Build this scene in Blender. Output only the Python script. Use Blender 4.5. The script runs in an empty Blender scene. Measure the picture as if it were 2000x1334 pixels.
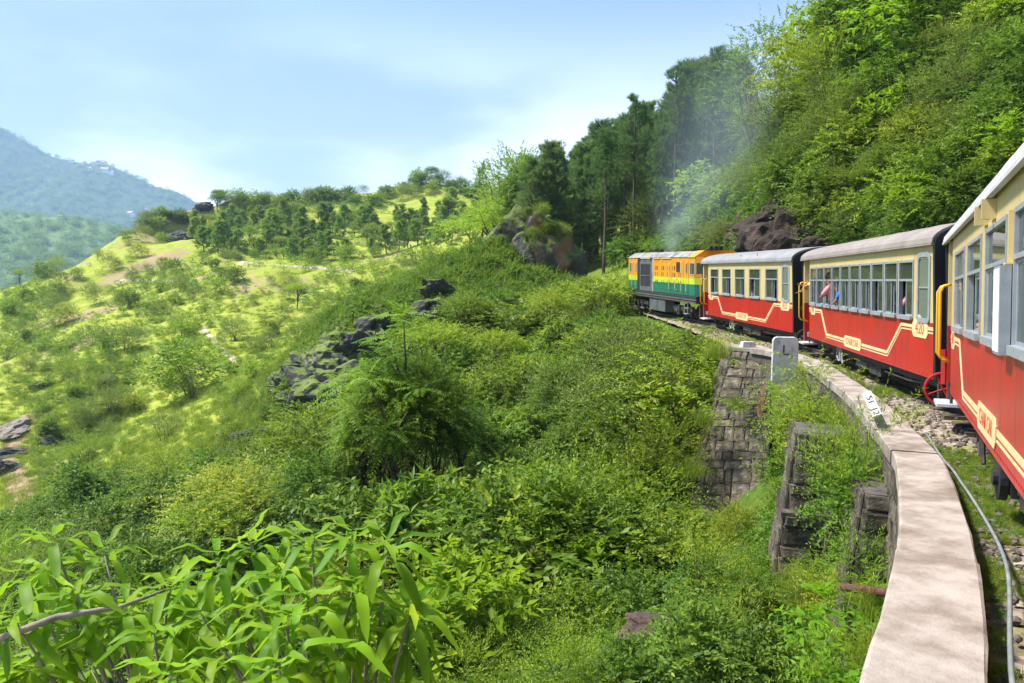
import bpy, bmesh, math, random
import numpy as np
from mathutils import Matrix, Vector, Euler

rng = np.random.default_rng(7)
random.seed(7)
R = math.radians
S = bpy.context.scene
COL = S.collection

# ------------------------------------------------------------------ camera
PITCH = R(5.27)
cam_data = bpy.data.cameras.new('camera')
cam = bpy.data.objects.new('camera', cam_data)
COL.objects.link(cam)
cam_data.sensor_width = 36.0
cam_data.lens = 25.2
cam_data.clip_start = 0.05
cam_data.clip_end = 20000
cam.location = (0, 0, 0)
cam.rotation_euler = (R(90) - PITCH, 0, 0)
S.camera = cam

# ------------------------------------------------------------------ sky, sun, exposure
SUN_EL, SUN_AZ = 58.0, -78.0          # azimuth from +Y (ahead), negative = to the left
world = bpy.data.worlds.new('World')
S.world = world
world.use_nodes = True
wn = world.node_tree
wn.nodes.clear()
def wnode(t, **kw):
    n = wn.nodes.new(t)
    for k, v in kw.items():
        setattr(n, k, v)
    return n
def wlink(a, b):
    wn.links.new(a, b)
sky = wnode('ShaderNodeTexSky', sky_type='NISHITA', sun_disc=False)
sky.sun_elevation = R(SUN_EL)
sky.sun_rotation = R(SUN_AZ)
sky.altitude = 1200
sky.air_density = 1.0
sky.dust_density = 0.8
sky.ozone_density = 2.6
tc = wnode('ShaderNodeTexCoord')
sep = wnode('ShaderNodeSeparateXYZ')
wlink(tc.outputs['Generated'], sep.inputs[0])
# milky veil that thickens towards the horizon, all round the sky
veil = wnode('ShaderNodeMapRange', interpolation_type='SMOOTHSTEP')
veil.inputs['From Min'].default_value = 0.02
veil.inputs['From Max'].default_value = 0.36
veil.inputs['To Min'].default_value = 0.96
veil.inputs['To Max'].default_value = 0.03
wlink(sep.outputs['Z'], veil.inputs['Value'])
mix1 = wnode('ShaderNodeMix', data_type='RGBA')
wlink(veil.outputs[0], mix1.inputs['Factor'])
wlink(sky.outputs[0], mix1.inputs['A'])
mix1.inputs['B'].default_value = (11.4, 10.9, 10.8, 1)
# soft grey-blue cloud banks, procedural in the view direction
mp = wnode('ShaderNodeMapping')
mp.inputs['Scale'].default_value = (1.0, 1.0, 2.9)
mp.inputs['Location'].default_value = (4.7, 3.1, 0.4)
wlink(tc.outputs['Generated'], mp.inputs['Vector'])
nz = wnode('ShaderNodeTexNoise')
nz.inputs['Scale'].default_value = 1.2
nz.inputs['Detail'].default_value = 6
nz.inputs['Roughness'].default_value = 0.5
wlink(mp.outputs[0], nz.inputs['Vector'])
cl = wnode('ShaderNodeMapRange', interpolation_type='SMOOTHSTEP')
cl.inputs['From Min'].default_value = 0.43
cl.inputs['From Max'].default_value = 0.58
cl.inputs['To Min'].default_value = 0.0
cl.inputs['To Max'].default_value = 0.85
wlink(nz.outputs['Fac'], cl.inputs['Value'])
mix2 = wnode('ShaderNodeMix', data_type='RGBA')
wlink(cl.outputs[0], mix2.inputs['Factor'])
wlink(mix1.outputs['Result'], mix2.inputs['A'])
mix2.inputs['B'].default_value = (1.75, 2.55, 4.1, 1)
bg = wnode('ShaderNodeBackground')
bg.inputs['Strength'].default_value = 0.088
wlink(mix2.outputs['Result'], bg.inputs['Color'])
wo = wnode('ShaderNodeOutputWorld')
wlink(bg.outputs[0], wo.inputs['Surface'])

sun_data = bpy.data.lights.new('sun', 'SUN')
sun = bpy.data.objects.new('sun', sun_data)
COL.objects.link(sun)
sun_data.energy = 4.3
sun_data.angle = R(9.0)
sun_data.color = (1.0, 0.95, 0.86)
sdir = Vector((math.sin(R(SUN_AZ)) * math.cos(R(SUN_EL)), math.cos(R(SUN_AZ)) * math.cos(R(SUN_EL)), math.sin(R(SUN_EL))))
sun.rotation_euler = (-sdir).to_track_quat('-Z', 'Y').to_euler()
sun.location = (0, 0, 80)

vs = S.view_settings
vs.view_transform = 'Standard'
vs.look = 'None'
vs.gamma = 1.0
vs.use_curve_mapping = False
vs.exposure = 1.25
S.render.film_transparent = False
cy = S.cycles
cy.max_bounces = 9
cy.diffuse_bounces = 5
cy.glossy_bounces = 3
cy.transmission_bounces = 5
cy.transparent_max_bounces = 8
cy.volume_bounces = 2
cy.volume_step_rate = 2.0
cy.use_denoising = True
cy.denoiser = 'OPENIMAGEDENOISE'
cy.caustics_reflective = False
cy.caustics_refractive = False
cy.sample_clamp_indirect = 8

# ------------------------------------------------------------------ helpers
FPX = 1400.0
def ray(px, py):
    """direction through a point of the 2000 x 1334 photograph, scaled so that y = 1"""
    u = (px - 1000) / FPX; v = (667 - py) / FPX
    d = np.array([u, math.cos(PITCH) + v * math.sin(PITCH), -math.sin(PITCH) + v * math.cos(PITCH)])
    return d / d[1]
def at(px, py, y):
    return Vector((ray(px, py) * y).tolist())

def lattice(ix, iy, iz, seed):
    h = (ix * 374761393 + iy * 668265263 + iz * 2147483647 + seed * 1274126177) & 0xffffffff
    h = ((h ^ (h >> 13)) * 1274126177) & 0xffffffff
    return ((h ^ (h >> 16)) & 0xffff) / 65535.0
def noise3(x, y, z=None, seed=1):
    x = np.asarray(x, float); y = np.asarray(y, float)
    z = np.zeros_like(x) if z is None else np.asarray(z, float)
    ix, iy, iz = np.floor(x).astype(np.int64), np.floor(y).astype(np.int64), np.floor(z).astype(np.int64)
    fx, fy, fz = x - ix, y - iy, z - iz
    fx, fy, fz = [t * t * (3 - 2 * t) for t in (fx, fy, fz)]
    r = 0
    for a in (0, 1):
        for b in (0, 1):
            for c in (0, 1):
                w = (fx if a else 1 - fx) * (fy if b else 1 - fy) * (fz if c else 1 - fz)
                r = r + w * lattice(ix + a, iy + b, iz + c, seed)
    return r * 2 - 1
def fbm(x, y, z=None, seed=1, oct=4):
    r = 0; a = 1.0; s = 1.0
    for k in range(oct):
        r = r + a * noise3(np.asarray(x) * s, np.asarray(y) * s, None if z is None else np.asarray(z) * s, seed + k)
        a *= 0.5; s *= 2.03
    return r

def put(o, label=None, cat=None, group=None, kind=None):
    if label: o['label'] = label
    if cat: o['category'] = cat
    if group: o['group'] = group
    if kind: o['kind'] = kind
    return o
def link(o, parent=None):
    COL.objects.link(o)
    if parent is not None:
        o.parent = parent
    return o
def empty(name, loc=(0, 0, 0), rot=(0, 0, 0), **kw):
    o = bpy.data.objects.new(name, None)
    o.empty_display_size = 0.2
    o.location = loc; o.rotation_euler = rot
    COL.objects.link(o)
    return put(o, **kw)
def mesh_np(name, V, F, mats=(), smooth=False, tint=None, mat_idx=None):
    """mesh from vertex rows and faces that all have the same number of corners"""
    me = bpy.data.meshes.new(name)
    V = np.asarray(V, np.float32); F = np.asarray(F, np.int32)
    n, k = F.shape
    me.vertices.add(len(V)); me.vertices.foreach_set('co', V.ravel())
    me.loops.add(n * k); me.loops.foreach_set('vertex_index', F.ravel())
    me.polygons.add(n)
    me.polygons.foreach_set('loop_start', np.arange(0, n * k, k, dtype=np.int32))
    me.polygons.foreach_set('loop_total', np.full(n, k, np.int32))
    if smooth: me.polygons.foreach_set('use_smooth', np.ones(n, bool))
    if mat_idx is not None: me.polygons.foreach_set('material_index', np.asarray(mat_idx, np.int32))
    for m in mats: me.materials.append(m)
    if tint is not None:
        at_ = me.attributes.new('tint', 'FLOAT', 'FACE')
        at_.data.foreach_set('value', np.asarray(tint, np.float32))
    me.update(calc_edges=True)
    return me

class MB:
    """collects simple solids and links them as one mesh object"""
    def __init__(self): self.v = []; self.f = []
    def add(self, vs_, fs_):
        b = len(self.v)
        self.v += [tuple(p) for p in vs_]
        self.f += [tuple(b + i for i in f) for f in fs_]
        return self
    def box(self, x0, x1, y0, y1, z0, z1):
        return self.add([(x0, y0, z0), (x1, y0, z0), (x1, y1, z0), (x0, y1, z0), (x0, y0, z1), (x1, y0, z1), (x1, y1, z1), (x0, y1, z1)],
                        [(0, 3, 2, 1), (4, 5, 6, 7), (0, 1, 5, 4), (1, 2, 6, 5), (2, 3, 7, 6), (3, 0, 4, 7)])
    def tube(self, pts, r, n=6, cap=True):
        pts = [Vector(p) for p in pts]
        rs = r if isinstance(r, (list, tuple)) else [r] * len(pts)
        vs_ = []; fs_ = []
        a = None
        for i, p in enumerate(pts):
            t = (pts[min(i + 1, len(pts) - 1)] - pts[max(i - 1, 0)])
            t = t.normalized() if t.length > 1e-9 else Vector((0, 0, 1))
            if a is not None: a = a - t * a.dot(t)
            a = t.orthogonal().normalized() if a is None or a.length < 1e-6 else a.normalized()
            b = t.cross(a).normalized()
            for k in range(n):
                th = 2 * math.pi * k / n
                vs_.append(p + (a * math.cos(th) + b * math.sin(th)) * rs[i])
        for i in range(len(pts) - 1):
            for k in range(n):
                fs_.append((i * n + k, i * n + (k + 1) % n, (i + 1) * n + (k + 1) % n, (i + 1) * n + k))
        if cap:
            fs_.append(tuple(range(n))[::-1]); fs_.append(tuple((len(pts) - 1) * n + k for k in range(n)))
        return self.add(vs_, fs_)
    def prism(self, poly, x0, x1):
        """polygon in (y, z) extruded along x"""
        n = len(poly)
        vs_ = [(x0, p[0], p[1]) for p in poly] + [(x1, p[0], p[1]) for p in poly]
        fs_ = [tuple(range(n)), tuple(range(2 * n - 1, n - 1, -1))]
        fs_ += [(i, (i + 1) % n, n + (i + 1) % n, n + i)[::-1] for i in range(n)]
        return self.add(vs_, fs_)
    def prism_y(self, poly, y0, y1):
        """polygon in (x, z) extruded along y"""
        n = len(poly)
        vs_ = [(p[0], y0, p[1]) for p in poly] + [(p[0], y1, p[1]) for p in poly]
        fs_ = [tuple(range(n))[::-1], tuple(range(n, 2 * n))]
        fs_ += [(i, (i + 1) % n, n + (i + 1) % n, n + i) for i in range(n)]
        return self.add(vs_, fs_)
    def ring(self, c, ax, r, t, n=20, m=6):
        ax = Vector(ax).normalized(); a = ax.orthogonal().normalized(); b = ax.cross(a); c = Vector(c)
        vs_ = []; fs_ = []
        for i in range(n):
            th = 2 * math.pi * i / n; d = a * math.cos(th) + b * math.sin(th)
            for j in range(m):
                ph = 2 * math.pi * j / m
                vs_.append(c + d * (r + t * math.cos(ph)) + ax * t * math.sin(ph))
        for i in range(n):
            for j in range(m):
                fs_.append((i * m + j, ((i + 1) % n) * m + j, ((i + 1) % n) * m + (j + 1) % m, i * m + (j + 1) % m))
        return self.add(vs_, fs_)
    def disc(self, c, ax, r, t, n=20):
        ax = Vector(ax).normalized(); c = Vector(c)
        return self.tube([c - ax * t / 2, c + ax * t / 2], r, n)
    def mesh(self, name, m=None, smooth=False):
        me = bpy.data.meshes.new(name)
        me.from_pydata(self.v, [], self.f)
        bm = bmesh.new(); bm.from_mesh(me)
        bmesh.ops.recalc_face_normals(bm, faces=bm.faces)
        bm.to_mesh(me); bm.free()
        if m: me.materials.append(m)
        if smooth: me.polygons.foreach_set('use_smooth', np.ones(len(me.polygons), bool))
        me.update()
        return me
    def build(self, name, m, parent=None, smooth=False, bevel=0, **kw):
        o = bpy.data.objects.new(name, self.mesh(name, m, smooth))
        link(o, parent)
        if bevel:
            b = o.modifiers.new('bevel', 'BEVEL'); b.width = bevel; b.segments = 2; b.limit_method = 'ANGLE'
        return put(o, **kw)

# ------------------------------------------------------------------ materials
def new_mat(name):
    m = bpy.data.materials.new(name); m.use_nodes = True
    nt = m.node_tree; nt.nodes.clear()
    out = nt.nodes.new('ShaderNodeOutputMaterial')
    return m, nt, out
def ramp(nt, stops):
    r = nt.nodes.new('ShaderNodeValToRGB')
    e = r.color_ramp.elements
    while len(e) < len(stops): e.new(0.5)
    for i, (p, c) in enumerate(stops):
        e[i].position = p; e[i].color = (*c, 1)
    return r
def noise_node(nt, scale, detail=5, rough=0.6, coord='Object', sc=(1, 1, 1)):
    tcn = nt.nodes.new('ShaderNodeTexCoord'); mpn = nt.nodes.new('ShaderNodeMapping')
    mpn.inputs['Scale'].default_value = sc
    n = nt.nodes.new('ShaderNodeTexNoise')
    n.inputs['Scale'].default_value = scale; n.inputs['Detail'].default_value = detail; n.inputs['Roughness'].default_value = rough
    nt.links.new(tcn.outputs[coord], mpn.inputs[0]); nt.links.new(mpn.outputs[0], n.inputs['Vector'])
    return n
def surf(name, stops, scale=8, rough=0.7, bump=0.0, bscale=None, metal=0, spec=0.4, sc=(1, 1, 1), dirt=None, detail=6, dist=0.02, coord='Object', objrand=0):
    """painted, stony or metallic surface: noise-driven colour, optional relief and dirt streaks"""
    m, nt, out = new_mat(name)
    p = nt.nodes.new('ShaderNodeBsdfPrincipled')
    n = noise_node(nt, scale, detail, 0.62, coord, sc)
    r = ramp(nt, stops)
    nt.links.new(n.outputs['Fac'], r.inputs[0])
    col = r.outputs['Color']
    if dirt:
        n2 = noise_node(nt, dirt[1], 6, 0.65, coord, dirt[2])
        r2 = ramp(nt, [(dirt[3], (0, 0, 0)), (dirt[4], (1, 1, 1))])
        nt.links.new(n2.outputs['Fac'], r2.inputs[0])
        mx = nt.nodes.new('ShaderNodeMix'); mx.data_type = 'RGBA'
        nt.links.new(r2.outputs['Color'], mx.inputs['Factor'])
        nt.links.new(col, mx.inputs['A']); mx.inputs['B'].default_value = (*dirt[0], 1)
        col = mx.outputs['Result']
    if objrand:
        oi = nt.nodes.new('ShaderNodeObjectInfo'); hs = nt.nodes.new('ShaderNodeHueSaturation')
        mr = nt.nodes.new('ShaderNodeMapRange'); mr.inputs['To Min'].default_value = 1 - objrand; mr.inputs['To Max'].default_value = 1 + objrand
        nt.links.new(oi.outputs['Random'], mr.inputs['Value']); nt.links.new(mr.outputs[0], hs.inputs['Value'])
        nt.links.new(col, hs.inputs['Color']); col = hs.outputs['Color']
    nt.links.new(col, p.inputs['Base Color'])
    p.inputs['Roughness'].default_value = rough; p.inputs['Metallic'].default_value = metal
    p.inputs['Specular IOR Level'].default_value = spec
    if bump:
        nb = noise_node(nt, bscale or scale * 3, 8, 0.6, coord, sc)
        b = nt.nodes.new('ShaderNodeBump'); b.inputs['Strength'].default_value = bump; b.inputs['Distance'].default_value = dist
        nt.links.new(nb.outputs['Fac'], b.inputs['Height']); nt.links.new(b.outputs[0], p.inputs['Normal'])
    nt.links.new(p.outputs[0], out.inputs['Surface'])
    return m
def leaf_mat(name, stops, trans=0.38, tcol=(0.30, 0.48, 0.04), rough=0.5, spec=0.35):
    """leaf: colour by the leaf's own tint, tone by the plant (object colour), lets light through"""
    m, nt, out = new_mat(name)
    a = nt.nodes.new('ShaderNodeAttribute'); a.attribute_name = 'tint'
    r = ramp(nt, stops); nt.links.new(a.outputs['Fac'], r.inputs[0])
    oi = nt.nodes.new('ShaderNodeObjectInfo')
    mul = nt.nodes.new('ShaderNodeMix'); mul.data_type = 'RGBA'; mul.blend_type = 'MULTIPLY'; mul.inputs['Factor'].default_value = 1
    nt.links.new(r.outputs['Color'], mul.inputs['A']); nt.links.new(oi.outputs['Color'], mul.inputs['B'])
    hs = nt.nodes.new('ShaderNodeHueSaturation')
    mr = nt.nodes.new('ShaderNodeMapRange'); mr.inputs['To Min'].default_value = 0.485; mr.inputs['To Max'].default_value = 0.512
    nt.links.new(oi.outputs['Random'], mr.inputs['Value']); nt.links.new(mr.outputs[0], hs.inputs['Hue'])
    nt.links.new(mul.outputs['Result'], hs.inputs['Color'])
    p = nt.nodes.new('ShaderNodeBsdfPrincipled')
    nt.links.new(hs.outputs['Color'], p.inputs['Base Color'])
    p.inputs['Roughness'].default_value = rough; p.inputs['Specular IOR Level'].default_value = spec
    t = nt.nodes.new('ShaderNodeBsdfTranslucent')
    m2 = nt.nodes.new('ShaderNodeMix'); m2.data_type = 'RGBA'; m2.inputs['Factor'].default_value = 0.45
    nt.links.new(hs.outputs['Color'], m2.inputs['A']); m2.inputs['B'].default_value = (*tcol, 1)
    nt.links.new(m2.outputs['Result'], t.inputs['Color'])
    ms = nt.nodes.new('ShaderNodeMixShader'); ms.inputs[0].default_value = trans
    nt.links.new(p.outputs[0], ms.inputs[1]); nt.links.new(t.outputs[0], ms.inputs[2])
    nt.links.new(ms.outputs[0], out.inputs['Surface'])
    return m
def glass_mat(name, tint=(0.50, 0.62, 0.56), mixf=0.80):
    m, nt, out = new_mat(name)
    g = nt.nodes.new('ShaderNodeBsdfGlossy'); g.inputs['Roughness'].default_value = 0.03; g.inputs['Color'].default_value = (0.9, 0.95, 0.92, 1)
    t = nt.nodes.new('ShaderNodeBsdfTransparent'); t.inputs['Color'].default_value = (*tint, 1)
    d = nt.nodes.new('ShaderNodeBsdfDiffuse'); d.inputs['Color'].default_value = (0.20, 0.24, 0.19, 1)
    f = nt.nodes.new('ShaderNodeFresnel'); f.inputs['IOR'].default_value = 1.8
    ms0 = nt.nodes.new('ShaderNodeMixShader'); ms0.inputs[0].default_value = 1 - mixf
    nt.links.new(t.outputs[0], ms0.inputs[1]); nt.links.new(d.outputs[0], ms0.inputs[2])
    ms = nt.nodes.new('ShaderNodeMixShader')
    nt.links.new(f.outputs[0], ms.inputs[0]); nt.links.new(ms0.outputs[0], ms.inputs[1]); nt.links.new(g.outputs[0], ms.inputs[2])
    nt.links.new(ms.outputs[0], out.inputs['Surface'])
    return m

G = lambda r, g, b: (r, g, b)
M = {}
M['leaf_mid'] = leaf_mat('leaf_mid_green', [(0, G(.042, .098, .009)), (.45, G(.110, .220, .013)), (.85, G(.20, .34, .018)), (1, G(.30, .38, .025))], trans=.44)
M['leaf_dark'] = leaf_mat('leaf_dark_green', [(0, G(.034, .088, .013)), (.5, G(.082, .180, .018)), (.9, G(.15, .265, .024)), (1, G(.19, .28, .03))], trans=.32, spec=.25, rough=.55)
M['leaf_light'] = leaf_mat('leaf_light_green', [(0, G(.07, .14, .012)), (.5, G(.19, .30, .014)), (.9, G(.32, .43, .02)), (1, G(.38, .45, .04))], trans=.45)
M['leaf_olive'] = leaf_mat('leaf_olive_green', [(0, G(.05, .09, .018)), (.5, G(.12, .185, .032)), (1, G(.22, .28, .055))], trans=.36)
M['needle'] = leaf_mat('pine_needle', [(0, G(.035, .085, .030)), (.5, G(.085, .185, .050)), (1, G(.17, .29, .055))], trans=.38, tcol=(.20, .36, .05))
M['big_leaf'] = leaf_mat('broad_leaf', [(0, G(.09, .21, .008)), (.5, G(.19, .36, .011)), (1, G(.32, .47, .02))], trans=.5, rough=.5, spec=.22, tcol=(.38, .60, .03))
M['needle_young'] = leaf_mat('young_pine_needle', [(0, G(.075, .16, .035)), (.5, G(.165, .30, .05)), (1, G(.28, .42, .06))], trans=.46, tcol=(.30, .48, .06))
M['grass_blade'] = leaf_mat('grass_blade', [(0, G(.12, .19, .02)), (.5, G(.22, .29, .025)), (1, G(.36, .37, .06))], trans=.45)
M['red_leaf'] = leaf_mat('reddish_leaf', [(0, G(.20, .05, .02)), (.6, G(.36, .13, .05)), (1, G(.45, .22, .08))], trans=.4, tcol=(.5, .2, .05))
M['bark'] = surf('bark', [(.3, G(.05, .035, .025)), (.7, G(.14, .105, .08))], 9, .9, .5, sc=(1, 1, .25))
M['bark_pale'] = surf('pale_bark', [(.3, G(.16, .13, .10)), (.7, G(.34, .30, .25))], 9, .85, .4, sc=(1, 1, .3))
M['rock'] = surf('dark_rock', [(.30, G(.022, .022, .022)), (.5, G(.065, .062, .058)), (.72, G(.16, .145, .13))], 1.3, .9, .9, 5, dirt=(G(.05, .075, .02), 0.9, (1, 1, 1), .52, .66), dist=.12)
M['rock_brown'] = surf('brown_rock', [(.30, G(.035, .025, .022)), (.55, G(.10, .065, .05)), (.75, G(.21, .14, .10))], 1.1, .9, .9, 4, dirt=(G(.04, .05, .02), 0.8, (1, 1, .4), .56, .7), dist=.12)
M['cliff'] = surf('cliff_rock', [(.30, G(.018, .013, .011)), (.55, G(.055, .036, .027)), (.78, G(.14, .088, .06))], 1.0, .95, 1.0, 3.2, dirt=(G(.02, .018, .014), .7, (1, 1, .4), .5, .68), dist=.2)  # darker copy of the brown rock, the cavity's shade put into its colour
M['rock_pale'] = surf('pale_rock', [(.3, G(.14, .12, .10)), (.7, G(.34, .29, .25))], 2.2, .9, .7, 7, dirt=(G(.07, .06, .045), 2, (1, 1, 1), .5, .65), dist=.05)
M['stone'] = surf('wall_stone', [(.30, G(.065, .050, .036)), (.5, G(.150, .118, .088)), (.72, G(.29, .235, .18))], 5, .9, .7, 16, dirt=(G(.045, .042, .03), 2.0, (1, 1, 1), .42, .60), objrand=.5, dist=.03)
M['mortar'] = surf('mortar', [(.3, G(.05, .045, .038)), (.7, G(.13, .115, .095))], 6, .95, .6, 22)
M['concrete'] = surf('weathered_concrete', [(.30, G(.22, .185, .155)), (.52, G(.34, .30, .262)), (.75, G(.42, .38, .34))], 4.5, .88, .6, 60,
                     dirt=(G(.17, .13, .098), 1.5, (1, 1, 1), .46, .64), dist=.01)
M['white_stone'] = surf('whitewashed_stone', [(.3, G(.40, .41, .435)), (.7, G(.56, .575, .60))], 6, .8, .4, 30, dirt=(G(.20, .205, .20), 6, (1, 1, .5), .52, .70), dist=.01)
M['white'] = surf('white_paint', [(.3, G(.70, .71, .74)), (.7, G(.82, .83, .85))], 10, .5)
M['black'] = surf('black_paint', [(.3, G(.012, .013, .016)), (.7, G(.028, .030, .035))], 4, .5, .15, 30, dirt=(G(.06, .055, .05), 3, (1, 1, .5), .6, .8))
M['text_black'] = surf('black_lettering', [(.3, G(.01, .01, .012)), (.7, G(.02, .02, .02))], 20, .6)
M['text_red'] = surf('red_lettering', [(.3, G(.55, .05, .02)), (.7, G(.62, .07, .03))], 20, .5)
M['text_white'] = surf('faded_white_lettering', [(.35, G(.12, .12, .12)), (.6, G(.5, .5, .5))], 14, .7)
M['red'] = surf('red_coach_paint', [(.3, G(.39, .009, .011)), (.7, G(.47, .015, .015))], 1.2, .32, .03, 3, dirt=(G(.27, .026, .021), 2.6, (1.7, 1.7, .25), .46, .74), spec=.5)  # streaks are dirt plus painted-in vertical reflections of the coach side
M['cream'] = surf('cream_coach_paint', [(.3, G(.54, .425, .19)), (.7, G(.59, .475, .23))], 1.4, .38, .03, 3, dirt=(G(.42, .315, .15), 2.6, (1.7, 1.7, .25), .50, .8), spec=.5)
M['stripe'] = surf('pale_yellow_stripe', [(.3, G(.68, .52, .26)), (.7, G(.74, .58, .31))], 5, .4)
M['alu'] = surf('grey_window_frame', [(.3, G(.27, .30, .335)), (.7, G(.39, .425, .46))], 8, .42, metal=.25)
M['roof_grey'] = surf('grey_coach_roof', [(.3, G(.19, .195, .205)), (.7, G(.29, .29, .30))], 2.0, .6, .25, 9, dirt=(G(.24, .21, .20), 2.5, (1, 1, 1), .5, .75), dist=.02)
M['roof_tan'] = surf('dusty_coach_roof', [(.3, G(.20, .17, .155)), (.7, G(.30, .26, .24))], 2.0, .65, .25, 9, dirt=(G(.25, .20, .18), 2.5, (1, 1, 1), .5, .75), dist=.02)
M['roof_pale'] = surf('pale_coach_roof', [(.3, G(.42, .42, .43)), (.7, G(.56, .56, .57))], 2.0, .6, .2, 9)
M['yellow_rail'] = surf('yellow_handrail', [(.3, G(.70, .36, .012)), (.7, G(.78, .42, .02))], 8, .4)
M['interior'] = surf('coach_interior', [(.3, G(.10, .11, .11)), (.7, G(.17, .18, .17))], 3, .8)
M['seat'] = surf('seat_vinyl', [(.3, G(.04, .07, .10)), (.7, G(.06, .10, .14))], 3, .7)
M['steel_dark'] = surf('dirty_underframe', [(.3, G(.018, .016, .015)), (.7, G(.065, .055, .048))], 5, .75, .3, 24)
M['steel_grey'] = surf('grey_tank_steel', [(.3, G(.07, .082, .088)), (.7, G(.12, .135, .14))], 3, .6, .1, 14, dirt=(G(.06, .055, .05), 2, (1, 1, .4), .55, .75))
M['rail'] = surf('rusty_rail', [(.3, G(.075, .05, .04)), (.7, G(.16, .12, .10))], 12, .6, metal=.3)
M['sleeper'] = surf('old_sleeper', [(.3, G(.06, .05, .042)), (.7, G(.14, .12, .10))], 7, .9, .4, 24, sc=(.3, 1, 1))
M['rust'] = surf('rusty_iron', [(.3, G(.07, .022, .020)), (.7, G(.15, .055, .045))], 9, .75, .25, 40)
M['pipe'] = surf('grey_pipe', [(.3, G(.13, .15, .155)), (.7, G(.24, .26, .265))], 6, .6)
M['glass'] = glass_mat('coach_glass')
M['glass_frost'] = glass_mat('frosted_glass', (.5, .55, .45), .25)
M['loco_yellow'] = surf('orange_yellow_paint', [(.3, G(.60, .245, .008)), (.7, G(.70, .315, .012))], 2, .4, dirt=(G(.34, .16, .03), 2.6, (1, 1.5, .4), .56, .75))
M['loco_lime'] = surf('lime_paint', [(.3, G(.42, .52, .025)), (.7, G(.50, .60, .04))], 2, .4, dirt=(G(.30, .36, .05), 2.6, (1, 1.5, .4), .58, .8))
M['loco_green'] = surf('deep_green_paint', [(.3, G(.010, .125, .078)), (.7, G(.02, .165, .10))], 2, .4, dirt=(G(.03, .08, .06), 2.6, (1, 1.5, .4), .56, .75))
M['loco_roof'] = surf('sooty_loco_roof', [(.3, G(.15, .145, .14)), (.7, G(.36, .345, .33))], 2, .7, dirt=(G(.03, .03, .03), 1.5, (1, 1, 1), .5, .68))
M['grille'] = surf('radiator_grille', [(.3, G(.012, .012, .014)), (.7, G(.035, .036, .04))], 5, .6)
M['skin'] = surf('skin', [(.3, G(.26, .13, .08)), (.7, G(.34, .18, .11))], 9, .6)
M['hair'] = surf('dark_hair', [(.3, G(.010, .008, .008)), (.7, G(.03, .022, .02))], 20, .5)
for k_, c_ in dict(pink=(.75, .30, .33), blue=(.03, .14, .55), grey=(.38, .48, .52), peach=(.72, .42, .24), cream=(.70, .66, .52), floral=(.45, .10, .22), white=(.72, .74, .78), yellowgreen=(.55, .58, .10), khaki=(.32, .28, .20)).items():
    M['cloth_' + k_] = surf(k_ + '_cloth', [(.3, tuple(v * .85 for v in c_)), (.7, c_)], 14, .85, .2, 40)
# ------------------------------------------------------------------ track alignment
# left face, near end, bottom edge of each vehicle body: x, y, z, yaw (right of ahead), slope
VEH = dict(near=(2.045, 2.183, -1.301, .482, -.035), mid=(6.494, 10.959, -1.600, .181, -.007),
           far=(8.147, 20.757, -1.655, -.018, .007), loco=(7.90, 30.60, -.90, -.157, .019))
HALF = 1.05
def on_axis(k, s, down):
    x, y, z, yaw, sl = VEH[k]
    return (x + s * math.sin(yaw) + HALF * math.cos(yaw), y + s * math.cos(yaw) - HALF * math.sin(yaw), z + s * sl - down)
ctrl = [(-6.5, -7.6, -1.45), (-3.3, -4.4, -1.52), (0.1, -0.6, -1.62)]
for k in ('near', 'mid', 'far'):
    ctrl += [on_axis(k, 1.6, .45), on_axis(k, 7.4, .45)]
ctrl += [on_axis('loco', 1.8, 1.12), on_axis('loco', 7.4, 1.12), (7.4, 46, -1.6), (7.3, 58, -1.2)]
def spline(P, n=12):
    P = [np.array(p, float) for p in P]; out = []
    for i in range(len(P) - 1):
        p0 = P[max(i - 1, 0)]; p1 = P[i]; p2 = P[i + 1]; p3 = P[min(i + 2, len(P) - 1)]
        for t in np.linspace(0, 1, n, endpoint=False):
            out.append(0.5 * (2 * p1 + (p2 - p0) * t + (2 * p0 - 5 * p1 + 4 * p2 - p3) * t * t + (3 * p1 - p0 - 3 * p2 + p3) * t ** 3))
    out.append(P[-1]); return np.array(out)
TRK = spline(ctrl, 14)
def trk_x(y): return np.interp(y, TRK[:, 1], TRK[:, 0])
def trk_z(y): return np.interp(y, TRK[:, 1], TRK[:, 2])
WALL = spline([(-2.9, -4.0, 0), (-1.35, -1.8, 0), (-.2, -.2, 0), (.75, 1.25, 0), (1.7, 2.81, 0), (2.25, 3.67, 0), (3.03, 5.0, 0), (3.92, 6.7, 0), (4.42, 7.8, 0), (5.42, 10.63, 0), (6.0, 12.6, 0),
               (6.58, 14.75, 0), (6.90, 16.1, 0), (7.10, 17.5, 0), (7.12, 18.8, 0), (6.85, 19.8, 0), (6.42, 20.35, 0)], 10)
WALL[:, 2] = trk_z(WALL[:, 1]) + .10
EDGE = np.array([(-2.9, -4.0), (-.2, -.2), (.75, 1.25), (1.7, 2.81), (3.03, 5.0), (3.92, 6.7), (4.42, 7.8), (5.42, 10.63), (6.0, 12.6), (6.58, 14.75), (6.9, 16.1), (7.1, 17.5), (7.0, 19.8),
                 (6.9, 22.5), (7.2, 30.4), (6.9, 42), (6.2, 52), (6, 70)])
def edge_x(y): return np.interp(y, EDGE[:, 1], EDGE[:, 0])
def right_x(y):
    dx = np.interp(y, [-5, 3, 10, 18, 30, 60], [2.6, 2.6, 2.25, 2.1, 2.1, 2.2])
    return trk_x(y) + dx

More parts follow.
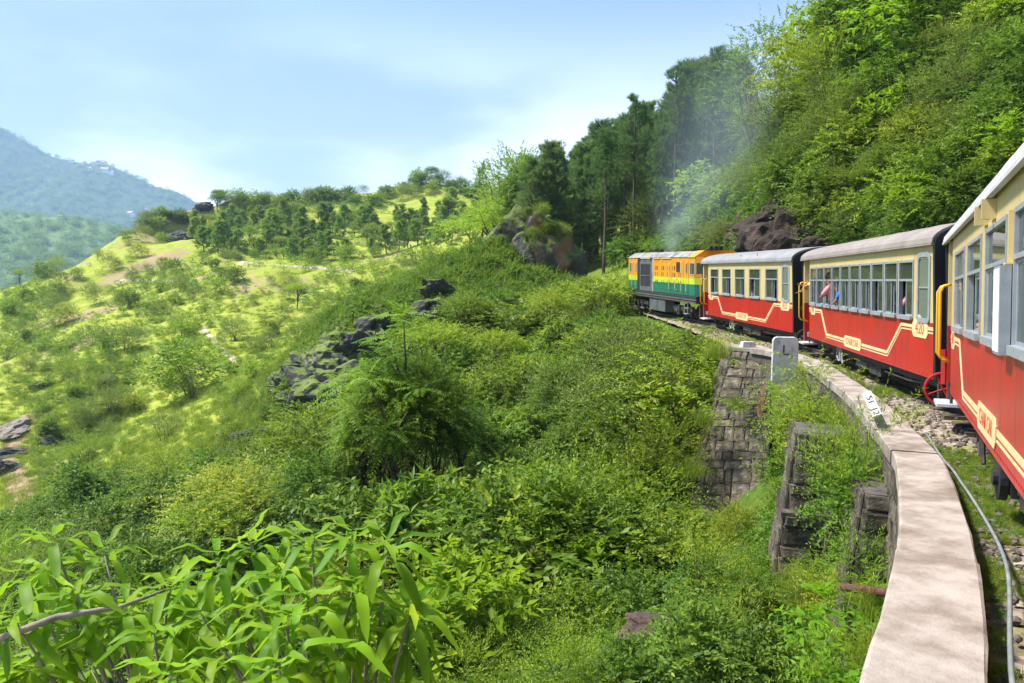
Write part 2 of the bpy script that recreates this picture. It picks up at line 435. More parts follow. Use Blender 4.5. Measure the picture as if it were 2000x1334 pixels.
# ------------------------------------------------------------------ lie of the land
pts = []
def P(px, py, y, dz=0): p = ray(px, py) * y; pts.append((p[0], p[1], p[2] + dz))
for a in [(1000, 1334, 10), (500, 1334, 11.5), (0, 1334, 13), (1250, 1200, 13), (1000, 1120, 17),
          (800, 960, 27), (600, 900, 37), (400, 1010, 33), (150, 1150, 27), (0, 1010, 42), (200, 940, 44), (0, 850, 62), (300, 800, 62), (1300, 720, 24), (1200, 790, 24), (1100, 700, 32),
          (1000, 770, 30), (900, 810, 31), (1100, 900, 21.5), (1300, 900, 20), (1380, 720, 22.5), (1260, 650, 30), (1200, 625, 38), (750, 1100, 19)]:
    P(*a, -.45)
for a in [(1560, 1120, 11.0), (1625, 1290, 8.0), (1500, 1334, 8.6), (1340, 1008, 18.3), (1450, 985, 17.2), (1500, 1100, 11.5), (1400, 1200, 10.5), (1510, 985, 15.5)]:
    P(*a)
for a in [(100, 700, 88), (300, 650, 98), (0, 625, 128), (0, 577, 150), (100, 548, 158), (250, 500, 168), (480, 524, 142), (690, 537, 128), (450, 567, 122), (600, 622, 95), (520, 700, 72),
          (270, 455, 190), (330, 430, 205), (430, 405, 215), (500, 400, 215), (620, 390, 220), (760, 390, 225), (800, 362, 232), (840, 352, 235), (900, 365, 232), (950, 385, 225), (1000, 410, 200),
          (600, 470, 170), (800, 480, 160), (900, 470, 140), (960, 440, 150), (400, 470, 180),
          (550, 735, 46), (620, 655, 47), (700, 585, 49), (820, 535, 52), (930, 490, 55), (1020, 490, 58), (1110, 545, 57), (1160, 550, 54), (1210, 540, 50),
          (600, 780, 41), (680, 700, 43), (760, 645, 44.5), (880, 612, 46), (1000, 605, 48), (1110, 605, 48)]:
    P(*a)
pts += [(-24, 62, -9), (-15, 68, -6.5), (-5, 74, -3), (3, 76, -1), (-40, 75, -10.5), (-4, 2, -6.5), (-12, 5, -9), (-30, 20, -15), (-10, -6, -8), (1, 0, -5), (-2, -6, -5.5), (-30, -6, -14), (-60, 42, -20), (-100, 90, -20), (-80, 60, -21),
        (-132, 165, -28), (-150, 130, -30), (-130, 220, -30), (-110, 250, -12), (-60, 285, 6), (0, 285, 14), (30, 262, 19), (-90, 200, 5), (-20, 120, -1), (-5, 110, 0), (20, 90, 3), (2, 92, 1), (11, 76, 1), (40, 150, 10), (6, 58, -1), (12, 64, 1.5), (22, 62, 12), (32, 62, 22),
        (24, 78, 7), (40, 90, 13), (60, 112, 16), (40, 220, 20), (90, 180, 20), (100, 280, 15), (30, 45, 18), (50, 50, 24), (60, 80, 22)]
pts = np.array(pts); pts[:, 2] += 0
SC = 60.0
def tps_k(d2): return np.where(d2 > 1e-12, 0.5 * d2 * np.log(np.maximum(d2, 1e-12)), 0)
A = pts[:, :2] / SC
Kp = tps_k(((A[:, None] - A[None]) ** 2).sum(-1)) + 2e-4 * np.eye(len(A))
Pm = np.c_[np.ones(len(A)), A]
sysm = np.block([[Kp, Pm], [Pm.T, np.zeros((3, 3))]])
wts = np.linalg.solve(sysm, np.r_[pts[:, 2], np.zeros(3)])
def tps(x, y):
    q = np.stack([np.ravel(x), np.ravel(y)], -1) / SC
    o = np.empty(len(q))
    for i in range(0, len(q), 20000):
        b = q[i:i + 20000]
        o[i:i + 20000] = tps_k(((b[:, None] - A[None]) ** 2).sum(-1)) @ wts[:-3] + wts[-3] + b @ wts[-2:]
    return o.reshape(np.shape(x))
def sstep(t): t = np.clip(t, 0, 1); return t * t * (3 - 2 * t)
def height(x, y, fine=True):
    x = np.asarray(x, float); y = np.asarray(y, float)
    base = tps(x, y)
    if fine:
        amp = np.clip(np.hypot(x, y) / 60, .12, 1.6)
        base = base + amp * (.55 * fbm(x / 9, y / 9, seed=3, oct=4) + .8 * noise3(x / 26, y / 26, seed=9) * np.clip(y / 90, 0, 1))
    xe = edge_x(y); xr = right_x(y); zb = trk_z(y) - .30
    soft = np.interp(y, [0, 18, 22, 34], [.2, .2, 1.5, 2.6])
    left = zb + (base - zb) * sstep((xe - x) / soft)
    left = np.where(x < xe, np.minimum(left, zb + .1 + 2 * sstep((y - 40) / 8) * 3), left)
    q = np.maximum(x - xr, 0)
    slope = np.interp(y, [-10, 18, 33, 46, 58, 72], [1.28, 1.32, 1.72, 1.62, 1.05, .5])
    hill = zb + np.minimum(slope * np.maximum(q - .5, 0), 36) + np.clip(q / 3, 0, 1) * .8 * fbm(x / 5, y / 5, seed=21, oct=3)
    z = np.where(x < xe, left, np.where(x > xr, hill, zb))
    w = sstep((y - 47) / 9)
    return z * (1 - w) + base * w
def height_fast(x, y):
    """height read from the ground sheet itself"""
    ang, rad, gz, na, nr = LAND
    a = np.arctan2(x + .5, y + 5.0); r = np.hypot(x + .5, y + 5.0)
    i = np.clip((a - ang[0]) / (ang[-1] - ang[0]) * (na - 1), 0, na - 1.001); j = np.clip(np.log(r / rad[0]) / np.log(rad[-1] / rad[0]) * (nr - 1), 0, nr - 1.001)
    ia = i.astype(int); ja = j.astype(int); fi = i - ia; fj = j - ja
    return gz[ja, ia] * (1 - fi) * (1 - fj) + gz[ja, ia + 1] * fi * (1 - fj) + gz[ja + 1, ia] * (1 - fi) * fj + gz[ja + 1, ia + 1] * fi * fj
def ground_hit(px, py, ymin=2.0, ymax=330):
    """where the line of sight through photograph points meets the land; arrays in, rows x, y, z out (nan when it misses)"""
    px = np.atleast_1d(np.asarray(px, float)); py = np.atleast_1d(np.asarray(py, float))
    d = np.stack([ray(a, b) for a, b in zip(px, py)])
    ts = np.geomspace(ymin, ymax, 260)
    X = d[:, 0:1] * ts; Y = d[:, 1:2] * ts; Z = d[:, 2:3] * ts
    H = height_fast(X, Y)
    below = Z < H
    i = below.argmax(1); ok = below.any(1) & (i > 0)
    i = np.maximum(i, 1); r_ = np.arange(len(px))
    g0 = Z[r_, i - 1] - H[r_, i - 1]; g1 = Z[r_, i] - H[r_, i]
    t = ts[i - 1] + (ts[i] - ts[i - 1]) * g0 / (g0 - g1 + 1e-9)
    out = d * t[:, None]
    out[:, 2] = height_fast(out[:, 0], out[:, 1])
    out[~ok] = np.nan
    return out

# ------------------------------------------------------------------ ground sheet
na, nr = 520, 400     # columns, rings of the ground sheet
ang = np.linspace(R(-68), R(62), na); rad = np.geomspace(1.2, 420, nr)
Ag, Rg = np.meshgrid(ang, rad)
gx = np.sin(Ag) * Rg * 1.0 - 0.5; gy = np.cos(Ag) * Rg - 5.0
gz = height(gx, gy); LAND = (ang, rad, gz, na, nr)
far = sstep((Rg - 330) / 90); gz = gz * (1 - far) + (-110) * far
idx = np.arange(na * nr).reshape(nr, na)
F = np.stack([idx[:-1, :-1], idx[:-1, 1:], idx[1:, 1:], idx[1:, :-1]], -1).reshape(-1, 4)[:, ::-1]
def ground_mat():
    m, nt, out = new_mat('hill_ground')
    L = nt.links.new
    p = nt.nodes.new('ShaderNodeBsdfPrincipled'); p.inputs['Roughness'].default_value = .95; p.inputs['Specular IOR Level'].default_value = .1
    big = noise_node(nt, .055, 6, .62); mid = noise_node(nt, .55, 7, .66); sml = noise_node(nt, 5.0, 6, .7)
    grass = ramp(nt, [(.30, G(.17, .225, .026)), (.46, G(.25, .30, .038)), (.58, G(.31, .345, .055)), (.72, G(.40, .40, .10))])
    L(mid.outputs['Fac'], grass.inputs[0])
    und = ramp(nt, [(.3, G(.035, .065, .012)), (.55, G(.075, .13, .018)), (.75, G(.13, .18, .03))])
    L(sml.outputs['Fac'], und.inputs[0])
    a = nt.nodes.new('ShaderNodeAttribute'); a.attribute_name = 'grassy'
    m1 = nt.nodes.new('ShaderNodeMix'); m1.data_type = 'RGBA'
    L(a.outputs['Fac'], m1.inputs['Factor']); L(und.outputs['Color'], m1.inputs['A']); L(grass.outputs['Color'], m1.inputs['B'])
    soil = ramp(nt, [(.3, G(.22, .15, .09)), (.7, G(.42, .31, .21))]); L(sml.outputs['Fac'], soil.inputs[0])
    add = nt.nodes.new('ShaderNodeMath'); add.operation = 'MULTIPLY_ADD'
    L(mid.outputs['Fac'], add.inputs[0]); add.inputs[1].default_value = .6; L(big.outputs['Fac'], add.inputs[2])
    sm = ramp(nt, [(.865, (0, 0, 0)), (.92, (1, 1, 1))]); L(add.outputs[0], sm.inputs[0])
    m2 = nt.nodes.new('ShaderNodeMix'); m2.data_type = 'RGBA'
    L(sm.outputs['Color'], m2.inputs['Factor']); L(m1.outputs['Result'], m2.inputs['A']); L(soil.outputs['Color'], m2.inputs['B'])
    L(m2.outputs['Result'], p.inputs['Base Color'])
    b = nt.nodes.new('ShaderNodeBump'); b.inputs['Strength'].default_value = .9; b.inputs['Distance'].default_value = .25
    L(mid.outputs['Fac'], b.inputs['Height']); L(b.outputs[0], p.inputs['Normal'])
    L(p.outputs[0], out.inputs['Surface'])
    return m
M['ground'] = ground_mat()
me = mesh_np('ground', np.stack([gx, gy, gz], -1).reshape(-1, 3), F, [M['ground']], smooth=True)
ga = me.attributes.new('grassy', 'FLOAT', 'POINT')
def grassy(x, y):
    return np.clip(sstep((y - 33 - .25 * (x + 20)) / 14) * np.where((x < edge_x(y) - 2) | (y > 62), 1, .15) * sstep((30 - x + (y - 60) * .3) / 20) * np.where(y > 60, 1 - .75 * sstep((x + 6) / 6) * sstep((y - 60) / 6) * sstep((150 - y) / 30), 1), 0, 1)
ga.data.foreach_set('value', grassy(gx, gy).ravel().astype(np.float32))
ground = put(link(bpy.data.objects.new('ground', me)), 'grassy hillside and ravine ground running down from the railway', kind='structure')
# valley floor out to the horizon
th = np.linspace(0, 2 * math.pi, 97)[:-1]
rr = np.array([300, 700, 1500, 3000, 6000.])
V = np.array([(math.sin(t) * r, math.cos(t) * r, -118 - r * .004) for r in rr for t in th])
ix = np.arange(len(rr) * 96).reshape(len(rr), 96)
F = np.stack([ix[:-1], np.roll(ix[:-1], -1, 1), np.roll(ix[1:], -1, 1), ix[1:]], -1).reshape(-1, 4)[:, ::-1]
M['forest_floor'] = surf('far_forest_floor', [(.35, G(.02, .05, .018)), (.6, G(.05, .10, .03)), (.75, G(.09, .14, .04))], .02, 1, 0)
put(link(bpy.data.objects.new('valley_floor', mesh_np('valley_floor', V, F, [M['forest_floor']]))), 'green valley floor far below the hills', kind='structure')

# ------------------------------------------------------------------ far mountain and forested hill across the valley
def far_hill(name, label, sil, y0, yspan, drop, x0, x1, nx, ny, amp, mat):
    az = np.array([ray(a, b)[0] for a, b in sil]); zz = np.array([ray(a, b)[2] * y0 for a, b in sil])
    xs = np.linspace(x0, x1, nx); ys = np.linspace(y0 - yspan, y0 + yspan * .6, ny)
    X, Y = np.meshgrid(xs, ys)
    ridge = np.interp(X / y0, az, zz)
    t = np.abs(Y - y0) / yspan
    gul = fbm(X / (yspan * .25), Y / (yspan * .5), seed=5, oct=5)
    Z = ridge - t ** .9 * (ridge + drop) + amp * gul * np.clip(t * 2.5, .12, 1)
    ix = np.arange(nx * ny).reshape(ny, nx)
    F = np.stack([ix[:-1, :-1], ix[:-1, 1:], ix[1:, 1:], ix[1:, :-1]], -1).reshape(-1, 4)
    o = put(link(bpy.data.objects.new(name, mesh_np(name, np.stack([X, Y, Z], -1).reshape(-1, 3), F, [mat], smooth=True))), label, kind='structure')
    def h(x, y):
        i = np.clip((np.asarray(x) - x0) / (x1 - x0) * (nx - 1), 0, nx - 1.001); j = np.clip((np.asarray(y) - ys[0]) / (ys[-1] - ys[0]) * (ny - 1), 0, ny - 1.001)
        a = i.astype(int); b = j.astype(int); fa = i - a; fb = j - b
        return Z[b, a] * (1 - fa) * (1 - fb) + Z[b, a + 1] * fa * (1 - fb) + Z[b + 1, a] * (1 - fa) * fb + Z[b + 1, a + 1] * fa * fb
    return o, h
M['mountain'] = surf('mountain_woods', [(.35, G(.022, .045, .022)), (.55, G(.04, .075, .03)), (.75, G(.085, .12, .05))], .018, 1, 0, detail=8)
M['far_wood'] = surf('far_sunlit_woods', [(.35, G(.06, .11, .03)), (.55, G(.12, .19, .05)), (.75, G(.20, .27, .08))], .03, 1, 0, detail=8)  # lighter than the mountain woods: the hill's sunlight is put into the colour
mountain, mountain_h = far_hill('mountain', 'high blue hazy mountain ridge across the valley', [(-500, 90), (-200, 170), (0, 247), (45, 272), (100, 302), (150, 312), (212, 318), (255, 340), (300, 362), (345, 372), (400, 403), (480, 450), (650, 560), (900, 640)],
                                2600, 1250, 140, -2600, 500, 150, 90, 34, M['mountain'])
forest_hill, forest_h = far_hill('forest_hill', 'lower pale green forested hill in front of the mountain', [(-400, 400), (-150, 405), (0, 415), (60, 418), (130, 425), (200, 437), (260, 455), (350, 500), (500, 560), (800, 640)],
                                 1150, 620, 120, -1300, 200, 120, 70, 14, M['far_wood'])
# ------------------------------------------------------------------ haze between here and the mountains
hb = MB(); hb.box(-4500, 2600, -400, 4300, -150, 640)
# ------------------------------------------------------------------ railway: ballast, track, parapet viaduct
def offset_line(line, d):
    t = np.gradient(line[:, :2], axis=0); t /= np.linalg.norm(t, axis=1, keepdims=True)
    o = line.copy(); o[:, 0] -= t[:, 1] * d; o[:, 1] += t[:, 0] * d      # positive d = left
    return o
ys = np.linspace(-3.5, 56, 420); cs = np.linspace(0, 1, 30)
YY, CC = np.meshgrid(ys, cs, indexing='ij')
XX = edge_x(YY) * (1 - CC) + (right_x(YY) + .5) * CC
gauge_d = np.abs(XX - trk_x(YY))
ZZ = trk_z(YY) - .125 + .030 * fbm(XX * 2.2, YY * 2.2, seed=31) - .03 * sstep((gauge_d - .8) / .6)
ix = np.arange(XX.size).reshape(XX.shape)
F = np.stack([ix[:-1, :-1], ix[1:, :-1], ix[1:, 1:], ix[:-1, 1:]], -1).reshape(-1, 4)[:, ::-1]
def ballast_mat():
    m, nt, out = new_mat('ballast')
    L = nt.links.new
    tcn = nt.nodes.new('ShaderNodeTexCoord'); v = nt.nodes.new('ShaderNodeTexVoronoi'); v.inputs['Scale'].default_value = 15
    L(tcn.outputs['Object'], v.inputs['Vector'])
    r = ramp(nt, [(0, G(.09, .065, .048)), (.35, G(.19, .145, .112)), (.7, G(.31, .25, .20)), (1, G(.42, .35, .30))])
    sp = nt.nodes.new('ShaderNodeSeparateColor'); L(v.outputs['Color'], sp.inputs[0]); L(sp.outputs[0], r.inputs[0])
    n = noise_node(nt, 1.5, 6, .65); gr = ramp(nt, [(.50, (0, 0, 0)), (.60, (1, 1, 1))]); L(n.outputs['Fac'], gr.inputs[0])
    n2 = noise_node(nt, 14, 5, .7); gc = ramp(nt, [(.3, G(.12, .135, .025)), (.7, G(.28, .28, .06))]); L(n2.outputs['Fac'], gc.inputs[0])
    mx = nt.nodes.new('ShaderNodeMix'); mx.data_type = 'RGBA'
    L(gr.outputs['Color'], mx.inputs['Factor']); L(r.outputs['Color'], mx.inputs['A']); L(gc.outputs['Color'], mx.inputs['B'])
    p = nt.nodes.new('ShaderNodeBsdfPrincipled'); p.inputs['Roughness'].default_value = .95
    L(mx.outputs['Result'], p.inputs['Base Color'])
    b = nt.nodes.new('ShaderNodeBump'); b.inputs['Strength'].default_value = .9; b.inputs['Distance'].default_value = .03
    L(v.outputs['Distance'], b.inputs['Height']); b.invert = True; L(b.outputs[0], p.inputs['Normal'])
    L(p.outputs[0], out.inputs['Surface']); return m
M['ballast'] = ballast_mat()
put(link(bpy.data.objects.new('ballast_bed', mesh_np('ballast_bed', np.stack([XX, YY, ZZ], -1).reshape(-1, 3), F, [M['ballast']], smooth=True))),
    'brown stone ballast with grass under the track', kind='structure')
track = empty('railway_track', (0, 0, 0), label='narrow gauge railway track curving under the train', cat='track')
tl = TRK[(TRK[:, 1] > -4)]
for sgn in (1, -1):
    c = offset_line(tl, sgn * .40)
    b = MB()
    prof = [(-.055, -.11), (.055, -.11), (.055, -.095), (.012, -.08), (.012, -.03), (.03, -.022), (.03, 0), (-.03, 0), (-.03, -.022), (-.012, -.03), (-.012, -.08), (-.055, -.095)]
    tg = np.gradient(c[:, :2], axis=0); tg /= np.linalg.norm(tg, axis=1, keepdims=True)
    n = len(prof)
    vv = [(c[i, 0] - tg[i, 1] * -q[0] , c[i, 1] + tg[i, 0] * -q[0], c[i, 2] + q[1]) for i in range(len(c)) for q in prof]
    ff = [(i * n + k, i * n + (k + 1) % n, (i + 1) * n + (k + 1) % n, (i + 1) * n + k) for i in range(len(c) - 1) for k in range(n)]
    b.add(vv, ff); b.build('rail', M['rail'], track)
slb = MB(); slb.box(-.75, .75, -.11, .11, -.20, -.085); sl_me = slb.mesh('sleeper', M['sleeper'])
seg = np.r_[0, np.cumsum(np.linalg.norm(np.diff(tl[:, :2], axis=0), axis=1))]
for d in np.arange(1.0, 48, .68):
    p_ = [np.interp(d, seg, tl[:, k]) for k in range(3)]; q_ = [np.interp(d + .1, seg, tl[:, k]) for k in range(3)]
    o = bpy.data.objects.new('sleeper', sl_me); link(o, track); o.location = p_
    o.rotation_euler = (0, 0, math.atan2(q_[1] - p_[1], q_[0] - p_[0]) - math.pi / 2)

# stones: unit blocks with rough chamfered faces, shared by all masonry
stone_me = []
for k in range(7):
    b = MB(); j = lambda a: a + random.uniform(-.05, .05)
    i_ = .10
    v0 = [(j(-.5), 0, j(-.5)), (j(.5), 0, j(-.5)), (j(.5), 0, j(.5)), (j(-.5), 0, j(.5))]
    v1 = [(a * (1 - i_ * .5), .6, c * (1 - i_ * .5)) for a, _, c in v0]
    v2 = [(a * .72 + random.uniform(-.05, .05), 1 + random.uniform(-.2, .25), c * .72 + random.uniform(-.05, .05)) for a, _, c in v0]
    b.add(v0 + v1 + v2, [(0, 1, 5, 4), (1, 2, 6, 5), (2, 3, 7, 6), (3, 0, 4, 7), (4, 5, 9, 8), (5, 6, 10, 9), (6, 7, 11, 10), (7, 4, 8, 11), (8, 9, 10, 11)])
    stone_me.append(b.mesh('stone', M['stone']))
def facing(parent, p00, p10, p01, p11, rows, w, proud=.06, skip=0):
    """courses of stones on the quad p00-p10 (bottom) to p01-p11 (top); each stone an object"""
    p00, p10, p01, p11 = [Vector(p) for p in (p00, p10, p01, p11)]
    out_n = (p10 - p00).cross(p01 - p00).normalized()
    vb = np.linspace(0, 1, rows + 1); vb[1:-1] += rng.uniform(-.28, .28, rows - 1) / rows
    for r in range(rows):
        v0, v1 = vb[r], vb[r + 1]; vm = (v0 + v1) / 2
        a = p00.lerp(p01, vm); b = p10.lerp(p11, vm); ln = (b - a).length
        hh = (p00.lerp(p01, v1) - p00.lerp(p01, v0)).length
        ua = (b - a).normalized(); x = 0
        while x < ln - .02:
            ww = min(w * random.choice([.55, .8, 1, 1.3, 1.8]) * random.uniform(.8, 1.2), ln - x)
            if ln - x - ww < .08: ww = ln - x
            if random.random() >= skip:
                o = bpy.data.objects.new('stone', random.choice(stone_me)); link(o, parent)
                up = out_n.cross(ua) * -1
                if up.z < 0: up = -up
                c = a + ua * (x + ww / 2)
                mt = Matrix((ua * (ww - .014), out_n * proud * random.uniform(.7, 1.3), up * (hh - .012))).transposed().to_4x4()
                mt.translation = c
                o.matrix_basis = mt
            x += ww
def block8(c):
    b = MB(); return b.add(c, [(0, 3, 2, 1), (4, 5, 6, 7), (0, 1, 5, 4), (1, 2, 6, 5), (2, 3, 7, 6), (3, 0, 4, 7)])
wall = empty('parapet_wall', tuple(WALL[40]), label='curved stone parapet wall with pale concrete coping beside the track', cat='wall')
def w_local(p): return Vector(p) - Vector(WALL[40])
wseg = np.r_[0, np.cumsum(np.linalg.norm(np.diff(WALL[:, :2], axis=0), axis=1))]
def wpt(d, off, dz):
    p = np.array([np.interp(d, wseg, WALL[:, k]) for k in range(3)]); q = np.array([np.interp(d + .05, wseg, WALL[:, k]) for k in range(3)]); o_ = np.array([np.interp(d - .05, wseg, WALL[:, k]) for k in range(3)])
    t = (q - o_)[:2]; t /= np.linalg.norm(t)
    return Vector((p[0] - t[1] * off, p[1] + t[0] * off, p[2] + dz))
def d_of_y(y): return float(np.interp(y, WALL[:, 1], wseg))
cuts = [0.05, 2.2, d_of_y(1.2), d_of_y(4.4), d_of_y(7.55), d_of_y(11.0), d_of_y(13.3), d_of_y(15.6), wseg[-1] - .6]
for a_, b_ in zip(cuts[:-1], cuts[1:]):
    n_ = max(4, int((b_ - a_) / .3)); b = MB(); vv = []
    jz = random.uniform(-.008, .010); jw = random.uniform(-.012, .012)
    for i, d in enumerate(np.linspace(a_ + .009, b_ - .009, n_ + 1)):
        e = random.uniform(-.006, .006)
        for off, dz in ((-.225 + e, -.15), (-.225 + e, -.012), (-.21, 0), (.21 + jw, 0), (.225 + jw + e, -.012), (.225 + jw + e, -.15)):
            vv.append(w_local(wpt(d, off, dz + jz)))
    ff = [(i * 6 + k, i * 6 + (k + 1) % 6, (i + 1) * 6 + (k + 1) % 6, (i + 1) * 6 + k) for i in range(n_) for k in range(6)] + [(5, 4, 3, 2, 1, 0), tuple(n_ * 6 + k for k in range(6))]
    b.add(vv, ff).build('coping_slab', M['concrete'], wall)
b = MB(); vv = []
ds = np.linspace(.05, wseg[-1] - .5, 70)
for d in ds:
    vv += [w_local(wpt(d, -.17, -.15)), w_local(wpt(d, .17, -.15)), w_local(wpt(d, .26, -3.9)), w_local(wpt(d, -.17, -3.9))]
b.add(vv, [(i * 4 + k, i * 4 + (k + 1) % 4, (i + 1) * 4 + (k + 1) % 4, (i + 1) * 4 + k) for i in range(69) for k in range(4)] + [(3, 2, 1, 0), (276, 277, 278, 279)])
b.build('wall_core', M['mortar'], wall)
def wall_stones(d0, d1, step, z0, z1, rows, w):
    for d in np.arange(d0, d1 - .01, step):
        e = min(d + step, d1)
        lo = .17 + .09 * (-z0 - .15) / 3.75; hi = .17 + .09 * (-z1 - .15) / 3.75
        facing(wall, w_local(wpt(e, lo, z0)), w_local(wpt(d, lo, z0)), w_local(wpt(e, hi, z1)), w_local(wpt(d, hi, z1)), rows, w, .045)
wall_stones(d_of_y(3.2), d_of_y(8.2), .9, -1.35, -.155, 5, .32)
wall_stones(d_of_y(9.6), d_of_y(14.6), 1.2, -1.5, -.155, 5, .42)

# three battered piers standing out from the wall
def pier(y, reach, half, z_base, ledges, label):
    d = d_of_y(y); c = wpt(d, 0, 0); a = (wpt(d, 1, 0) - c).normalized(); t = Vector((a.y, -a.x, 0))
    p = empty('stone_pier', (c.x, c.y, z_base), label=label, cat='pier')
    zs = [z_base] + ledges + [c.z - .5]
    for i in range(len(zs) - 1):
        grow = (len(zs) - 2 - i) * .13
        r0, r1 = reach + grow, reach + grow - .10 * (zs[i + 1] - zs[i]); h = half + grow
        def q(o, s, z): return a * o + t * s + Vector((0, 0, z - z_base))
        top = zs[i + 1]
        cor = [q(.1, h, zs[i]), q(r0, h, zs[i]), q(r0, -h, zs[i]), q(.1, -h, zs[i]), q(.1, h, top), q(r1, h, top), q(r1, -h, top), q(.1, -h, top)]
        block8(cor).build('pier_stage', M['mortar'], p)
        rows = max(2, int((top - zs[i]) / .22))
        e = .012
        facing(p, q(r0, -h - e, zs[i]), q(.15, -h - e, zs[i]), q(r1, -h - e, top), q(.15, -h - e, top), rows, .34, .045)
        facing(p, q(r0 + e, h, zs[i]), q(r0 + e, -h, zs[i]), q(r1 + e, h, top), q(r1 + e, -h, top), rows, .30, .045)
        if i < len(zs) - 2:
            b = MB(); z_ = top - z_base
            cc = [q(.1, h + .06, top - .06), q(r1 + .06, h + .06, top - .06), q(r1 + .06, -h - .06, top - .06), q(.1, -h - .06, top - .06)]
            cc += [v + Vector((0, 0, .10)) for v in cc]
            block8(cc).build('ledge', M['stone'], p)
    return p
pier(11.2, 1.15, .42, -5.9, [-4.75, -3.75], 'stepped stone pier with two ledges standing out below the parapet')
pier(9.5, .62, .26, -5.8, [], 'narrow stone pier rising behind willow leaves below the parapet')
pier(7.9, .80, .36, -5.8, [], 'short stone pier just behind the rusty drain pipe')

# battered wing wall at the far end
tl_, tr_, bl_, br_ = at(1431, 684, 20.4), at(1508, 690, 19.1), at(1338, 1030, 18.2), at(1500, 1030, 16.9)
pn_ = (br_ - bl_).cross(tl_ - bl_); rv_ = Vector(ray(1508, 690)); tr_ = rv_ * (pn_.dot(bl_) / pn_.dot(rv_))
bk = Vector((.25, 2.0, 0)); bkt = Vector((.15, 1.2, 0))
ww_ = empty('wing_wall', tuple(bl_), label='tall battered rubble stone wing wall at the far end of the viaduct', cat='wall')
L0 = lambda v: v - bl_
block8([L0(bl_), L0(br_), L0(br_ + bk), L0(bl_ + bk), L0(tl_), L0(tr_), L0(tr_ + bkt), L0(tl_ + bkt)]).build('wall_core', M['mortar'], ww_)
fr = Vector((0, -.012, 0))
facing(ww_, L0(bl_) + fr, L0(br_) + fr, L0(tl_) + fr, L0(tr_) + fr, 17, .34, .05)
lf = Vector((-.012, 0, 0))
facing(ww_, L0(bl_ + bk) + lf, L0(bl_) + lf, L0(tl_ + bkt) + lf, L0(tl_) + lf, 17, .36, .05)
b = MB(); cz = Vector((0, 0, .09)); o_ = [L0(tl_) + Vector((-.08, -.08, 0)), L0(tr_) + Vector((.05, -.08, 0)), L0(tr_ + bkt), L0(tl_ + bkt) + Vector((-.08, 0, 0))]
block8(o_ + [v + cz for v in o_]).build('coping_slab', M['concrete'], ww_)

# marker stone, block, post, tie discs, pipes
p_ = at(1531, 745, 16.75); hgt = .0
mk = empty('marker_stone', tuple(p_), (0, 0, -.18), label='white round-cornered stone lettered L standing outside the parapet', cat='marker stone')
top = at(1531, 658, 16.75).z - p_.z; w_ = .285
prof = [(-w_, 0), (w_, 0), (w_, top - .09), (w_ - .03, top - .03), (w_ - .09, top), (-w_ + .09, top), (-w_ + .03, top - .03), (-w_, top - .09)]
MB().prism_y(prof, -.08, .08).build('slab', M['white_stone'], mk, bevel=.012)
def text(body, parent, mtx, size, mat, name='lettering', sx=1.0, ext=.002, align='CENTER'):
    cu = bpy.data.curves.new(name, 'FONT'); cu.body = body; cu.size = size; cu.align_x = align; cu.align_y = 'CENTER'; cu.extrude = ext
    cu.materials.append(mat)
    t_ = bpy.data.objects.new(name, cu); COL.objects.link(t_)
    me = bpy.data.meshes.new_from_object(t_.evaluated_get(bpy.context.evaluated_depsgraph_get()))
    bpy.data.objects.remove(t_)
    o = bpy.data.objects.new(name, me); link(o, parent)
    o.matrix_basis = mtx @ Matrix.Diagonal((sx, 1, 1, 1)); return o
def frame_mtx(loc, x, y):
    x = Vector(x).normalized(); y = Vector(y).normalized(); z = x.cross(y)
    m = Matrix((x, y, z)).transposed().to_4x4(); m.translation = loc; return m
text('L', mk, frame_mtx((.0, -.084, top * .70), (1, 0, 0), (0, 0, 1)), .34, M['text_black'], 'letter')
p_ = at(1460, 678, 20.35)
bl = empty('white_block', (p_.x, p_.y, tl_.z + .09), (0, 0, .15), label='small white painted block on the end of the wing wall', cat='block')
MB().add([(-.21, -.12, 0), (.21, -.12, 0), (.21, .12, 0), (-.21, .12, 0), (-.17, -.08, .17), (.19, -.08, .16), (.19, .10, .16), (-.17, .10, .17)],
         [(0, 3, 2, 1), (4, 5, 6, 7), (0, 1, 5, 4), (1, 2, 6, 5), (2, 3, 7, 6), (3, 0, 4, 7)]).build('body', M['white_stone'], bl, bevel=.012)
b0, b1 = at(1730, 848, 8.85), at(1693, 768, 9.2)
post = empty('distance_post', tuple(b0), label='leaning black and white distance post numbered 51 and 12', cat='post')
ax = (b1 - b0); ln = ax.length; axn = ax.normalized()
side = axn.cross(Vector((.42, .9, -.15))).normalized(); nrm = side.cross(axn).normalized()
if nrm.y > 0: nrm = -nrm
if side.x < 0: side = -side
def strip(a, c, mat, nm):
    q = lambda s, u, w: side * s + axn * u + nrm * w
    block8([q(-.055, a, 0), q(.055, a, 0), q(.055, a, .05), q(-.055, a, .05), q(-.055, c, 0), q(.055, c, 0), q(.055, c, .05), q(-.055, c, .05)]).build(nm, mat, post)
strip(-.35, ln * .42, M['black'], 'black_base'); strip(ln * .42 + .002, ln, M['white'], 'white_top')
for s_, u_ in (('12', ln * .53), ('51', ln * .80)):
    text(s_, post, frame_mtx(axn * u_ + nrm * .053, -axn, side), .105, M['text_black'], 'number')
def along(px0, py0, y0, px1, py1, y1, r, name, label, cat, mat, n=10):
    a, c = at(px0, py0, y0), at(px1, py1, y1)
    e = empty(name, tuple(a), label=label, cat=cat); d = (c - a)
    MB().tube([Vector((0, 0, 0)), d], r, n).build('tube', mat, e, smooth=False); return e, d
e, d = along(1648, 1147, 6.15, 1748, 1160, 5.5, .036, 'drain_pipe', 'rusty drain pipe sticking out from the parapet wall', 'pipe', M['rust'], 14)
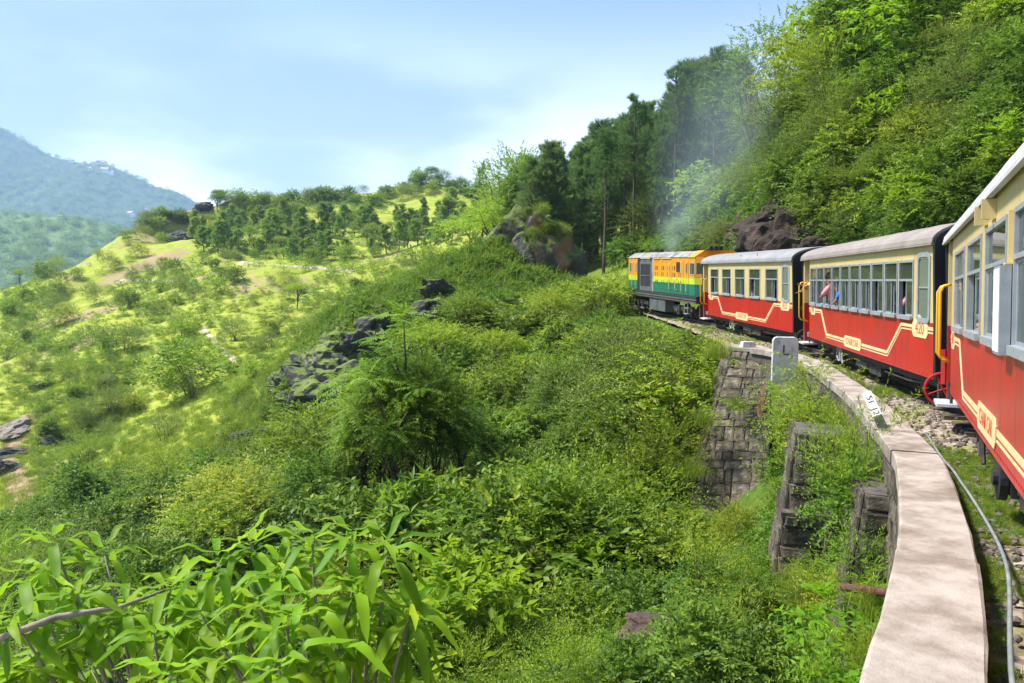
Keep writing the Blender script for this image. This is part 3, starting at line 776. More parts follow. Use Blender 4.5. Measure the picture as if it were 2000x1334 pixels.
MB().ring((0, 0, 0), d, .034, .007, 14, 5).build('pipe_rim', M['rust'], e)
for (px, py, y, r, lb) in ((1487, 790, 17.2, .36, 'rusty iron tie plate half hidden on the far part of the viaduct'), (1574, 858, 12.9, .46, 'rusty iron tie plate nearer on the viaduct face behind leaves')):
    c = at(px, py, y); dd = d_of_y(y); tgt = wpt(dd, .2, 0); nrm_ = (wpt(dd, 1, 0) - wpt(dd, 0, 0)).normalized()
    e = empty('tie_plate', tuple(c), label=lb, cat='tie plate', group='iron tie plates on the viaduct')
    MB().disc((0, 0, 0), nrm_, r, .05, 28).build('disc', M['rust'], e)
    MB().ring(nrm_ * .025, nrm_, r - .03, .02, 28, 6).build('rim', M['rust'], e)
    back = max((c - tgt).dot(nrm_), .15) + .3
    MB().tube([nrm_ * .35, -nrm_ * back], .028, 8).build('tie_rod', M['rust'], e)
cb = [wpt(d, -.36 - .05 * math.sin(d * 1.3) - .035 * max(0, 9 - d) , -.10 + .02 * math.sin(d * 2.1)) for d in np.linspace(d_of_y(.6), d_of_y(9.2), 40)]
e = empty('cable_pipe', tuple(cb[0]), label='thin grey pipe lying on the ballast along the parapet', cat='pipe')
MB().tube([p - cb[0] for p in cb], .013, 8).build('tube', M['pipe'], e, smooth=True)
# ------------------------------------------------------------------ coaches
BODY = 8.42; FULL = 9.20; EAVE = 2.10; WID = 2.10; SPL = .90; WTOP = 1.86; TRANS = 1.53
def window(parent, y0, y1, z0=SPL, z1=WTOP, x=0.0, open_far=True, slide=.5, thin=.035):
    """aluminium window: fixed pane above, one sliding sash below"""
    w = bpy.data.objects.new('window', None); link(w, parent); w.location = (x, (y0 + y1) / 2, z0); w.empty_display_size = .1
    h = (y1 - y0) / 2; H = z1 - z0; t = TRANS - z0; f = thin
    b = MB()
    b.box(-.014, .05, -h, -h + f, 0, H); b.box(-.014, .05, h - f, h, 0, H)
    b.box(-.014, .05, -h + f, h - f, H - f, H); b.box(-.014, .05, -h + f, h - f, t - f / 2, t + f / 2)
    b.box(-.045, .05, -h + f - .001, h - f + .001, -.03, f)
    b.build('frame', M['alu'], w)
    MB().box(.012, .018, -h + f, h - f, t + f / 2, H - f).build('pane', M['glass'], w)
    lo, hi = f, t - f / 2
    ww = (2 * h - 2 * f)
    for k, on in ((0, True), (1, False)):
        a = -h + f if (k == 0) == open_far else h - f - ww * slide     # sash in front, leaf behind it pushed across
        if not on: a = (-h + f if open_far else h - f - ww * slide) + (.10 if open_far else -.10) * ww
        c = a + ww * slide; xo = .006 if on else .030; s = .026
        sb = MB(); sb.box(xo, xo + .018, a, a + s, lo, hi); sb.box(xo, xo + .018, c - s, c, lo, hi); sb.box(xo, xo + .018, a + s, c - s, lo, lo + s); sb.box(xo, xo + .018, a + s, c - s, hi - s, hi)
        sb.build('sash', M['alu'], w)
        MB().box(xo + .007, xo + .011, a + s, c - s, lo + s, hi - s).build('pane', M['glass'], w)
    return w
def stripe_poly(path, w):
    """flat band of width w along a polyline in (y, z)"""
    L_, R_ = [], []
    for i, p in enumerate(path):
        p = Vector(p); d0 = (p - Vector(path[i - 1])).normalized() if i else None
        d1 = (Vector(path[i + 1]) - p).normalized() if i < len(path) - 1 else None
        d0 = d0 or d1; d1 = d1 or d0
        n0 = Vector((-d0.y, d0.x)); n1 = Vector((-d1.y, d1.x)); n = (n0 + n1).normalized(); k = w / 2 / max(n.dot(n0), .4)
        L_.append(p + n * k); R_.append(p - n * k)
    return L_, R_
def bands(parent, path, ws=((0, .055), (-.066, .022))):
    for off, w in ws:
        b = MB()
        # shift the whole path sideways for the thin companion line
        L_, R_ = stripe_poly(path, abs(off) * 2 if off else w)
        base = [Vector(p) for p in path] if not off else (L_ if L_[0].y < R_[0].y else R_)
        A_, B_ = stripe_poly(base, w)
        for i in range(len(path) - 1):
            q = [A_[i], A_[i + 1], B_[i + 1], B_[i]]
            b.prism([(v.x, v.y) for v in q], -.0045, .001)
        b.build('painted_stripe', M['stripe'], parent)
def badge(parent, yc, zc, w, h, body, size, sx):
    c = h * .25
    e = [(yc - w / 2, zc - h / 2 + c), (yc - w / 2 + c, zc - h / 2), (yc + w / 2 - c, zc - h / 2), (yc + w / 2, zc - h / 2 + c), (yc + w / 2, zc + h / 2 - c), (yc + w / 2 - c, zc + h / 2), (yc - w / 2 + c, zc + h / 2), (yc - w / 2, zc + h / 2 - c)]
    MB().prism(e, -.010, -.002).build('badge', M['stripe'], parent)
    text(body, parent, frame_mtx((-.0105, yc, zc + .004), (0, -1, 0), (0, 0, 1)), size, M['text_red'], 'lettering', sx)
def wheelset(parent, y, r=.33, z0=-.45):
    for x in (WID / 2 - .42, WID / 2 + .42):
        w = MB(); s = -1 if x < WID / 2 else 1
        w.disc((x, y, z0 + r), (1, 0, 0), r, .09, 28); w.disc((x - s * .05, y, z0 + r), (1, 0, 0), r + .025, .025, 28); w.disc((x + s * .055, y, z0 + r), (1, 0, 0), .10, .06, 14)
        w.build('wheel', M['steel_dark'], parent)
    MB().tube([(WID / 2 - .5, y, z0 + r), (WID / 2 + .5, y, z0 + r)], .06, 10).build('axle', M['steel_dark'], parent)
def bogie(parent, yc, name='bogie', wb=.75, z0=-.45):
    g = bpy.data.objects.new(name, None); link(g, parent); g.empty_display_size = .2
    g.location = (0, yc, 0)
    for s in (-1, 1): wheelset(g, s * wb, z0=z0)
    for x in (.22, WID - .34):
        b = MB(); b.box(x, x + .10, -wb - .3, wb + .3, z0 + .36, z0 + .50); b.box(x - .02, x + .12, -.22, .22, z0 + .2, z0 + .38)
        for s in (-1, 1): b.box(x - .04, x + .12, s * wb - .13, s * wb + .13, z0 + .18, z0 + .42)
        for s in (-1, 1): b.tube([(x + .05, s * .12, z0 + .22), (x + .05, s * .12, z0 + .5)], .06, 10)
        b.build('side_frame', M['steel_dark'], g)
    return g
def coach(key, name, label, wins, red_cuts, cream_cuts, number, roof_mat, narrow=None, seed=0):
    x, y, z, yaw, sl = VEH[key]
    rd = random.Random(seed)
    c = empty(name, (x, y, z), (sl, -.03, -yaw), label=label, cat='railway coach', group='red and cream coaches of the train')
    # lower red panels, upper cream panels, cream pillars
    cuts = [0] + red_cuts + [BODY]
    for a, b_ in zip(cuts[:-1], cuts[1:]):
        pb = MB(); pb.box(0, .04, a + .003, b_ - .003, 0, SPL - .035); pb.build('red_panel', M['red'], c)
    cuts = [0] + cream_cuts + [BODY]
    for a, b_ in zip(cuts[:-1], cuts[1:]):
        MB().box(0, .04, a + .003, b_ - .003, WTOP + .002, EAVE).build('cream_panel', M['cream'], c)
    ends = [0]
    for a, b_ in sorted(wins): ends += [a, b_]
    if narrow: ends = [0] + [narrow[0], narrow[1]] + ends[1:]
    ends += [BODY]
    for a, b_ in zip(ends[0::2], ends[1::2]):
        if b_ - a > .012: MB().box(0, .04, a + .002, b_ - .002, SPL - .033, WTOP).build('cream_pillar', M['cream'], c)
    MB().box(.045, .06, 0, BODY, 0, SPL).build('lining', M['interior'], c)
    for i, (a, b_) in enumerate(wins):
        far_open = rd.random() < .75
        window(c, a, b_, open_far=not far_open, slide=rd.uniform(.48, .56))
    if narrow:
        a, b_ = narrow; f = .05; zt = WTOP + .085; zb_ = SPL - .02
        w = bpy.data.objects.new('window', None); link(w, c); w.location = (0, (a + b_) / 2, zb_); h = (b_ - a) / 2; H = zt - zb_
        o8 = lambda hh, r_, z0, z1: [(-hh + r_, z0), (hh - r_, z0), (hh, z0 + r_), (hh, z1 - r_), (hh - r_, z1), (-hh + r_, z1), (-hh, z1 - r_), (-hh, z0 + r_)]
        A_ = o8(h + .03, .07, -.03, H + .03); B_ = o8(h - f + .02, .05, .045, H - .05)
        fb = MB(); fb.add([(-.018, *p) for p in A_] + [(-.018, *p) for p in B_] + [(.0, *p) for p in A_] + [(.02, *p) for p in B_],
                          [(i, (i + 1) % 8, 8 + (i + 1) % 8, 8 + i) for i in range(8)] + [(i, (i + 1) % 8, 16 + (i + 1) % 8, 16 + i) for i in range(8)] + [(8 + i, 8 + (i + 1) % 8, 24 + (i + 1) % 8, 24 + i) for i in range(8)])
        fb.box(-.012, .01, -h + f, h - f, H * .5 - .012, H * .5 + .012); fb.build('frame', M['alu'], w)
        MB().box(.004, .009, -h + f - .02, h - f + .02, .04, H - .045).build('pane', M['glass_frost'], w)
    # far side, partitions, floor, ceiling
    b = MB(); b.box(WID - .04, WID, 0, FULL, 0, SPL)
    b.box(WID - .04, WID, 0, FULL, WTOP, EAVE)
    ws = sorted(wins); e_ = [0] + [v for p in ws for v in p] + [FULL]
    for a, b2 in zip(e_[0::2], e_[1::2]):
        if b2 - a > .012: b.box(WID - .04, WID, a, b2, SPL, WTOP)
    b.build('off_side_wall', M['cream'], c)
    MB().box(.062, WID - .042, .05, FULL - .05, -.02, .10).build('floor', M['interior'], c)
    MB().box(.062, WID - .042, .8, .84, .10, EAVE).build('partition', M['interior'], c)
    MB().box(.30, WID - .042, BODY - .05, BODY - .012, .10, EAVE).build('partition', M['interior'], c)
    sm = MB(); sm.box(-.45, .45, -.21, .21, .28, .40); sm.box(-.45, .45, .17, .25, .40, .98); sme = sm.mesh('seat', M['seat'])
    for yy in np.arange(1.4, 7.8, .95):
        for xx in (.56, WID - .56):
            o = bpy.data.objects.new('seat', sme); link(o, c); o.location = (xx, yy, .08)
    # roof: low arc with seams
    arc = [(WID / 2 - math.cos(t) * (WID / 2 + .07), EAVE + (math.sin(t) ** .85) * .36) for t in np.linspace(0, math.pi, 19)]
    rb = MB(); ysr = np.linspace(-.04, FULL + .05, 93); vv = []
    for yy in ysr:
        sw = .010 * max(0, 1 - abs(((yy + .35) % 1.02) - .51) / .09) + rd.uniform(-.003, .003)
        vv += [(px_, yy, pz_ + sw * (1 if 1 < i < 17 else .3)) for i, (px_, pz_) in enumerate(arc)]
        vv += [(px_ * .985 + .015, yy, pz_ - .035) for px_, pz_ in arc[::-1]]
    n_ = 38
    rb.add(vv, [(i * n_ + k, i * n_ + (k + 1) % n_, (i + 1) * n_ + (k + 1) % n_, (i + 1) * n_ + k) for i in range(92) for k in range(n_)] + [tuple(range(n_))[::-1], tuple(92 * n_ + k for k in range(n_))])
    rb.build('roof', roof_mat, c, smooth=False)
    gb = MB(); gb.box(-.075, -.03, -.04, FULL + .05, EAVE - .035, EAVE - .008); gb.build('gutter', roof_mat, c)
    # black near end with its lettering; black buffer beam, hand wheel, coupling
    prof = [(0.006, 0.02), (WID, 0.02)] + [(px_ * .965 + .03, pz_ - .036) for px_, pz_ in arc[::-1]]
    MB().prism_y(prof, -.075, -.001).build('end_panel', M['black'], c)
    MB().prism_y(prof, FULL - .04, FULL).build('end_panel', M['black'], c)
    for zz, s_, t_ in ((.70, .17, '\u0938\u0940.\u0909.'), (.52, .055, 'T 9.4'), (.44, .055, 'S 32'), (.36, .055, 'CAP 24'), (.28, .05, '12-07')):
        text(t_, c, frame_mtx((.34, -.078, zz), (1, 0, 0), (0, 0, 1)), s_, M['text_white'], 'lettering', .9)
    MB().box(.05, WID - .05, -.11, -.03, -.28, .015).box(.12, WID - .12, -.03, FULL, -.14, -.022).build('underframe', M['steel_dark'], c)
    if key != 'near':
        hw = MB(); hw.ring((.22, -.30, -.10), (0, 1, .12), .21, .018, 24, 6)
        for k in range(4): hw.tube([(.22, -.30, -.10), (.22 + .21 * math.cos(k * 1.571 + .4), -.30, -.10 + .21 * math.sin(k * 1.571 + .4))], .012, 5)
        hw.tube([(.22, -.05, -.10), (.22, -.32, -.10)], .025, 8); hw.build('hand_wheel', M['steel_dark'], c)
    for yy in (-.3, FULL + .1):
        MB().box(WID / 2 - .14, WID / 2 + .14, yy - .28, yy + .28, -.22, .02).build('coupler', M['steel_dark'], c)
    # vestibule at the far end: recessed door, corner post, step, handrails
    door = bpy.data.objects.new('door', None); link(door, c); door.location = (.24, BODY + .03, 0)
    MB().box(0, .03, 0, .55, SPL, EAVE - .02).build('upper_panel', M['cream'], door); MB().box(0, .03, 0, .55, -.05, SPL - .003).build('lower_panel', M['red'], door)
    MB().box(-.012, -.002, .14, .42, 1.05, 1.85).build('pane', M['glass_frost'], door)
    MB().box(.03, .24, BODY - .001, BODY + .028, SPL + .002, EAVE).build('cream_pillar', M['cream'], c); MB().box(.03, .24, BODY - .001, BODY + .028, -.05, SPL).build('red_pillar', M['red'], c)
    MB().box(.0, .26, FULL - .17, FULL - .05, SPL + .002, EAVE).build('cream_pillar', M['cream'], c); MB().box(.0, .26, FULL - .17, FULL - .05, -.25, SPL).build('red_pillar', M['red'], c)
    for yy in (BODY + .10, FULL - .12):
        MB().tube([(0, yy, .42), (-.09, yy, .45), (-.13, yy, .52), (-.13, yy, 1.38), (-.09, yy, 1.46), (0, yy, 1.48)], .020, 8).build('handrail', M['yellow_rail'], c, smooth=True)
    MB().box(-.16, .22, BODY + .02, FULL - .16, -.20, -.15).build('step', M['white_stone'], c, bevel=.008)
    MB().tube([(.02, BODY + .08, -.15), (.02, BODY + .08, .1)], .02, 6).tube([(.02, FULL - .2, -.15), (.02, FULL - .2, .1)], .02, 6).build('step_bracket', M['steel_dark'], c)
    # livery
    bands(c, [(7.75, .775), (7.11, .775), (6.56, .215), (4.98, .215)])
    bands(c, [(3.70, .215), (2.13, .215), (1.42, .775), (.86, .775)])
    bands(c, [(BODY, .775), (8.22, .775)]); bands(c, [(.24, .775), (.005, .775)]); bands(c, [(BODY + .06 + .5, .775), (BODY + .07, .775)]) if False else None
    badge(c, 7.97, .755, .52, .255, 'NR', .21, .9)
    badge(c, 4.36, .195, 1.26, .25, 'CHAIR CAR', .20, .86)
    badge(c, .55, .745, .66, .275, number, .26, .95)
    # rivet row along the bottom, running gear, boxes and brake rigging
    rv = MB()
    for yy in np.arange(.08, BODY, .085 if key == 'near' else .17):
        rv.add([(-.006, yy - .009, .045), (-.006, yy + .009, .045), (-.006, yy + .009, .063), (-.006, yy - .009, .063), (.001, yy - .014, .040), (.001, yy + .014, .040), (.001, yy + .014, .068), (.001, yy - .014, .068)],
               [(0, 1, 2, 3), (0, 4, 5, 1), (1, 5, 6, 2), (2, 6, 7, 3), (3, 7, 4, 0)])
    rv.build('rivets', M['red'], c, kind='stuff')
    bogie(c, 1.65); bogie(c, 7.35)
    b = MB(); b.box(.16, .55, 3.0, 3.75, -.36, -.14); b.build('equipment_box', M['steel_dark'], c)
    b = MB(); b.box(.18, .50, 3.95, 4.75, -.32, -.14); b.build('equipment_box', M['steel_grey'], c)
    b = MB(); b.tube([(.14, 2.3, -.10), (.14, 3.0, -.17), (.14, 5.4, -.17), (.14, 6.2, -.10)], .022, 6); b.tube([(.12, .5, -.14), (.12, 1.4, -.20), (.12, 2.6, -.20)], .02, 6)
    b.build('brake_pipe', M['steel_dark'], c)
    b = MB(); b.tube([(.10, 5.62, -.02), (.10, 5.55, -.30), (.10, 5.50, -.38)], .022, 6); b.tube([(.10, 5.80, -.02), (.10, 5.72, -.34)], .02, 6); b.tube([(.10, 5.95, -.02), (.10, 6.02, -.25), (.10, 5.85, -.36)], .014, 6)
    b.build('brake_hanger', M['steel_dark'] if key == 'near' else M['alu'], c)
    return c
win10 = [(1.56 - .75 * 0 - .35 - .35 + .75 * k, 1.56 - .01 + .75 * k) for k in range(10)]
mid_c = coach('mid', 'railway_coach', 'red and cream coach numbered 420 with a row of ten joined windows', [(a, b) for a, b in win10], [1.70, 4.0, 6.18], [.83, 1.70, 4.0, 6.18], '420', M['roof_tan'], (.18, .66), 2)
far_c = coach('far', 'railway_coach', 'red and cream coach numbered 432 coupled right behind the diesel locomotive', [(1.12 + 1.48 * k, 2.13 + 1.48 * k) for k in range(5)], [1.16, 3.64, 5.12, 6.93], [1.16, 2.40, 3.64, 5.12, 6.93], '432', M['roof_grey'], (.28, .76), 5)
near_c = coach('near', 'railway_coach', 'nearest red and cream coach cut off by the right edge, with white destination board', [(.10 + 1.62 * k - .0, 1.36 + 1.62 * k) for k in range(0, 5)], [1.55, 2.83, 3.55, 5.07, 6.62], [1.4, 3.55, 5.07, 6.62], '418', M['roof_pale'], None, 9)
MB().disc((.10, 4.25, -.24), (1, 0, 0), .19, .06, 20).disc((.06, 4.25, -.24), (1, 0, 0), .07, .05, 12).box(.14, .5, 4.0, 4.5, -.36, -.10).build('dynamo_pulley', M['black'], near_c)
for a in (4.02, 4.55):                                             # small lamp brackets under the eave, board holder
    MB().box(-.10, -.001, a, a + .05, 1.90, 2.06).box(-.012, -.0005, a + .05, a + .25, 1.90, 2.06).build('lamp_bracket', M['cream'], near_c)
MB().box(-.085, -.02, 2.98, 3.30, .86, 1.48).build('board_back', M['alu'], near_c)
MB().box(-.090, -.086, 2.995, 3.285, .88, 1.46).build('destination_board', M['white'], near_c)
MB().box(-.03, -.001, 3.08, 3.12, 1.50, 1.86).box(-.05, -.001, 3.04, 3.16, 1.486, 1.50).build('board_slot', M['cream'], near_c)
hw = MB(); hw.ring((-.02, FULL + .20, -.05), (0, 1, 0), .24, .02, 28, 6)
for k in range(4): hw.tube([(-.02, FULL + .20, -.05), (-.02 + .24 * math.cos(k * 1.571 + .4), FULL + .20, -.05 + .24 * math.sin(k * 1.571 + .4))], .013, 5)
hw.build('hand_wheel', M['red'], near_c)
MB().tube([(-.02, FULL + .0, .05), (-.02, FULL + .0, .55)], .05, 8).build('brake_column', M['red'], near_c)
for a in (3.0, 4.6): MB().tube([(.05, a, EAVE + .04), (.05, a, EAVE + .24)], .012, 5).build('roof_stay', M['steel_dark'], far_c)

# ------------------------------------------------------------------ diesel locomotive
x, y, z, yaw, sl = VEH['loco']
LL = 9.45; HB = 1.68
loco = empty('diesel_locomotive', (x, y, z), (sl, -.02, -yaw), label='orange, lime and green diesel locomotive leading the train round the curve', cat='locomotive')
nose = .30
def band(y0, y1, z0, z1, mat, nm='body_panel', xo=0.0): MB().box(xo, xo + .05, y0 + .004, y1 - .004, z0, z1).build(nm, mat, loco)
doors = [1.62, 2.35, 3.05, 3.75, 4.6, 5.4]
for a, b_ in [(nose, 1.0), (1.0, 1.62)] + list(zip(doors[:-1], doors[1:])) + [(7.72, 8.3), (8.3, LL - .2)]:
    cab = b_ < 1.7 or a > 7.6
    band(a, b_, 0, .50, M['loco_green']); band(a, b_, .501, .76, M['loco_lime'])
    if not cab: band(a, b_, .761, HB, M['loco_yellow'])
def cab_side(y0, y1, wy0, wy1, wz0, wz1):
    band(y0, y1, .761, wz0, M['loco_yellow']); band(y0, y1, wz1, HB, M['loco_yellow'])
    if wy0 - y0 > .02: band(y0, wy0, wz0, wz1, M['loco_yellow'])
    if y1 - wy1 > .02: band(wy1, y1, wz0, wz1, M['loco_yellow'])
    w = bpy.data.objects.new('cab_window', None); link(w, loco); w.location = (0, (wy0 + wy1) / 2, (wz0 + wz1) / 2); h = (wy1 - wy0) / 2; v = (wz1 - wz0) / 2
    f = MB(); f.box(-.012, .03, -h, -h + .04, -v, v).box(-.012, .03, h - .04, h, -v, v).box(-.012, .03, -h + .04, h - .04, v - .04, v).box(-.012, .03, -h + .04, h - .04, -v, -v + .04).box(-.008, .03, h * .1, h * .1 + .03, -v + .04, v - .04)
    f.build('frame', M['alu'], w); MB().box(.012, .018, -h + .04, h - .04, -v + .04, v - .04).build('pane', M['glass'], w)
cab_side(nose, 1.0, .10 + nose - .1 + .02, .82, .90, 1.44); cab_side(1.0, 1.62, 1.08, 1.36, .95, 1.42)
cab_side(7.72, 8.3, 7.9, 8.05, 1.0, 1.4); cab_side(8.3, LL - .2, 8.62, 9.05, .90, 1.44)
# black pillar, radiator with slats
band(5.4, 5.62, 0, HB, M['loco_roof']); band(7.35, 7.72, 0, HB, M['black'], xo=-.02)
rad = bpy.data.objects.new('radiator', None); link(rad, loco); rad.location = (0, 5.62, 0)
MB().box(.04, .07, 0, 1.73, .0, HB).build('core', M['grille'], rad)
f = MB(); f.box(-.02, .04, 0, .14, 0, 1.5).box(-.02, .04, 1.6, 1.73, 0, 1.5).box(-.02, .04, .14, 1.6, 0, .22).box(-.02, .04, .14, 1.6, 1.34, HB).box(-.022, .04, .14, 1.6, .74, .79).box(-.022, .04, .85, .89, .22, .74).box(-.022, .04, .85, .89, .79, 1.34)
f.build('frame', M['steel_grey'], rad)
smb = MB(); smb.add([(0, -.34, 0), (0, .34, 0), (.03, .34, .028), (.03, -.34, .028), (.004, -.34, -.004), (.004, .34, -.004), (.034, .34, .024), (.034, -.34, .024)], [(0, 1, 2, 3), (7, 6, 5, 4), (0, 4, 5, 1), (3, 2, 6, 7)])
sme = smb.mesh('slat', M['grille'])
for yy in (.50, 1.245):
    for zz in list(np.arange(.24, .73, .052)) + list(np.arange(.81, 1.32, .052)):
        o = bpy.data.objects.new('slat', sme); link(o, rad); o.location = (-.012, yy, zz)
# louvres and vents on the engine doors
lb = MB()
lv = MB(); lv.box(-.008, .002, -.02, .02, -.10, .10); lme = lv.mesh('louvre', M['grille'])
for a in doors[:-1]:
    for k in (.18, .27, .45):
        for zz, s in ((1.18, 1.0), (.88, .9), (.52, .8)):
            if random.random() < .82:
                o = bpy.data.objects.new('louvre', lme); link(o, loco); o.location = (0, a + k, zz); o.scale = (1, 1, s)
vm = MB(); vm.box(-.006, .002, -.012, .012, -.02, .02); vme = vm.mesh('vent', M['grille'])
for a in doors[:-1]:
    for k in (.15, .35, .55):
        for zz in (.16, 1.46):
            o = bpy.data.objects.new('vent', vme); link(o, loco); o.location = (0, a + k, zz + random.uniform(-.02, .02))
MB().box(-.02, .02, 1.95, 2.35, 1.02, 1.46).build('vent_hatch', M['steel_dark'], loco)
MB().box(-.022, -.002, 1.99, 2.31, 1.06, 1.42).build('hatch_mesh', M['grille'], loco)
for yy, z0, z1 in ((1.02, .12, 1.50), (1.58, .1, 1.5), (3.05, .18, 1.42), (2.30, .2, .72), (7.85, .15, 1.45), (8.42, .15, 1.45)):
    MB().tube([(0, yy, z0), (-.09, yy, z0 + .02), (-.10, yy, z0 + .08), (-.10, yy, z1 - .08), (-.09, yy, z1 - .02), (0, yy, z1)], .018, 6).build('handrail', M['stripe'], loco, smooth=True)
# off side, ends, roof
MB().box(WID - .05, WID, nose, LL - .2, 0, HB).build('off_side_wall', M['loco_yellow'], loco)
MB().box(.08, WID - .08, 1.75, 7.6, .0, HB).build('engine_block', M['grille'], loco)
def end_face(y0, y1, sgn):
    """tapered cab front: side returns and face in the three colours, with a windscreen"""
    ins = .30
    for z0, z1, mt in ((0, .5, M['loco_green']), (.501, .76, M['loco_lime']), (.761, .95, M['loco_yellow']), (1.42, HB, M['loco_yellow'])):
        MB().add([(0, y0, z0), (ins, y1, z0), (WID - ins, y1, z0), (WID, y0, z0), (0, y0, z1), (ins, y1, z1), (WID - ins, y1, z1), (WID, y0, z1)],
                 [(0, 1, 5, 4), (1, 2, 6, 5), (2, 3, 7, 6), (4, 5, 6, 7), (0, 3, 2, 1)]).build('cab_front', mt, loco)
    f = MB()
    for (xa, ya), (xb, yb) in (((0, y0), (.05, y0 + (y1 - y0) * .17)), ((.24, y0 + (y1 - y0) * .8), (ins + .05, y1)), ((WID - .05, y0), (WID, y0)), ((WID / 2 - .05, y1), (WID / 2 + .05, y1))):
        f.add([(xa, ya, .951), (xb, yb, .951), (xb, yb, 1.419), (xa, ya, 1.419), (xa + .01, ya - sgn * .04, .951), (xb + .01, yb - sgn * .04, .951), (xb + .01, yb - sgn * .04, 1.419), (xa + .01, ya - sgn * .04, 1.419)],
              [(0, 1, 2, 3), (7, 6, 5, 4), (0, 3, 7, 4), (1, 5, 6, 2)])
    f.build('cab_pillar', M['loco_yellow'], loco)
    MB().add([(.03, y0 + (y1 - y0) * .1, .96), (ins, y1 - sgn * .01, .96), (WID - ins, y1 - sgn * .01, .96), (.03, y0 + (y1 - y0) * .1, 1.41), (ins, y1 - sgn * .01, 1.41), (WID - ins, y1 - sgn * .01, 1.41)], [(0, 1, 4, 3), (1, 2, 5, 4)]).build('windscreen', M['glass'], loco)
end_face(nose, .0, -1); end_face(LL - .2, LL, 1)
rp = [(-.03, HB), (.02, HB + .03), (.42, HB + .26), (WID - .42, HB + .26), (WID - .02, HB + .03), (WID + .03, HB)]
MB().prism_y(rp, 1.0, LL - .1).build('roof', M['loco_roof'], loco)
rp2 = [(-.035, HB - .01), (.015, HB + .035), (.42, HB + .275), (WID - .42, HB + .275), (WID - .015, HB + .035), (WID + .035, HB - .01)]
MB().prism_y(rp2, nose - .02, 1.0).build('cab_roof', M['loco_yellow'], loco)
MB().box(-.05, -.031, 3.0, 4.2, HB - .05, HB - .02).build('rain_strip', M['stripe'], loco); MB().box(-.05, -.031, 4.4, 5.3, HB - .05, HB - .02).build('rain_strip', M['stripe'], loco); MB().box(-.05, -.031, 5.7, 7.2, HB - .05, HB - .02).build('rain_strip', M['stripe'], loco)
b = MB(); b.tube([(.7, 6.2, HB + .2), (.7, 6.2, HB + .42)], .14, 12); b.box(.55, .95, 6.4, 7.1, HB + .2, HB + .36); b.tube([(.6, 6.6, HB + .36), (.6, 7.1, HB + .44)], .07, 8); b.build('exhaust_stack', M['black'], loco)
b = MB()
for k in (0, .22, .44): b.tube([(.55 + k, .35, HB + .30), (.55 + k, -.05, HB + .34), (.55 + k, -.12, HB + .35)], [.04, .05, .10], 10); b.box(.5 + k, .6 + k, .3, .5, HB + .2, HB + .3)
b.build('air_horn', M['black'], loco)
b = MB(); b.box(.5, 1.0, 1.9, 2.3, HB + .2, HB + .34); b.tube([(.75, 2.1, HB + .3), (.75, 2.1, HB + .46)], .05, 8); b.build('roof_vent', M['black'], loco)
# walkway and frame rails, tank, bogies, steps
for zz, mt in ((-.06, M['steel_dark']), (-.16, M['steel_grey']), (-.27, M['rail'])): MB().box(-.05, .06, .05, LL - .05, zz - .035, zz + .035).build('frame_rail', mt, loco)
MB().box(.03, WID - .03, .05, LL - .05, -.32, -.001).build('frame', M['steel_dark'], loco)
for a in (3.75, 4.85): MB().box(.0, .5, a, a + 1.06, -.92, -.325).build('fuel_tank', M['steel_grey'], loco, bevel=.02)
for yc in (1.85, 7.45):
    g = bogie(loco, yc, wb=.72, z0=-1.12)
    MB().box(.10, .22, -1.1, 1.1, -.72, -.50).tube([(.1, -.3, -.85), (.1, -.3, -.5)], .09, 10).tube([(.1, .3, -.85), (.1, .3, -.5)], .09, 10).build('spring_gear', M['steel_dark'], g)
for yy in (1.0, 8.3):
    st = MB(); st.tube([(.0, yy, -.3), (.0, yy, -.82)], .016, 5).tube([(.0, yy + .38, -.3), (.0, yy + .38, -.82)], .016, 5).box(-.04, .10, yy, yy + .38, -.83, -.80).box(-.02, .08, yy, yy + .38, -.58, -.555); st.build('steps', M['alu'], loco)
MB().box(.1, WID - .1, -.06, .02, -.95, -.325).box(.1, WID - .1, LL - .02, LL + .06, -.95, -.325).build('buffer_beam', M['rust'], loco)
MB().box(WID / 2 - .14, WID / 2 + .14, -.5, -.06, -.75, -.5).build('coupler', M['steel_dark'], loco)

# ------------------------------------------------------------------ passengers
def skin_body(name, joints, edges, mat, parent, root=0, sub=2):
    """one continuous skinned figure: joints name -> (co, radius)"""
    names = list(joints); me = bpy.data.meshes.new(name)
    me.from_pydata([joints[n][0] for n in names], [(names.index(a), names.index(b)) for a, b in edges], [])
    me.materials.append(mat)
    o = bpy.data.objects.new(name, me); link(o, parent)
    bm = bmesh.new(); bm.from_mesh(me); lay = bm.verts.layers.skin.verify(); bm.verts.ensure_lookup_table()
    for i, n in enumerate(names):
        r = joints[n][1]; bm.verts[i][lay].radius = (r, r) if not isinstance(r, tuple) else r; bm.verts[i][lay].use_root = (i == root)
    bm.to_mesh(me); bm.free()
    sk = o.modifiers.new('skin', 'SKIN'); sk.use_smooth_shade = True
    sb = o.modifiers.new('smooth', 'SUBSURF'); sb.levels = sub; sb.render_levels = sub
    return o
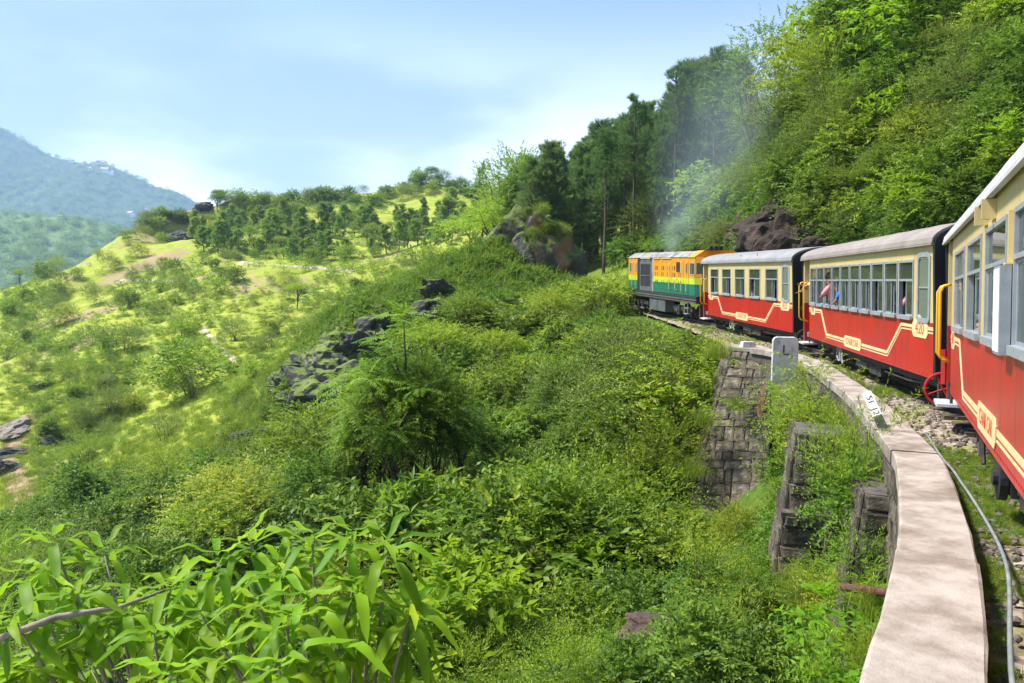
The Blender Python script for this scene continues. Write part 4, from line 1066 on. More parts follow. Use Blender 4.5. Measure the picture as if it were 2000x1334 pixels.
def person(parent_key, s, xin, label, cloth, face=(-1, 0, 0), lean=.0, scale=1.0, hair_long=False, arm='sill', zfloor=.10, group='passengers at the train windows'):
    """passenger standing or kneeling at a window; s along the coach, xin in from the side, leaning out by lean"""
    vx, vy, vz, yaw, sl = VEH[parent_key]
    base = Matrix.Translation((vx, vy, vz)) @ Euler((sl, -.03, -yaw)).to_matrix().to_4x4()
    p = empty('person', label=label, cat='person', group=group)
    p.matrix_basis = base @ Matrix.Translation((xin, s, zfloor)) @ Matrix.Diagonal((scale, scale, scale, 1))
    f = Vector(face).normalized(); l = Vector((-f.y, f.x, 0)); u = Vector((0, 0, 1))
    def q(a, b, c): return tuple(f * a + l * b + u * c)
    k = lean
    J = {'hip': (q(0, 0, .92), .125), 'waist': (q(k * .3, 0, 1.08), .115), 'chest': (q(k * .7, 0, 1.28), .135), 'neck': (q(k, 0, 1.46), .055), 'chin': (q(k + .05, 0, 1.53), .062), 'head': (q(k + .05, 0, 1.62), .092), 'crown': (q(k + .03, 0, 1.70), .06),
         'nose': (q(k + .155, 0, 1.595), .014), 'kl': (q(.03, .1, .5), .07), 'kr': (q(.03, -.1, .5), .07), 'al': (q(0, .1, .08), .045), 'ar': (q(0, -.1, .08), .045), 'tl': (q(.15, .11, .03), .035), 'tr': (q(.15, -.11, .03), .035),
         'sl': (q(k * .9, .19, 1.38), .06), 'sr': (q(k * .9, -.19, 1.38), .06)}
    if arm == 'out':
        J.update(el=(q(k + .22, .26, 1.28), .042), er=(q(k + .16, -.26, 1.18), .042), wl=(q(k + .30, .20, 1.16), .03), wr=(q(k + .27, -.12, 1.30), .03), hl=(q(k + .36, .17, 1.14), .034), hr=(q(k + .34, -.06, 1.33), .034))
    elif arm == 'chin':
        J.update(el=(q(k + .18, .20, 1.12), .042), er=(q(k + .20, -.16, 1.14), .042), wl=(q(k + .16, .08, 1.18), .03), wr=(q(k + .17, -.06, 1.40), .03), hl=(q(k + .16, .0, 1.20), .034), hr=(q(k + .14, -.03, 1.48), .034))
    else:
        J.update(el=(q(k + .06, .27, 1.14), .042), er=(q(k + .06, -.27, 1.14), .042), wl=(q(k + .22, .10, 1.09), .03), wr=(q(k + .22, -.08, 1.07), .03), hl=(q(k + .24, .03, 1.09), .034), hr=(q(k + .24, -.01, 1.07), .034))
    E_ = [('hip', 'waist'), ('waist', 'chest'), ('chest', 'neck'), ('neck', 'chin'), ('chin', 'head'), ('head', 'crown'), ('head', 'nose'), ('hip', 'kl'), ('kl', 'al'), ('al', 'tl'), ('hip', 'kr'), ('kr', 'ar'), ('ar', 'tr'),
          ('chest', 'sl'), ('sl', 'el'), ('el', 'wl'), ('wl', 'hl'), ('chest', 'sr'), ('sr', 'er'), ('er', 'wr'), ('wr', 'hr')]
    for h, w in (('hl', 'wl'), ('hr', 'wr')):
        hc = Vector(J[h][0]); d = (hc - Vector(J[w][0])).normalized(); sd = d.cross(Vector((0, 0, 1))).normalized()
        for i, (o_, ln_) in enumerate(((-.028, .065), (-.010, .08), (.010, .075), (.026, .06))):
            J[h + 'f%d' % i] = (tuple(hc + sd * o_ + d * (.04 + ln_)), .0085); J[h + 'm%d' % i] = (tuple(hc + sd * o_ + d * .045), .010)
            E_ += [(h, h + 'm%d' % i), (h + 'm%d' % i, h + 'f%d' % i)]
        J[h + 't'] = (tuple(hc + sd * -.055 + d * .03), .010); E_.append((h, h + 't'))
    skin_body('body', J, E_, M['skin'], p)
    sh = {n: (J[n][0], (J[n][1] if not isinstance(J[n][1], tuple) else J[n][1][0]) + .018) for n in ('hip', 'waist', 'chest', 'sl', 'sr')}
    ml = Vector(J['sl'][0]).lerp(Vector(J['el'][0]), .75); mr = Vector(J['sr'][0]).lerp(Vector(J['er'][0]), .75)
    sh['ml'] = (tuple(ml), .062); sh['mr'] = (tuple(mr), .062); sh['col'] = (q(k * .95, 0, 1.42), .075)
    skin_body('shirt', sh, [('hip', 'waist'), ('waist', 'chest'), ('chest', 'col'), ('chest', 'sl'), ('sl', 'ml'), ('chest', 'sr'), ('sr', 'mr')], M[cloth], p)
    tr = {'hip': (q(0, 0, .93), .145)}
    for n in ('kl', 'kr', 'al', 'ar'): tr[n] = (J[n][0], J[n][1] + .02)
    skin_body('trousers', tr, [('hip', 'kl'), ('kl', 'al'), ('hip', 'kr'), ('kr', 'ar')], M['cloth_khaki'], p)
    hr = {'top': (q(k + .005, 0, 1.69), .088), 'back': (q(k - .035, 0, 1.60), .085), 'fr': (q(k + .06, 0, 1.715), .058), 'nape': (q(k - .03, 0, 1.50), .06)}
    he = [('top', 'back'), ('top', 'fr'), ('back', 'nape')]
    if hair_long: hr['tail'] = (q(k - .03, 0, 1.30), .055); he.append(('nape', 'tail'))
    skin_body('hair', hr, he, M['hair'], p)
    eb = MB()
    for sd in (-.034, .034): eb.disc(q(k + .128, sd, 1.625), f, .011, .012, 8)
    eb.build('eyes', M['text_black'], p)
    return p
person('mid', BODY + .34, .34, 'man leaning out of the door of coach 420 with both arms out', 'cloth_cream', (-1, .25, 0), .16, .98, arm='out')
person('mid', 6.32, .16, 'long-haired woman looking out of a window of coach 420 resting on her hand', 'cloth_pink', (-.75, .66, 0), .16, .90, True, 'chin')
person('mid', 5.58, .20, 'child in bright blue top at a window of coach 420', 'cloth_blue', (-.7, .7, 0), .12, .82)
person('mid', 4.08, .42, 'passenger in peach clothes half hidden at a window of coach 420', 'cloth_peach', (0, 1, 0), .06, .80)
person('mid', 3.30, .62, 'passenger in yellow-green seen through a glass pane of coach 420', 'cloth_yellowgreen', (0, 1, 0), .05, .78)
person('mid', 2.55, .42, 'man in grey shirt sitting inside a window of coach 420', 'cloth_grey', (-.2, 1, 0), .05, .84)
person('mid', 1.72, .36, 'passenger in pink at the open window of coach 420', 'cloth_pink', (0, 1, 0), .10, .80)
person('mid', 1.0, .46, 'passenger in pale clothes at the last window of coach 420', 'cloth_cream', (0, 1, 0), .06, .78)
person('far', 4.22, .38, 'passenger in white shirt at the middle window of coach 432', 'cloth_white', (0, 1, 0), .08, .82)
person('far', 2.72, .36, 'man in white with dark hair at a window of coach 432', 'cloth_white', (-.2, 1, 0), .08, .88)
person('far', 1.25, .30, 'passenger in floral red clothes at the last window of coach 432', 'cloth_floral', (0, 1, 0), .06, .82)
person('far', 5.75, .46, 'passenger in dark blue at the second window of coach 432', 'cloth_blue', (0, 1, 0), .06, .80)
# ------------------------------------------------------------------ plants: meshes
def unit(a): return a / np.maximum(np.linalg.norm(a, axis=-1, keepdims=True), 1e-9)
def rnd_dir(n): return unit(rng.normal(size=(n, 3)))
class Foliage:
    def __init__(self): self.V = []; self.F = []; self.T = []; self.n = 0
    def leaves(self, P_, D, N, L, W, tint, fold=.12, droop=.15, mid=.45):
        """leaf = two triangles folded along the midrib"""
        D = unit(D); Sd = unit(np.cross(D, N)); N = np.cross(Sd, D)
        L = np.broadcast_to(np.asarray(L, float), (len(P_),))[:, None]; W = np.broadcast_to(np.asarray(W, float), (len(P_),))[:, None]
        m = P_ + D * L * mid - N * droop * L * .12
        a = m + Sd * W / 2 + N * W * fold; b = m - Sd * W / 2 + N * W * fold
        t = P_ + D * L - N * droop * L * .5
        v = np.stack([P_, b, t, a], 1).reshape(-1, 3)
        k = np.arange(len(P_))[:, None] * 4 + self.n
        f = np.concatenate([k + [0, 1, 2], k + [0, 2, 3]], 1).reshape(-1, 3)
        self.V.append(v); self.F.append(f); self.T.append(np.repeat(tint, 2)); self.n += len(v)
    def needles(self, P_, D, L, w, tint):
        D = unit(D); Sd = unit(np.cross(D, rnd_dir(len(P_))))
        v = np.stack([P_ - Sd * w / 2, P_ + Sd * w / 2, P_ + D * np.asarray(L)[:, None]], 1).reshape(-1, 3)
        f = np.arange(len(P_) * 3).reshape(-1, 3) + self.n
        self.V.append(v); self.F.append(f); self.T.append(tint); self.n += len(v)
    def mesh(self, name, mat):
        return mesh_np(name, np.concatenate(self.V), np.concatenate(self.F), [mat], tint=np.clip(np.concatenate(self.T), 0, 1))
def sprays(fo, start, d, ln, m, L, W, arch=.3, up=.25, spread=.8, tint0=.45, tvar=.16, lvar=.12, droop=.2):
    """leafy twigs: leaves alternating along curved stems"""
    n = len(start); d = unit(d)
    t = (np.arange(m) + rng.uniform(.2, .8, (n, m))) / m
    side = unit(np.cross(d, np.array([0, 0, 1.]) + .3 * rng.normal(size=(n, 3))))
    z = np.array([0, 0, 1.])
    ln = np.broadcast_to(np.asarray(ln, float), (n,))
    pos = start[:, None] + d[:, None] * (t * ln[:, None])[..., None] - z * (arch * t ** 2 * ln[:, None])[..., None]
    tan = unit(d[:, None] - z * (2 * arch * t)[..., None])
    sg = np.where((np.arange(m) % 2)[None] == 0, 1, -1)[..., None]
    D = tan * .55 + side[:, None] * sg * spread + .3 * rng.normal(size=(n, m, 3)) + z * up
    N = unit(z + .5 * rng.normal(size=(n, m, 3)) + .35 * d[:, None])
    tint = tint0 + tvar * rng.normal(size=(n, 1)) + lvar * rng.normal(size=(n, m)) + .12 * (t - .5)
    sc = rng.uniform(.65, 1.2, (n, m)) * (1 - .35 * t)
    fo.leaves(pos.reshape(-1, 3), D.reshape(-1, 3), N.reshape(-1, 3), (L * sc).ravel(), (W * sc).ravel(), tint.ravel(), droop=droop)
def lobed(n, rx, ry, rz, cz, shell=.5, lobes=7, low=-.55, k=.55):
    """start points and outward directions spread through an uneven crown made of several lobes"""
    lc = rnd_dir(lobes); lc[:, 2] = np.abs(lc[:, 2]) * .9 - .25; lr = rng.uniform(.42, .68, lobes)
    i = rng.integers(0, lobes, n); dd = rnd_dir(n); dd[:, 2] = np.where(dd[:, 2] < low, -dd[:, 2], dd[:, 2])
    r = (shell + (1 - shell) * rng.random(n))[:, None]
    p = lc[i] * k + dd * lr[i][:, None] * r
    out = unit(dd * .8 + p * .7)
    sc = np.array([rx, ry, rz])
    P_ = p * sc + np.array([0, 0, cz]); P_[:, 2] = np.maximum(P_[:, 2], .05 * cz)
    return P_, out
def stems_mesh(name, tips, base_r, mat, n=7, trunk=None, wob=.08):
    """trunk with limbs to some of the crown"""
    b = MB(); h = max(t[2] for t in tips)
    if trunk:
        pts_ = [Vector((0, 0, -.3))]
        for k in range(1, 6): pts_.append(Vector((random.uniform(-1, 1) * wob * k, random.uniform(-1, 1) * wob * k, trunk * k / 5)))
        b.tube(pts_, [base_r * (1.25 - .15 * k) for k in range(6)], 8)
    for t in tips[:n]:
        if trunk:
            k = random.randint(2, 5); s = pts_[k]; r0 = base_r * .45
        else:
            s = Vector((random.uniform(-.12, .12), random.uniform(-.12, .12), -.15)); r0 = base_r
        t = Vector(t); m = s.lerp(t, .5) + Vector((random.uniform(-1, 1), random.uniform(-1, 1), .6)) * .12 * (t - s).length
        b.tube([s, s.lerp(m, .55), m, m.lerp(t, .6), t], [r0, r0 * .8, r0 * .6, r0 * .4, r0 * .15], 6)
    return b.mesh(name, mat, smooth=True)
PROTO = {}
def reg(kind, crown, stem, h, w): PROTO.setdefault(kind, []).append((crown, stem, h, w))
def shrub(kind, mat, n, m, L, W, rx=1.0, rz=.8, cz=.75, ln=.42, arch=.3, up=.2, reps=3, t0=.45, stem='bark', lobes=8, **kw):
    for _ in range(reps):
        f = Foliage(); P_, o = lobed(n, rx, rx * rng.uniform(.8, 1.1), rz, cz, lobes=lobes, low=-1.1)
        P_[:, 2] = cz + (P_[:, 2] - cz) * np.where(P_[:, 2] < cz, 1.45, 1.0); P_[:, 2] = np.where(P_[:, 2] < .04, rng.uniform(.02, .35, n), P_[:, 2])
        sprays(f, P_, o + np.array([0, 0, .25]), rng.uniform(.6, 1.3, n) * ln, m, L, W, arch, up, tint0=t0, **kw)
        reg(kind, f.mesh('foliage', M[mat]), stems_mesh('stem', P_[:9], .020, M[stem], 9), cz + rz, rx * 2)
# unit shrubs about 2 m across
shrub('round', 'leaf_mid', 330, 11, .115, .062, reps=4)
shrub('dark', 'leaf_dark', 340, 11, .15, .075, rz=.95, cz=.9, reps=4)
shrub('light', 'leaf_light', 310, 11, .12, .058, rz=.75, cz=.7, reps=4)
shrub('fine', 'leaf_light', 420, 16, .075, .026, ln=.55, arch=.15, up=.45, reps=3, t0=.36)
shrub('olive', 'leaf_olive', 400, 14, .08, .030, ln=.5, arch=.1, up=.5, reps=3)
shrub('broad', 'big_leaf', 150, 10, .20, .085, ln=.40, arch=.45, reps=3, droop=.5, t0=.35)
shrub('willow', 'leaf_light', 150, 17, .11, .026, rx=.8, rz=.95, cz=.9, ln=.75, arch=.2, up=.5, reps=2, t0=.4, lobes=5)
shrub('fern', 'leaf_light', 190, 20, .070, .032, ln=.75, arch=.55, up=.1, reps=2, t0=.5, lobes=6, spread=1.1)
shrub('redtip', 'leaf_mid', 300, 12, .09, .05, reps=1)
shrub('scrub', 'leaf_mid', 60, 10, .17, .10, reps=3, t0=.5)
shrub('scrub_dark', 'leaf_dark', 60, 10, .17, .10, reps=3, t0=.5)
shrub('scrub_light', 'leaf_light', 60, 10, .17, .10, reps=2, t0=.5)
shrub('scrub_olive', 'leaf_olive', 70, 10, .15, .07, reps=2, t0=.5)
# broadleaf trees, 5 m
def tree_proto(kind, mat, h, r, n, m, L, W, reps, trunk, bark='bark', t0=.45, rz=None, ln=.8, arch=.35, **kw):
    for _ in range(reps):
        f = Foliage(); rz_ = rz or r * .8
        P_, o = lobed(n, r, r, rz_, h - rz_, lobes=10, low=-.4, k=.6)
        sprays(f, P_, o + np.array([0, 0, .2]), rng.uniform(.6, 1.3, n) * ln, m, L, W, arch, tint0=t0, **kw)
        reg(kind, f.mesh('crown', M[mat]), stems_mesh('trunk', P_[:16], .10, M[bark], 16, trunk), h, r * 2)
tree_proto('tree', 'leaf_mid', 5, 2.0, 720, 13, .15, .075, 3, 2.6)
tree_proto('tree_dark', 'leaf_dark', 5, 1.9, 720, 13, .16, .08, 3, 2.4)
tree_proto('tree_light', 'leaf_light', 4.5, 1.9, 560, 13, .15, .07, 2, 2.2, t0=.5, rz=1.1)
tree_proto('tree_airy', 'leaf_mid', 6, 2.1, 210, 13, .16, .08, 2, 3.6, rz=2.3)
tree_proto('tree_flat', 'leaf_light', 4, 2.1, 420, 13, .16, .065, 2, 2.6, t0=.62, rz=.65)
# feather-leaved tree: whorls of long pinnate fronds
def fronds(f, tips, dirs, per, n_l, flen, L, W, t0, drop=.55):
    z = np.array([0, 0, 1.])
    for tp, dr in zip(tips, dirs):
        a0 = rng.uniform(0, 6.28); tt = t0 + rng.normal() * .12
        ax = unit(dr[None])[0]; e1 = unit(np.cross(ax, [.3, .5, .8])[None])[0]; e2 = np.cross(ax, e1)
        for k in range(per):
            th = a0 + k * 2.4; el = rng.uniform(.05, .9)
            d = unit((e1 * math.cos(th) + e2 * math.sin(th)) * math.cos(el) + ax * math.sin(el))
            fl = flen * rng.uniform(.7, 1.15); t = np.linspace(.18, 1, n_l)
            pos = tp + d * (t * fl)[:, None] - z * (drop * t ** 2 * fl * .6)[:, None]
            tan = unit(d - z * (1.2 * drop * t)[:, None]); sd = unit(np.cross(tan, z + .001))
            for s in (1, -1):
                lw = (1 - .5 * np.abs(t - .5)) * (1 - .3 * t)
                f.leaves(pos, tan * .35 + sd * s + rng.normal(size=pos.shape) * .08 - z * .15, np.tile(z, (n_l, 1)) + rng.normal(size=pos.shape) * .2, L * lw, W * lw, tt + rng.normal(size=n_l) * .08, droop=.35)
for _ in range(2):
    f = Foliage(); P_, o = lobed(46, 1.9, 1.9, 2.6, 4.2, shell=.75, lobes=9)
    P_ = np.r_[P_, [[0, 0, 7.0], [.4, .1, 6.6], [-.5, 0, 6.4]]]; o = np.r_[o, [[0, 0, 1.]] * 3]
    fronds(f, P_, o + np.array([0, 0, .9]), 8, 13, 1.05, .24, .060, .5)
    reg('feather', f.mesh('crown', M['leaf_mid']), stems_mesh('trunk', P_[::2], .12, M['bark'], 24, 4.6), 7.4, 4.6)
# drooping lance-leaved shrub: whorls of hanging leaves
for _ in range(2):
    f = Foliage(); P_, o = lobed(85, .95, .95, 1.1, 1.2, shell=.7, lobes=7)
    z = np.array([0, 0, 1.])
    n = 11; pos = np.repeat(P_, n, 0); dd = np.repeat(unit(o + z * .2), n, 0) * .5 + rnd_dir(len(pos)) * .9
    dd[:, 2] -= .45
    f.leaves(pos, dd, np.tile(z, (len(pos), 1)) + .4 * np.repeat(o, n, 0), .27 * rng.uniform(.7, 1.2, len(pos)), .062, .45 + np.repeat(rng.normal(size=len(P_)) * .16, n) + rng.normal(size=len(pos)) * .1, droop=.7)
    reg('lance', f.mesh('foliage', M['leaf_mid']), stems_mesh('stem', P_[:12], .04, M['bark'], 12), 2.3, 1.9)
# chir pines
def pine(kind, h, crown0, r, nb, tuft, reps, nl=.27, nw=.03, tr=.15, mat='needle'):
    for _ in range(reps):
        f = Foliage(); b = MB()
        wx, wy = rng.uniform(-.3, .3, 2)
        tp = lambda z_: Vector((wx * math.sin(z_ / h * 2.2), wy * math.sin(z_ / h * 2.6), z_))
        b.tube([tp(h * k / 8) if k else Vector((0, 0, -.4)) for k in range(9)], [tr * (1.15 - .95 * k / 8) for k in range(9)], 7)
        tips = []; dirs = []
        for k in range(nb):
            z0 = h * (crown0 + (1 - crown0) * (k + rng.random()) / nb); fr = (z0 / h - crown0) / (1 - crown0)
            ln = r * (1 - fr * .78) * rng.uniform(.6, 1.1); a = rng.uniform(0, 6.28)
            s = tp(z0); d = Vector((math.cos(a), math.sin(a), .15 + .5 * fr)); e = s + d * ln + Vector((0, 0, .28 * ln))
            m = s + d * ln * .55
            b.tube([s, m, e], [tr * .25, tr * .16, tr * .06], 5)
            for q in np.linspace(.45, 1, 5):
                p0 = s.lerp(m, q * 2) if q < .5 else m.lerp(e, q * 2 - 1)
                for _k in range(2):
                    off = Vector((rng.normal(), rng.normal(), rng.normal() * .5)) * ln * .16 * (1.2 if q < .9 else .4)
                    tips.append(p0 + off + Vector((0, 0, .1))); dirs.append((d * .5 + off.normalized() * .5 + Vector((0, 0, .8))).normalized())
        for q in range(4): tips.append(tp(h) + Vector((rng.normal() * .08, rng.normal() * .08, .1 * q))); dirs.append(Vector((0, 0, 1)))
        T = np.array([tuple(t) for t in tips]); D = np.array([tuple(d) for d in dirs])
        base = np.repeat(T, tuft, 0) + np.repeat(D, tuft, 0) * rng.uniform(0, .34, (len(T) * tuft, 1))
        dd = np.repeat(D, tuft, 0) * .9 + rnd_dir(len(base)) * .8
        f.needles(base, dd, nl * rng.uniform(.7, 1.2, len(base)), nw, np.repeat(.45 + .17 * rng.normal(size=len(T)), tuft) + .1 * rng.normal(size=len(base)))
        reg(kind, f.mesh('crown', M[mat]), b.mesh('trunk', M['bark'], True), h, r * 2)
pine('pine', 13, .28, 2.3, 66, 17, 4, nl=.40, nw=.045)
pine('pine_tall', 17, .52, 2.6, 48, 17, 3, nl=.42, nw=.045, tr=.2)
pine('pine_young', 6, .14, 1.5, 36, 13, 4, nl=.46, nw=.075, tr=.09, mat='needle_young')
# grass tufts: curved tapering blades
def tuft(kind, n, h, w, spread, mat, reps=2, bend=.5):
    for _ in range(reps):
        p = rng.normal(size=(n, 3)) * spread; p[:, 2] = 0
        th = rng.uniform(0, 6.28, n); lean = rng.uniform(.05, 1, n) * bend; hd = np.stack([np.cos(th), np.sin(th), 0 * th], -1); sd = np.stack([-np.sin(th), np.cos(th), 0 * th], -1)
        L_ = h * rng.uniform(.45, 1.15, n); V = []; T = np.array([0, .35, .7, 1.0]); wd = np.array([.8, 1, .7, .06])
        for t, q in zip(T, wd):
            c = p + hd * (L_ * lean * t ** 1.7)[:, None]; c[:, 2] = L_ * (t - .62 * lean * t ** 2.4)
            V += [c - sd * w * q / 2, c + sd * w * q / 2]
        V = np.stack(V, 1).reshape(-1, 3); k = np.arange(n)[:, None] * 8
        F = np.concatenate([k + [2 * i, 2 * i + 1, 2 * i + 3] for i in range(3)] + [k + [2 * i, 2 * i + 3, 2 * i + 2] for i in range(3)], 1).reshape(-1, 3)
        reg(kind, mesh_np('grass', V, F, [M[mat]], tint=np.clip(np.repeat(.5 + .2 * rng.normal(size=n), 6), 0, 1)), None, h, spread * 3)
tuft('grass', 80, .40, .012, .15, 'grass_blade', 3, .8)
tuft('long_grass', 330, .75, .008, .16, 'grass_blade', 3, 1.25)

# ------------------------------------------------------------------ plants: placing
used = {}
def plant(kind, loc, size, label, cat, group=None, name=None, tone=(1, 1, 1), rot=None, tilt=0, zs=1.0, parts=True):
    """copy of one plant of this kind; size = height in metres"""
    i = used.get(kind, 0); used[kind] = i + 1
    crown, stem, h, w = PROTO[kind][i % len(PROTO[kind])]
    s = size / h
    rot = rng.uniform(0, 6.28) if rot is None else rot
    nm = name or {'tree': 'tree', 'shrub': 'shrub', 'bush': 'bush', 'pine tree': 'pine_tree', 'grass': 'grass_tuft'}.get(cat, cat.replace(' ', '_'))
    if stem is None or not parts:
        o = bpy.data.objects.new(nm, crown); COL.objects.link(o); root = o
    else:
        root = bpy.data.objects.new(nm, None); COL.objects.link(root); root.empty_display_size = .3
        t = bpy.data.objects.new('trunk' if crown.name.startswith('crown') else 'stem', stem); link(t, root)
        o = bpy.data.objects.new('crown' if crown.name.startswith('crown') else 'foliage', crown); link(o, root)
    o.color = (*tone, 1)
    root.location = loc; root.rotation_euler = (tilt, 0, rot); root.scale = (s, s, s * zs)
    return put(root, label, cat, group)
def gz_(x, y): return float(height(np.array([x]), np.array([y]))[0])
def spot(px, y, sink=.1, py=800):
    x = ray(px, py)[0] * y; return (x, y, gz_(x, y) - sink)
def proj(p):
    c = p[1] * math.cos(PITCH) - p[2] * math.sin(PITCH); v = p[1] * math.sin(PITCH) + p[2] * math.cos(PITCH)
    return 1000 + FPX * p[0] / c, 667 - FPX * v / c
def poisson(region, n_try, dist):
    """photograph points inside region(px, py), at least dist(px, py) apart"""
    got = []
    x0, y0, x1, y1 = region.box; xs = rng.uniform(x0, x1, n_try); ys_ = rng.uniform(y0, y1, n_try)
    cell = {}
    for a, b in zip(xs, ys_):
        if not region(a, b): continue
        d = dist(a, b); k = (int(a // 60), int(b // 60)); ok = True
        for i in range(-2, 3):
            for j in range(-2, 3):
                for (u, v) in cell.get((k[0] + i, k[1] + j), ()):
                    if (u - a) ** 2 + (v - b) ** 2 < d * d: ok = False; break
                if not ok: break
            if not ok: break
        if ok: cell.setdefault(k, []).append((a, b)); got.append((a, b))
    return np.array(got)
def stuff(name, kinds, pos, size, label, tones=None):
    """ground cover: many small plants as one object (geometry nodes instance the plant meshes on its points)"""
    col = bpy.data.collections.new(name + '_plants')
    hs = []
    for k in kinds:
        for crown, stem, h, w in PROTO[k]:
            o = bpy.data.objects.new('sprig', crown); col.objects.link(o); hs.append(h)
            o.name = 'sprig_%02d' % len(hs)
    n = len(pos); pick = rng.integers(0, len(hs), n)
    me = bpy.data.meshes.new(name); me.vertices.add(n); me.vertices.foreach_set('co', np.asarray(pos, np.float32).ravel())
    a = me.attributes.new('pick', 'INT', 'POINT'); a.data.foreach_set('value', pick.astype(np.int32))
    a = me.attributes.new('size', 'FLOAT', 'POINT'); a.data.foreach_set('value', (np.asarray(size) / np.array(hs)[pick]).astype(np.float32))
    a = me.attributes.new('turn', 'FLOAT_VECTOR', 'POINT')
    rt = np.zeros((n, 3)); rt[:, 2] = rng.uniform(0, 6.28, n); rt[:, :2] = rng.normal(size=(n, 2)) * .15
    a.data.foreach_set('vector', rt.astype(np.float32).ravel())
    o = put(link(bpy.data.objects.new(name, me)), label, kind='stuff')
    ng = bpy.data.node_groups.new(name, 'GeometryNodeTree')
    ng.interface.new_socket('Geometry', in_out='INPUT', socket_type='NodeSocketGeometry'); ng.interface.new_socket('Geometry', in_out='OUTPUT', socket_type='NodeSocketGeometry')
    N = ng.nodes.new; gi = N('NodeGroupInput'); go = N('NodeGroupOutput'); iop = N('GeometryNodeInstanceOnPoints'); ci = N('GeometryNodeCollectionInfo')
    ci.inputs['Collection'].default_value = col; ci.inputs['Separate Children'].default_value = True; ci.inputs['Reset Children'].default_value = True
    def attr(nm, t):
        q = N('GeometryNodeInputNamedAttribute'); q.data_type = t; q.inputs['Name'].default_value = nm; return q.outputs[0]
    l = ng.links.new
    l(gi.outputs[0], iop.inputs['Points']); l(ci.outputs[0], iop.inputs['Instance']); iop.inputs['Pick Instance'].default_value = True
    l(attr('pick', 'INT'), iop.inputs['Instance Index']); l(attr('size', 'FLOAT'), iop.inputs['Scale']); l(attr('turn', 'FLOAT_VECTOR'), iop.inputs['Rotation'])
    l(iop.outputs[0], go.inputs[0])
    md = o.modifiers.new('scatter', 'NODES'); md.node_group = ng
    return o
# ------------------------------------------------------------------ labels: look + nearest landmark
LM = [(790, 700, 'the feather-leaved tree'), (1400, 850, 'the wing wall'), (1570, 1000, 'the stepped pier'), (1530, 700, 'the lettered marker stone'), (1030, 500, 'the rock outcrop'), (1170, 860, 'the brown boulders'),
      (620, 690, 'the spur rocks'), (430, 1180, 'the foreground tree'), (1300, 560, 'the locomotive'), (1240, 700, 'the large olive bush'), (30, 930, 'the red soil track'), (505, 852, 'the flat dark rocks'), (850, 940, 'the lance-leaved shrub'), (1100, 1000, 'the ravine bed'), (1250, 1240, 'the flat brown rock'),
      (1525, 430, 'the brown cliff'), (1840, 330, 'the red-tipped shrub'), (1930, 380, 'the nearest coach roof'), (1700, 460, 'coach 420'), (1460, 490, 'coach 432'), (1520, 60, 'the airy skyline tree'), (1340, 230, 'the tall pines'), (1760, 90, 'the upper slope edge'), (1960, 160, 'the shaded hollow'),
      (590, 522, 'the pale hill path'), (580, 575, 'the lime-green tree'), (290, 552, 'the short bare track'), (640, 440, 'the young pines'), (50, 560, 'the hill brow'), (435, 392, 'the skyline crag'), (300, 730, 'the grassy clearing'), (835, 350, 'the hill summit'), (150, 720, 'the earth bank'), (940, 400, 'the lone pine'), (330, 420, 'the wooded knoll')]
names_used = {}
def where(px, py):
    d = [((px - a) ** 2 + ((py - b) * 1.3) ** 2, a, b, t) for a, b, t in LM]; _, a, b, t = min(d)
    dx, dy = px - a, (py - b) * 1.3
    if dx * dx + dy * dy < 35 ** 2: return 'beside ' + t
    if abs(dy) > abs(dx): return ('below ' if dy > 0 else 'above ') + t
    return ('on the train side of ' if dx > 0 else 'on the valley side of ') + t
def label_for(look, px, py):
    return f'{look} {where(px, py)}'
LOOK = dict(round=('rounded mid-green bush', 'bush'), dark=('dense dark green shrub', 'shrub'), light=('bright light green bush', 'bush'), fine=('fine-leaved feathery green bush', 'bush'), olive=('wispy olive green shrub', 'shrub'), broad=('broad-leaved glossy shrub', 'shrub'), willow=('narrow-leaved willowy shrub', 'shrub'),
            fern=('arching ferny shrub', 'shrub'), redtip=('shrub with reddish young leaves', 'shrub'), tree=('leafy green tree', 'tree'), tree_dark=('dark dense tree', 'tree'), tree_light=('pale green spreading tree', 'tree'), tree_airy=('open airy tree with thin branches', 'tree'), tree_flat=('flat-topped lime green tree', 'tree'), lance=('shrub with long drooping leaves', 'shrub'),
            pine=('tall bushy pine', 'pine tree'), pine_tall=('tall bare-trunked pine', 'pine tree'), pine_young=('young pine', 'pine tree'), feather=('tree with long feathery leaves', 'tree'), grass=('tuft of grass', 'grass tuft'), long_grass=('hanging tuft of long grass', 'grass tuft'))
def tone_of(v=.20):
    a = 1.05 + rng.normal() * v; return (np.clip(a * (1.05 + abs(rng.normal()) * .18), .65, 1.7), np.clip(a, .65, 1.45), np.clip(a * .95, .55, 1.3))
def size_word(s, small, big): return 'small ' if s < small else ('large ' if s > big else '')
def inside(poly):
    P_ = np.array(poly, float)
    def f(a, b):
        c = False; j = len(P_) - 1
        for i in range(len(P_)):
            if (P_[i, 1] > b) != (P_[j, 1] > b) and a < (P_[j, 0] - P_[i, 0]) * (b - P_[i, 1]) / (P_[j, 1] - P_[i, 1]) + P_[i, 0]: c = not c
            j = i
        return c
    f.box = (P_[:, 0].min(), P_[:, 1].min(), P_[:, 0].max(), P_[:, 1].max())
    return f

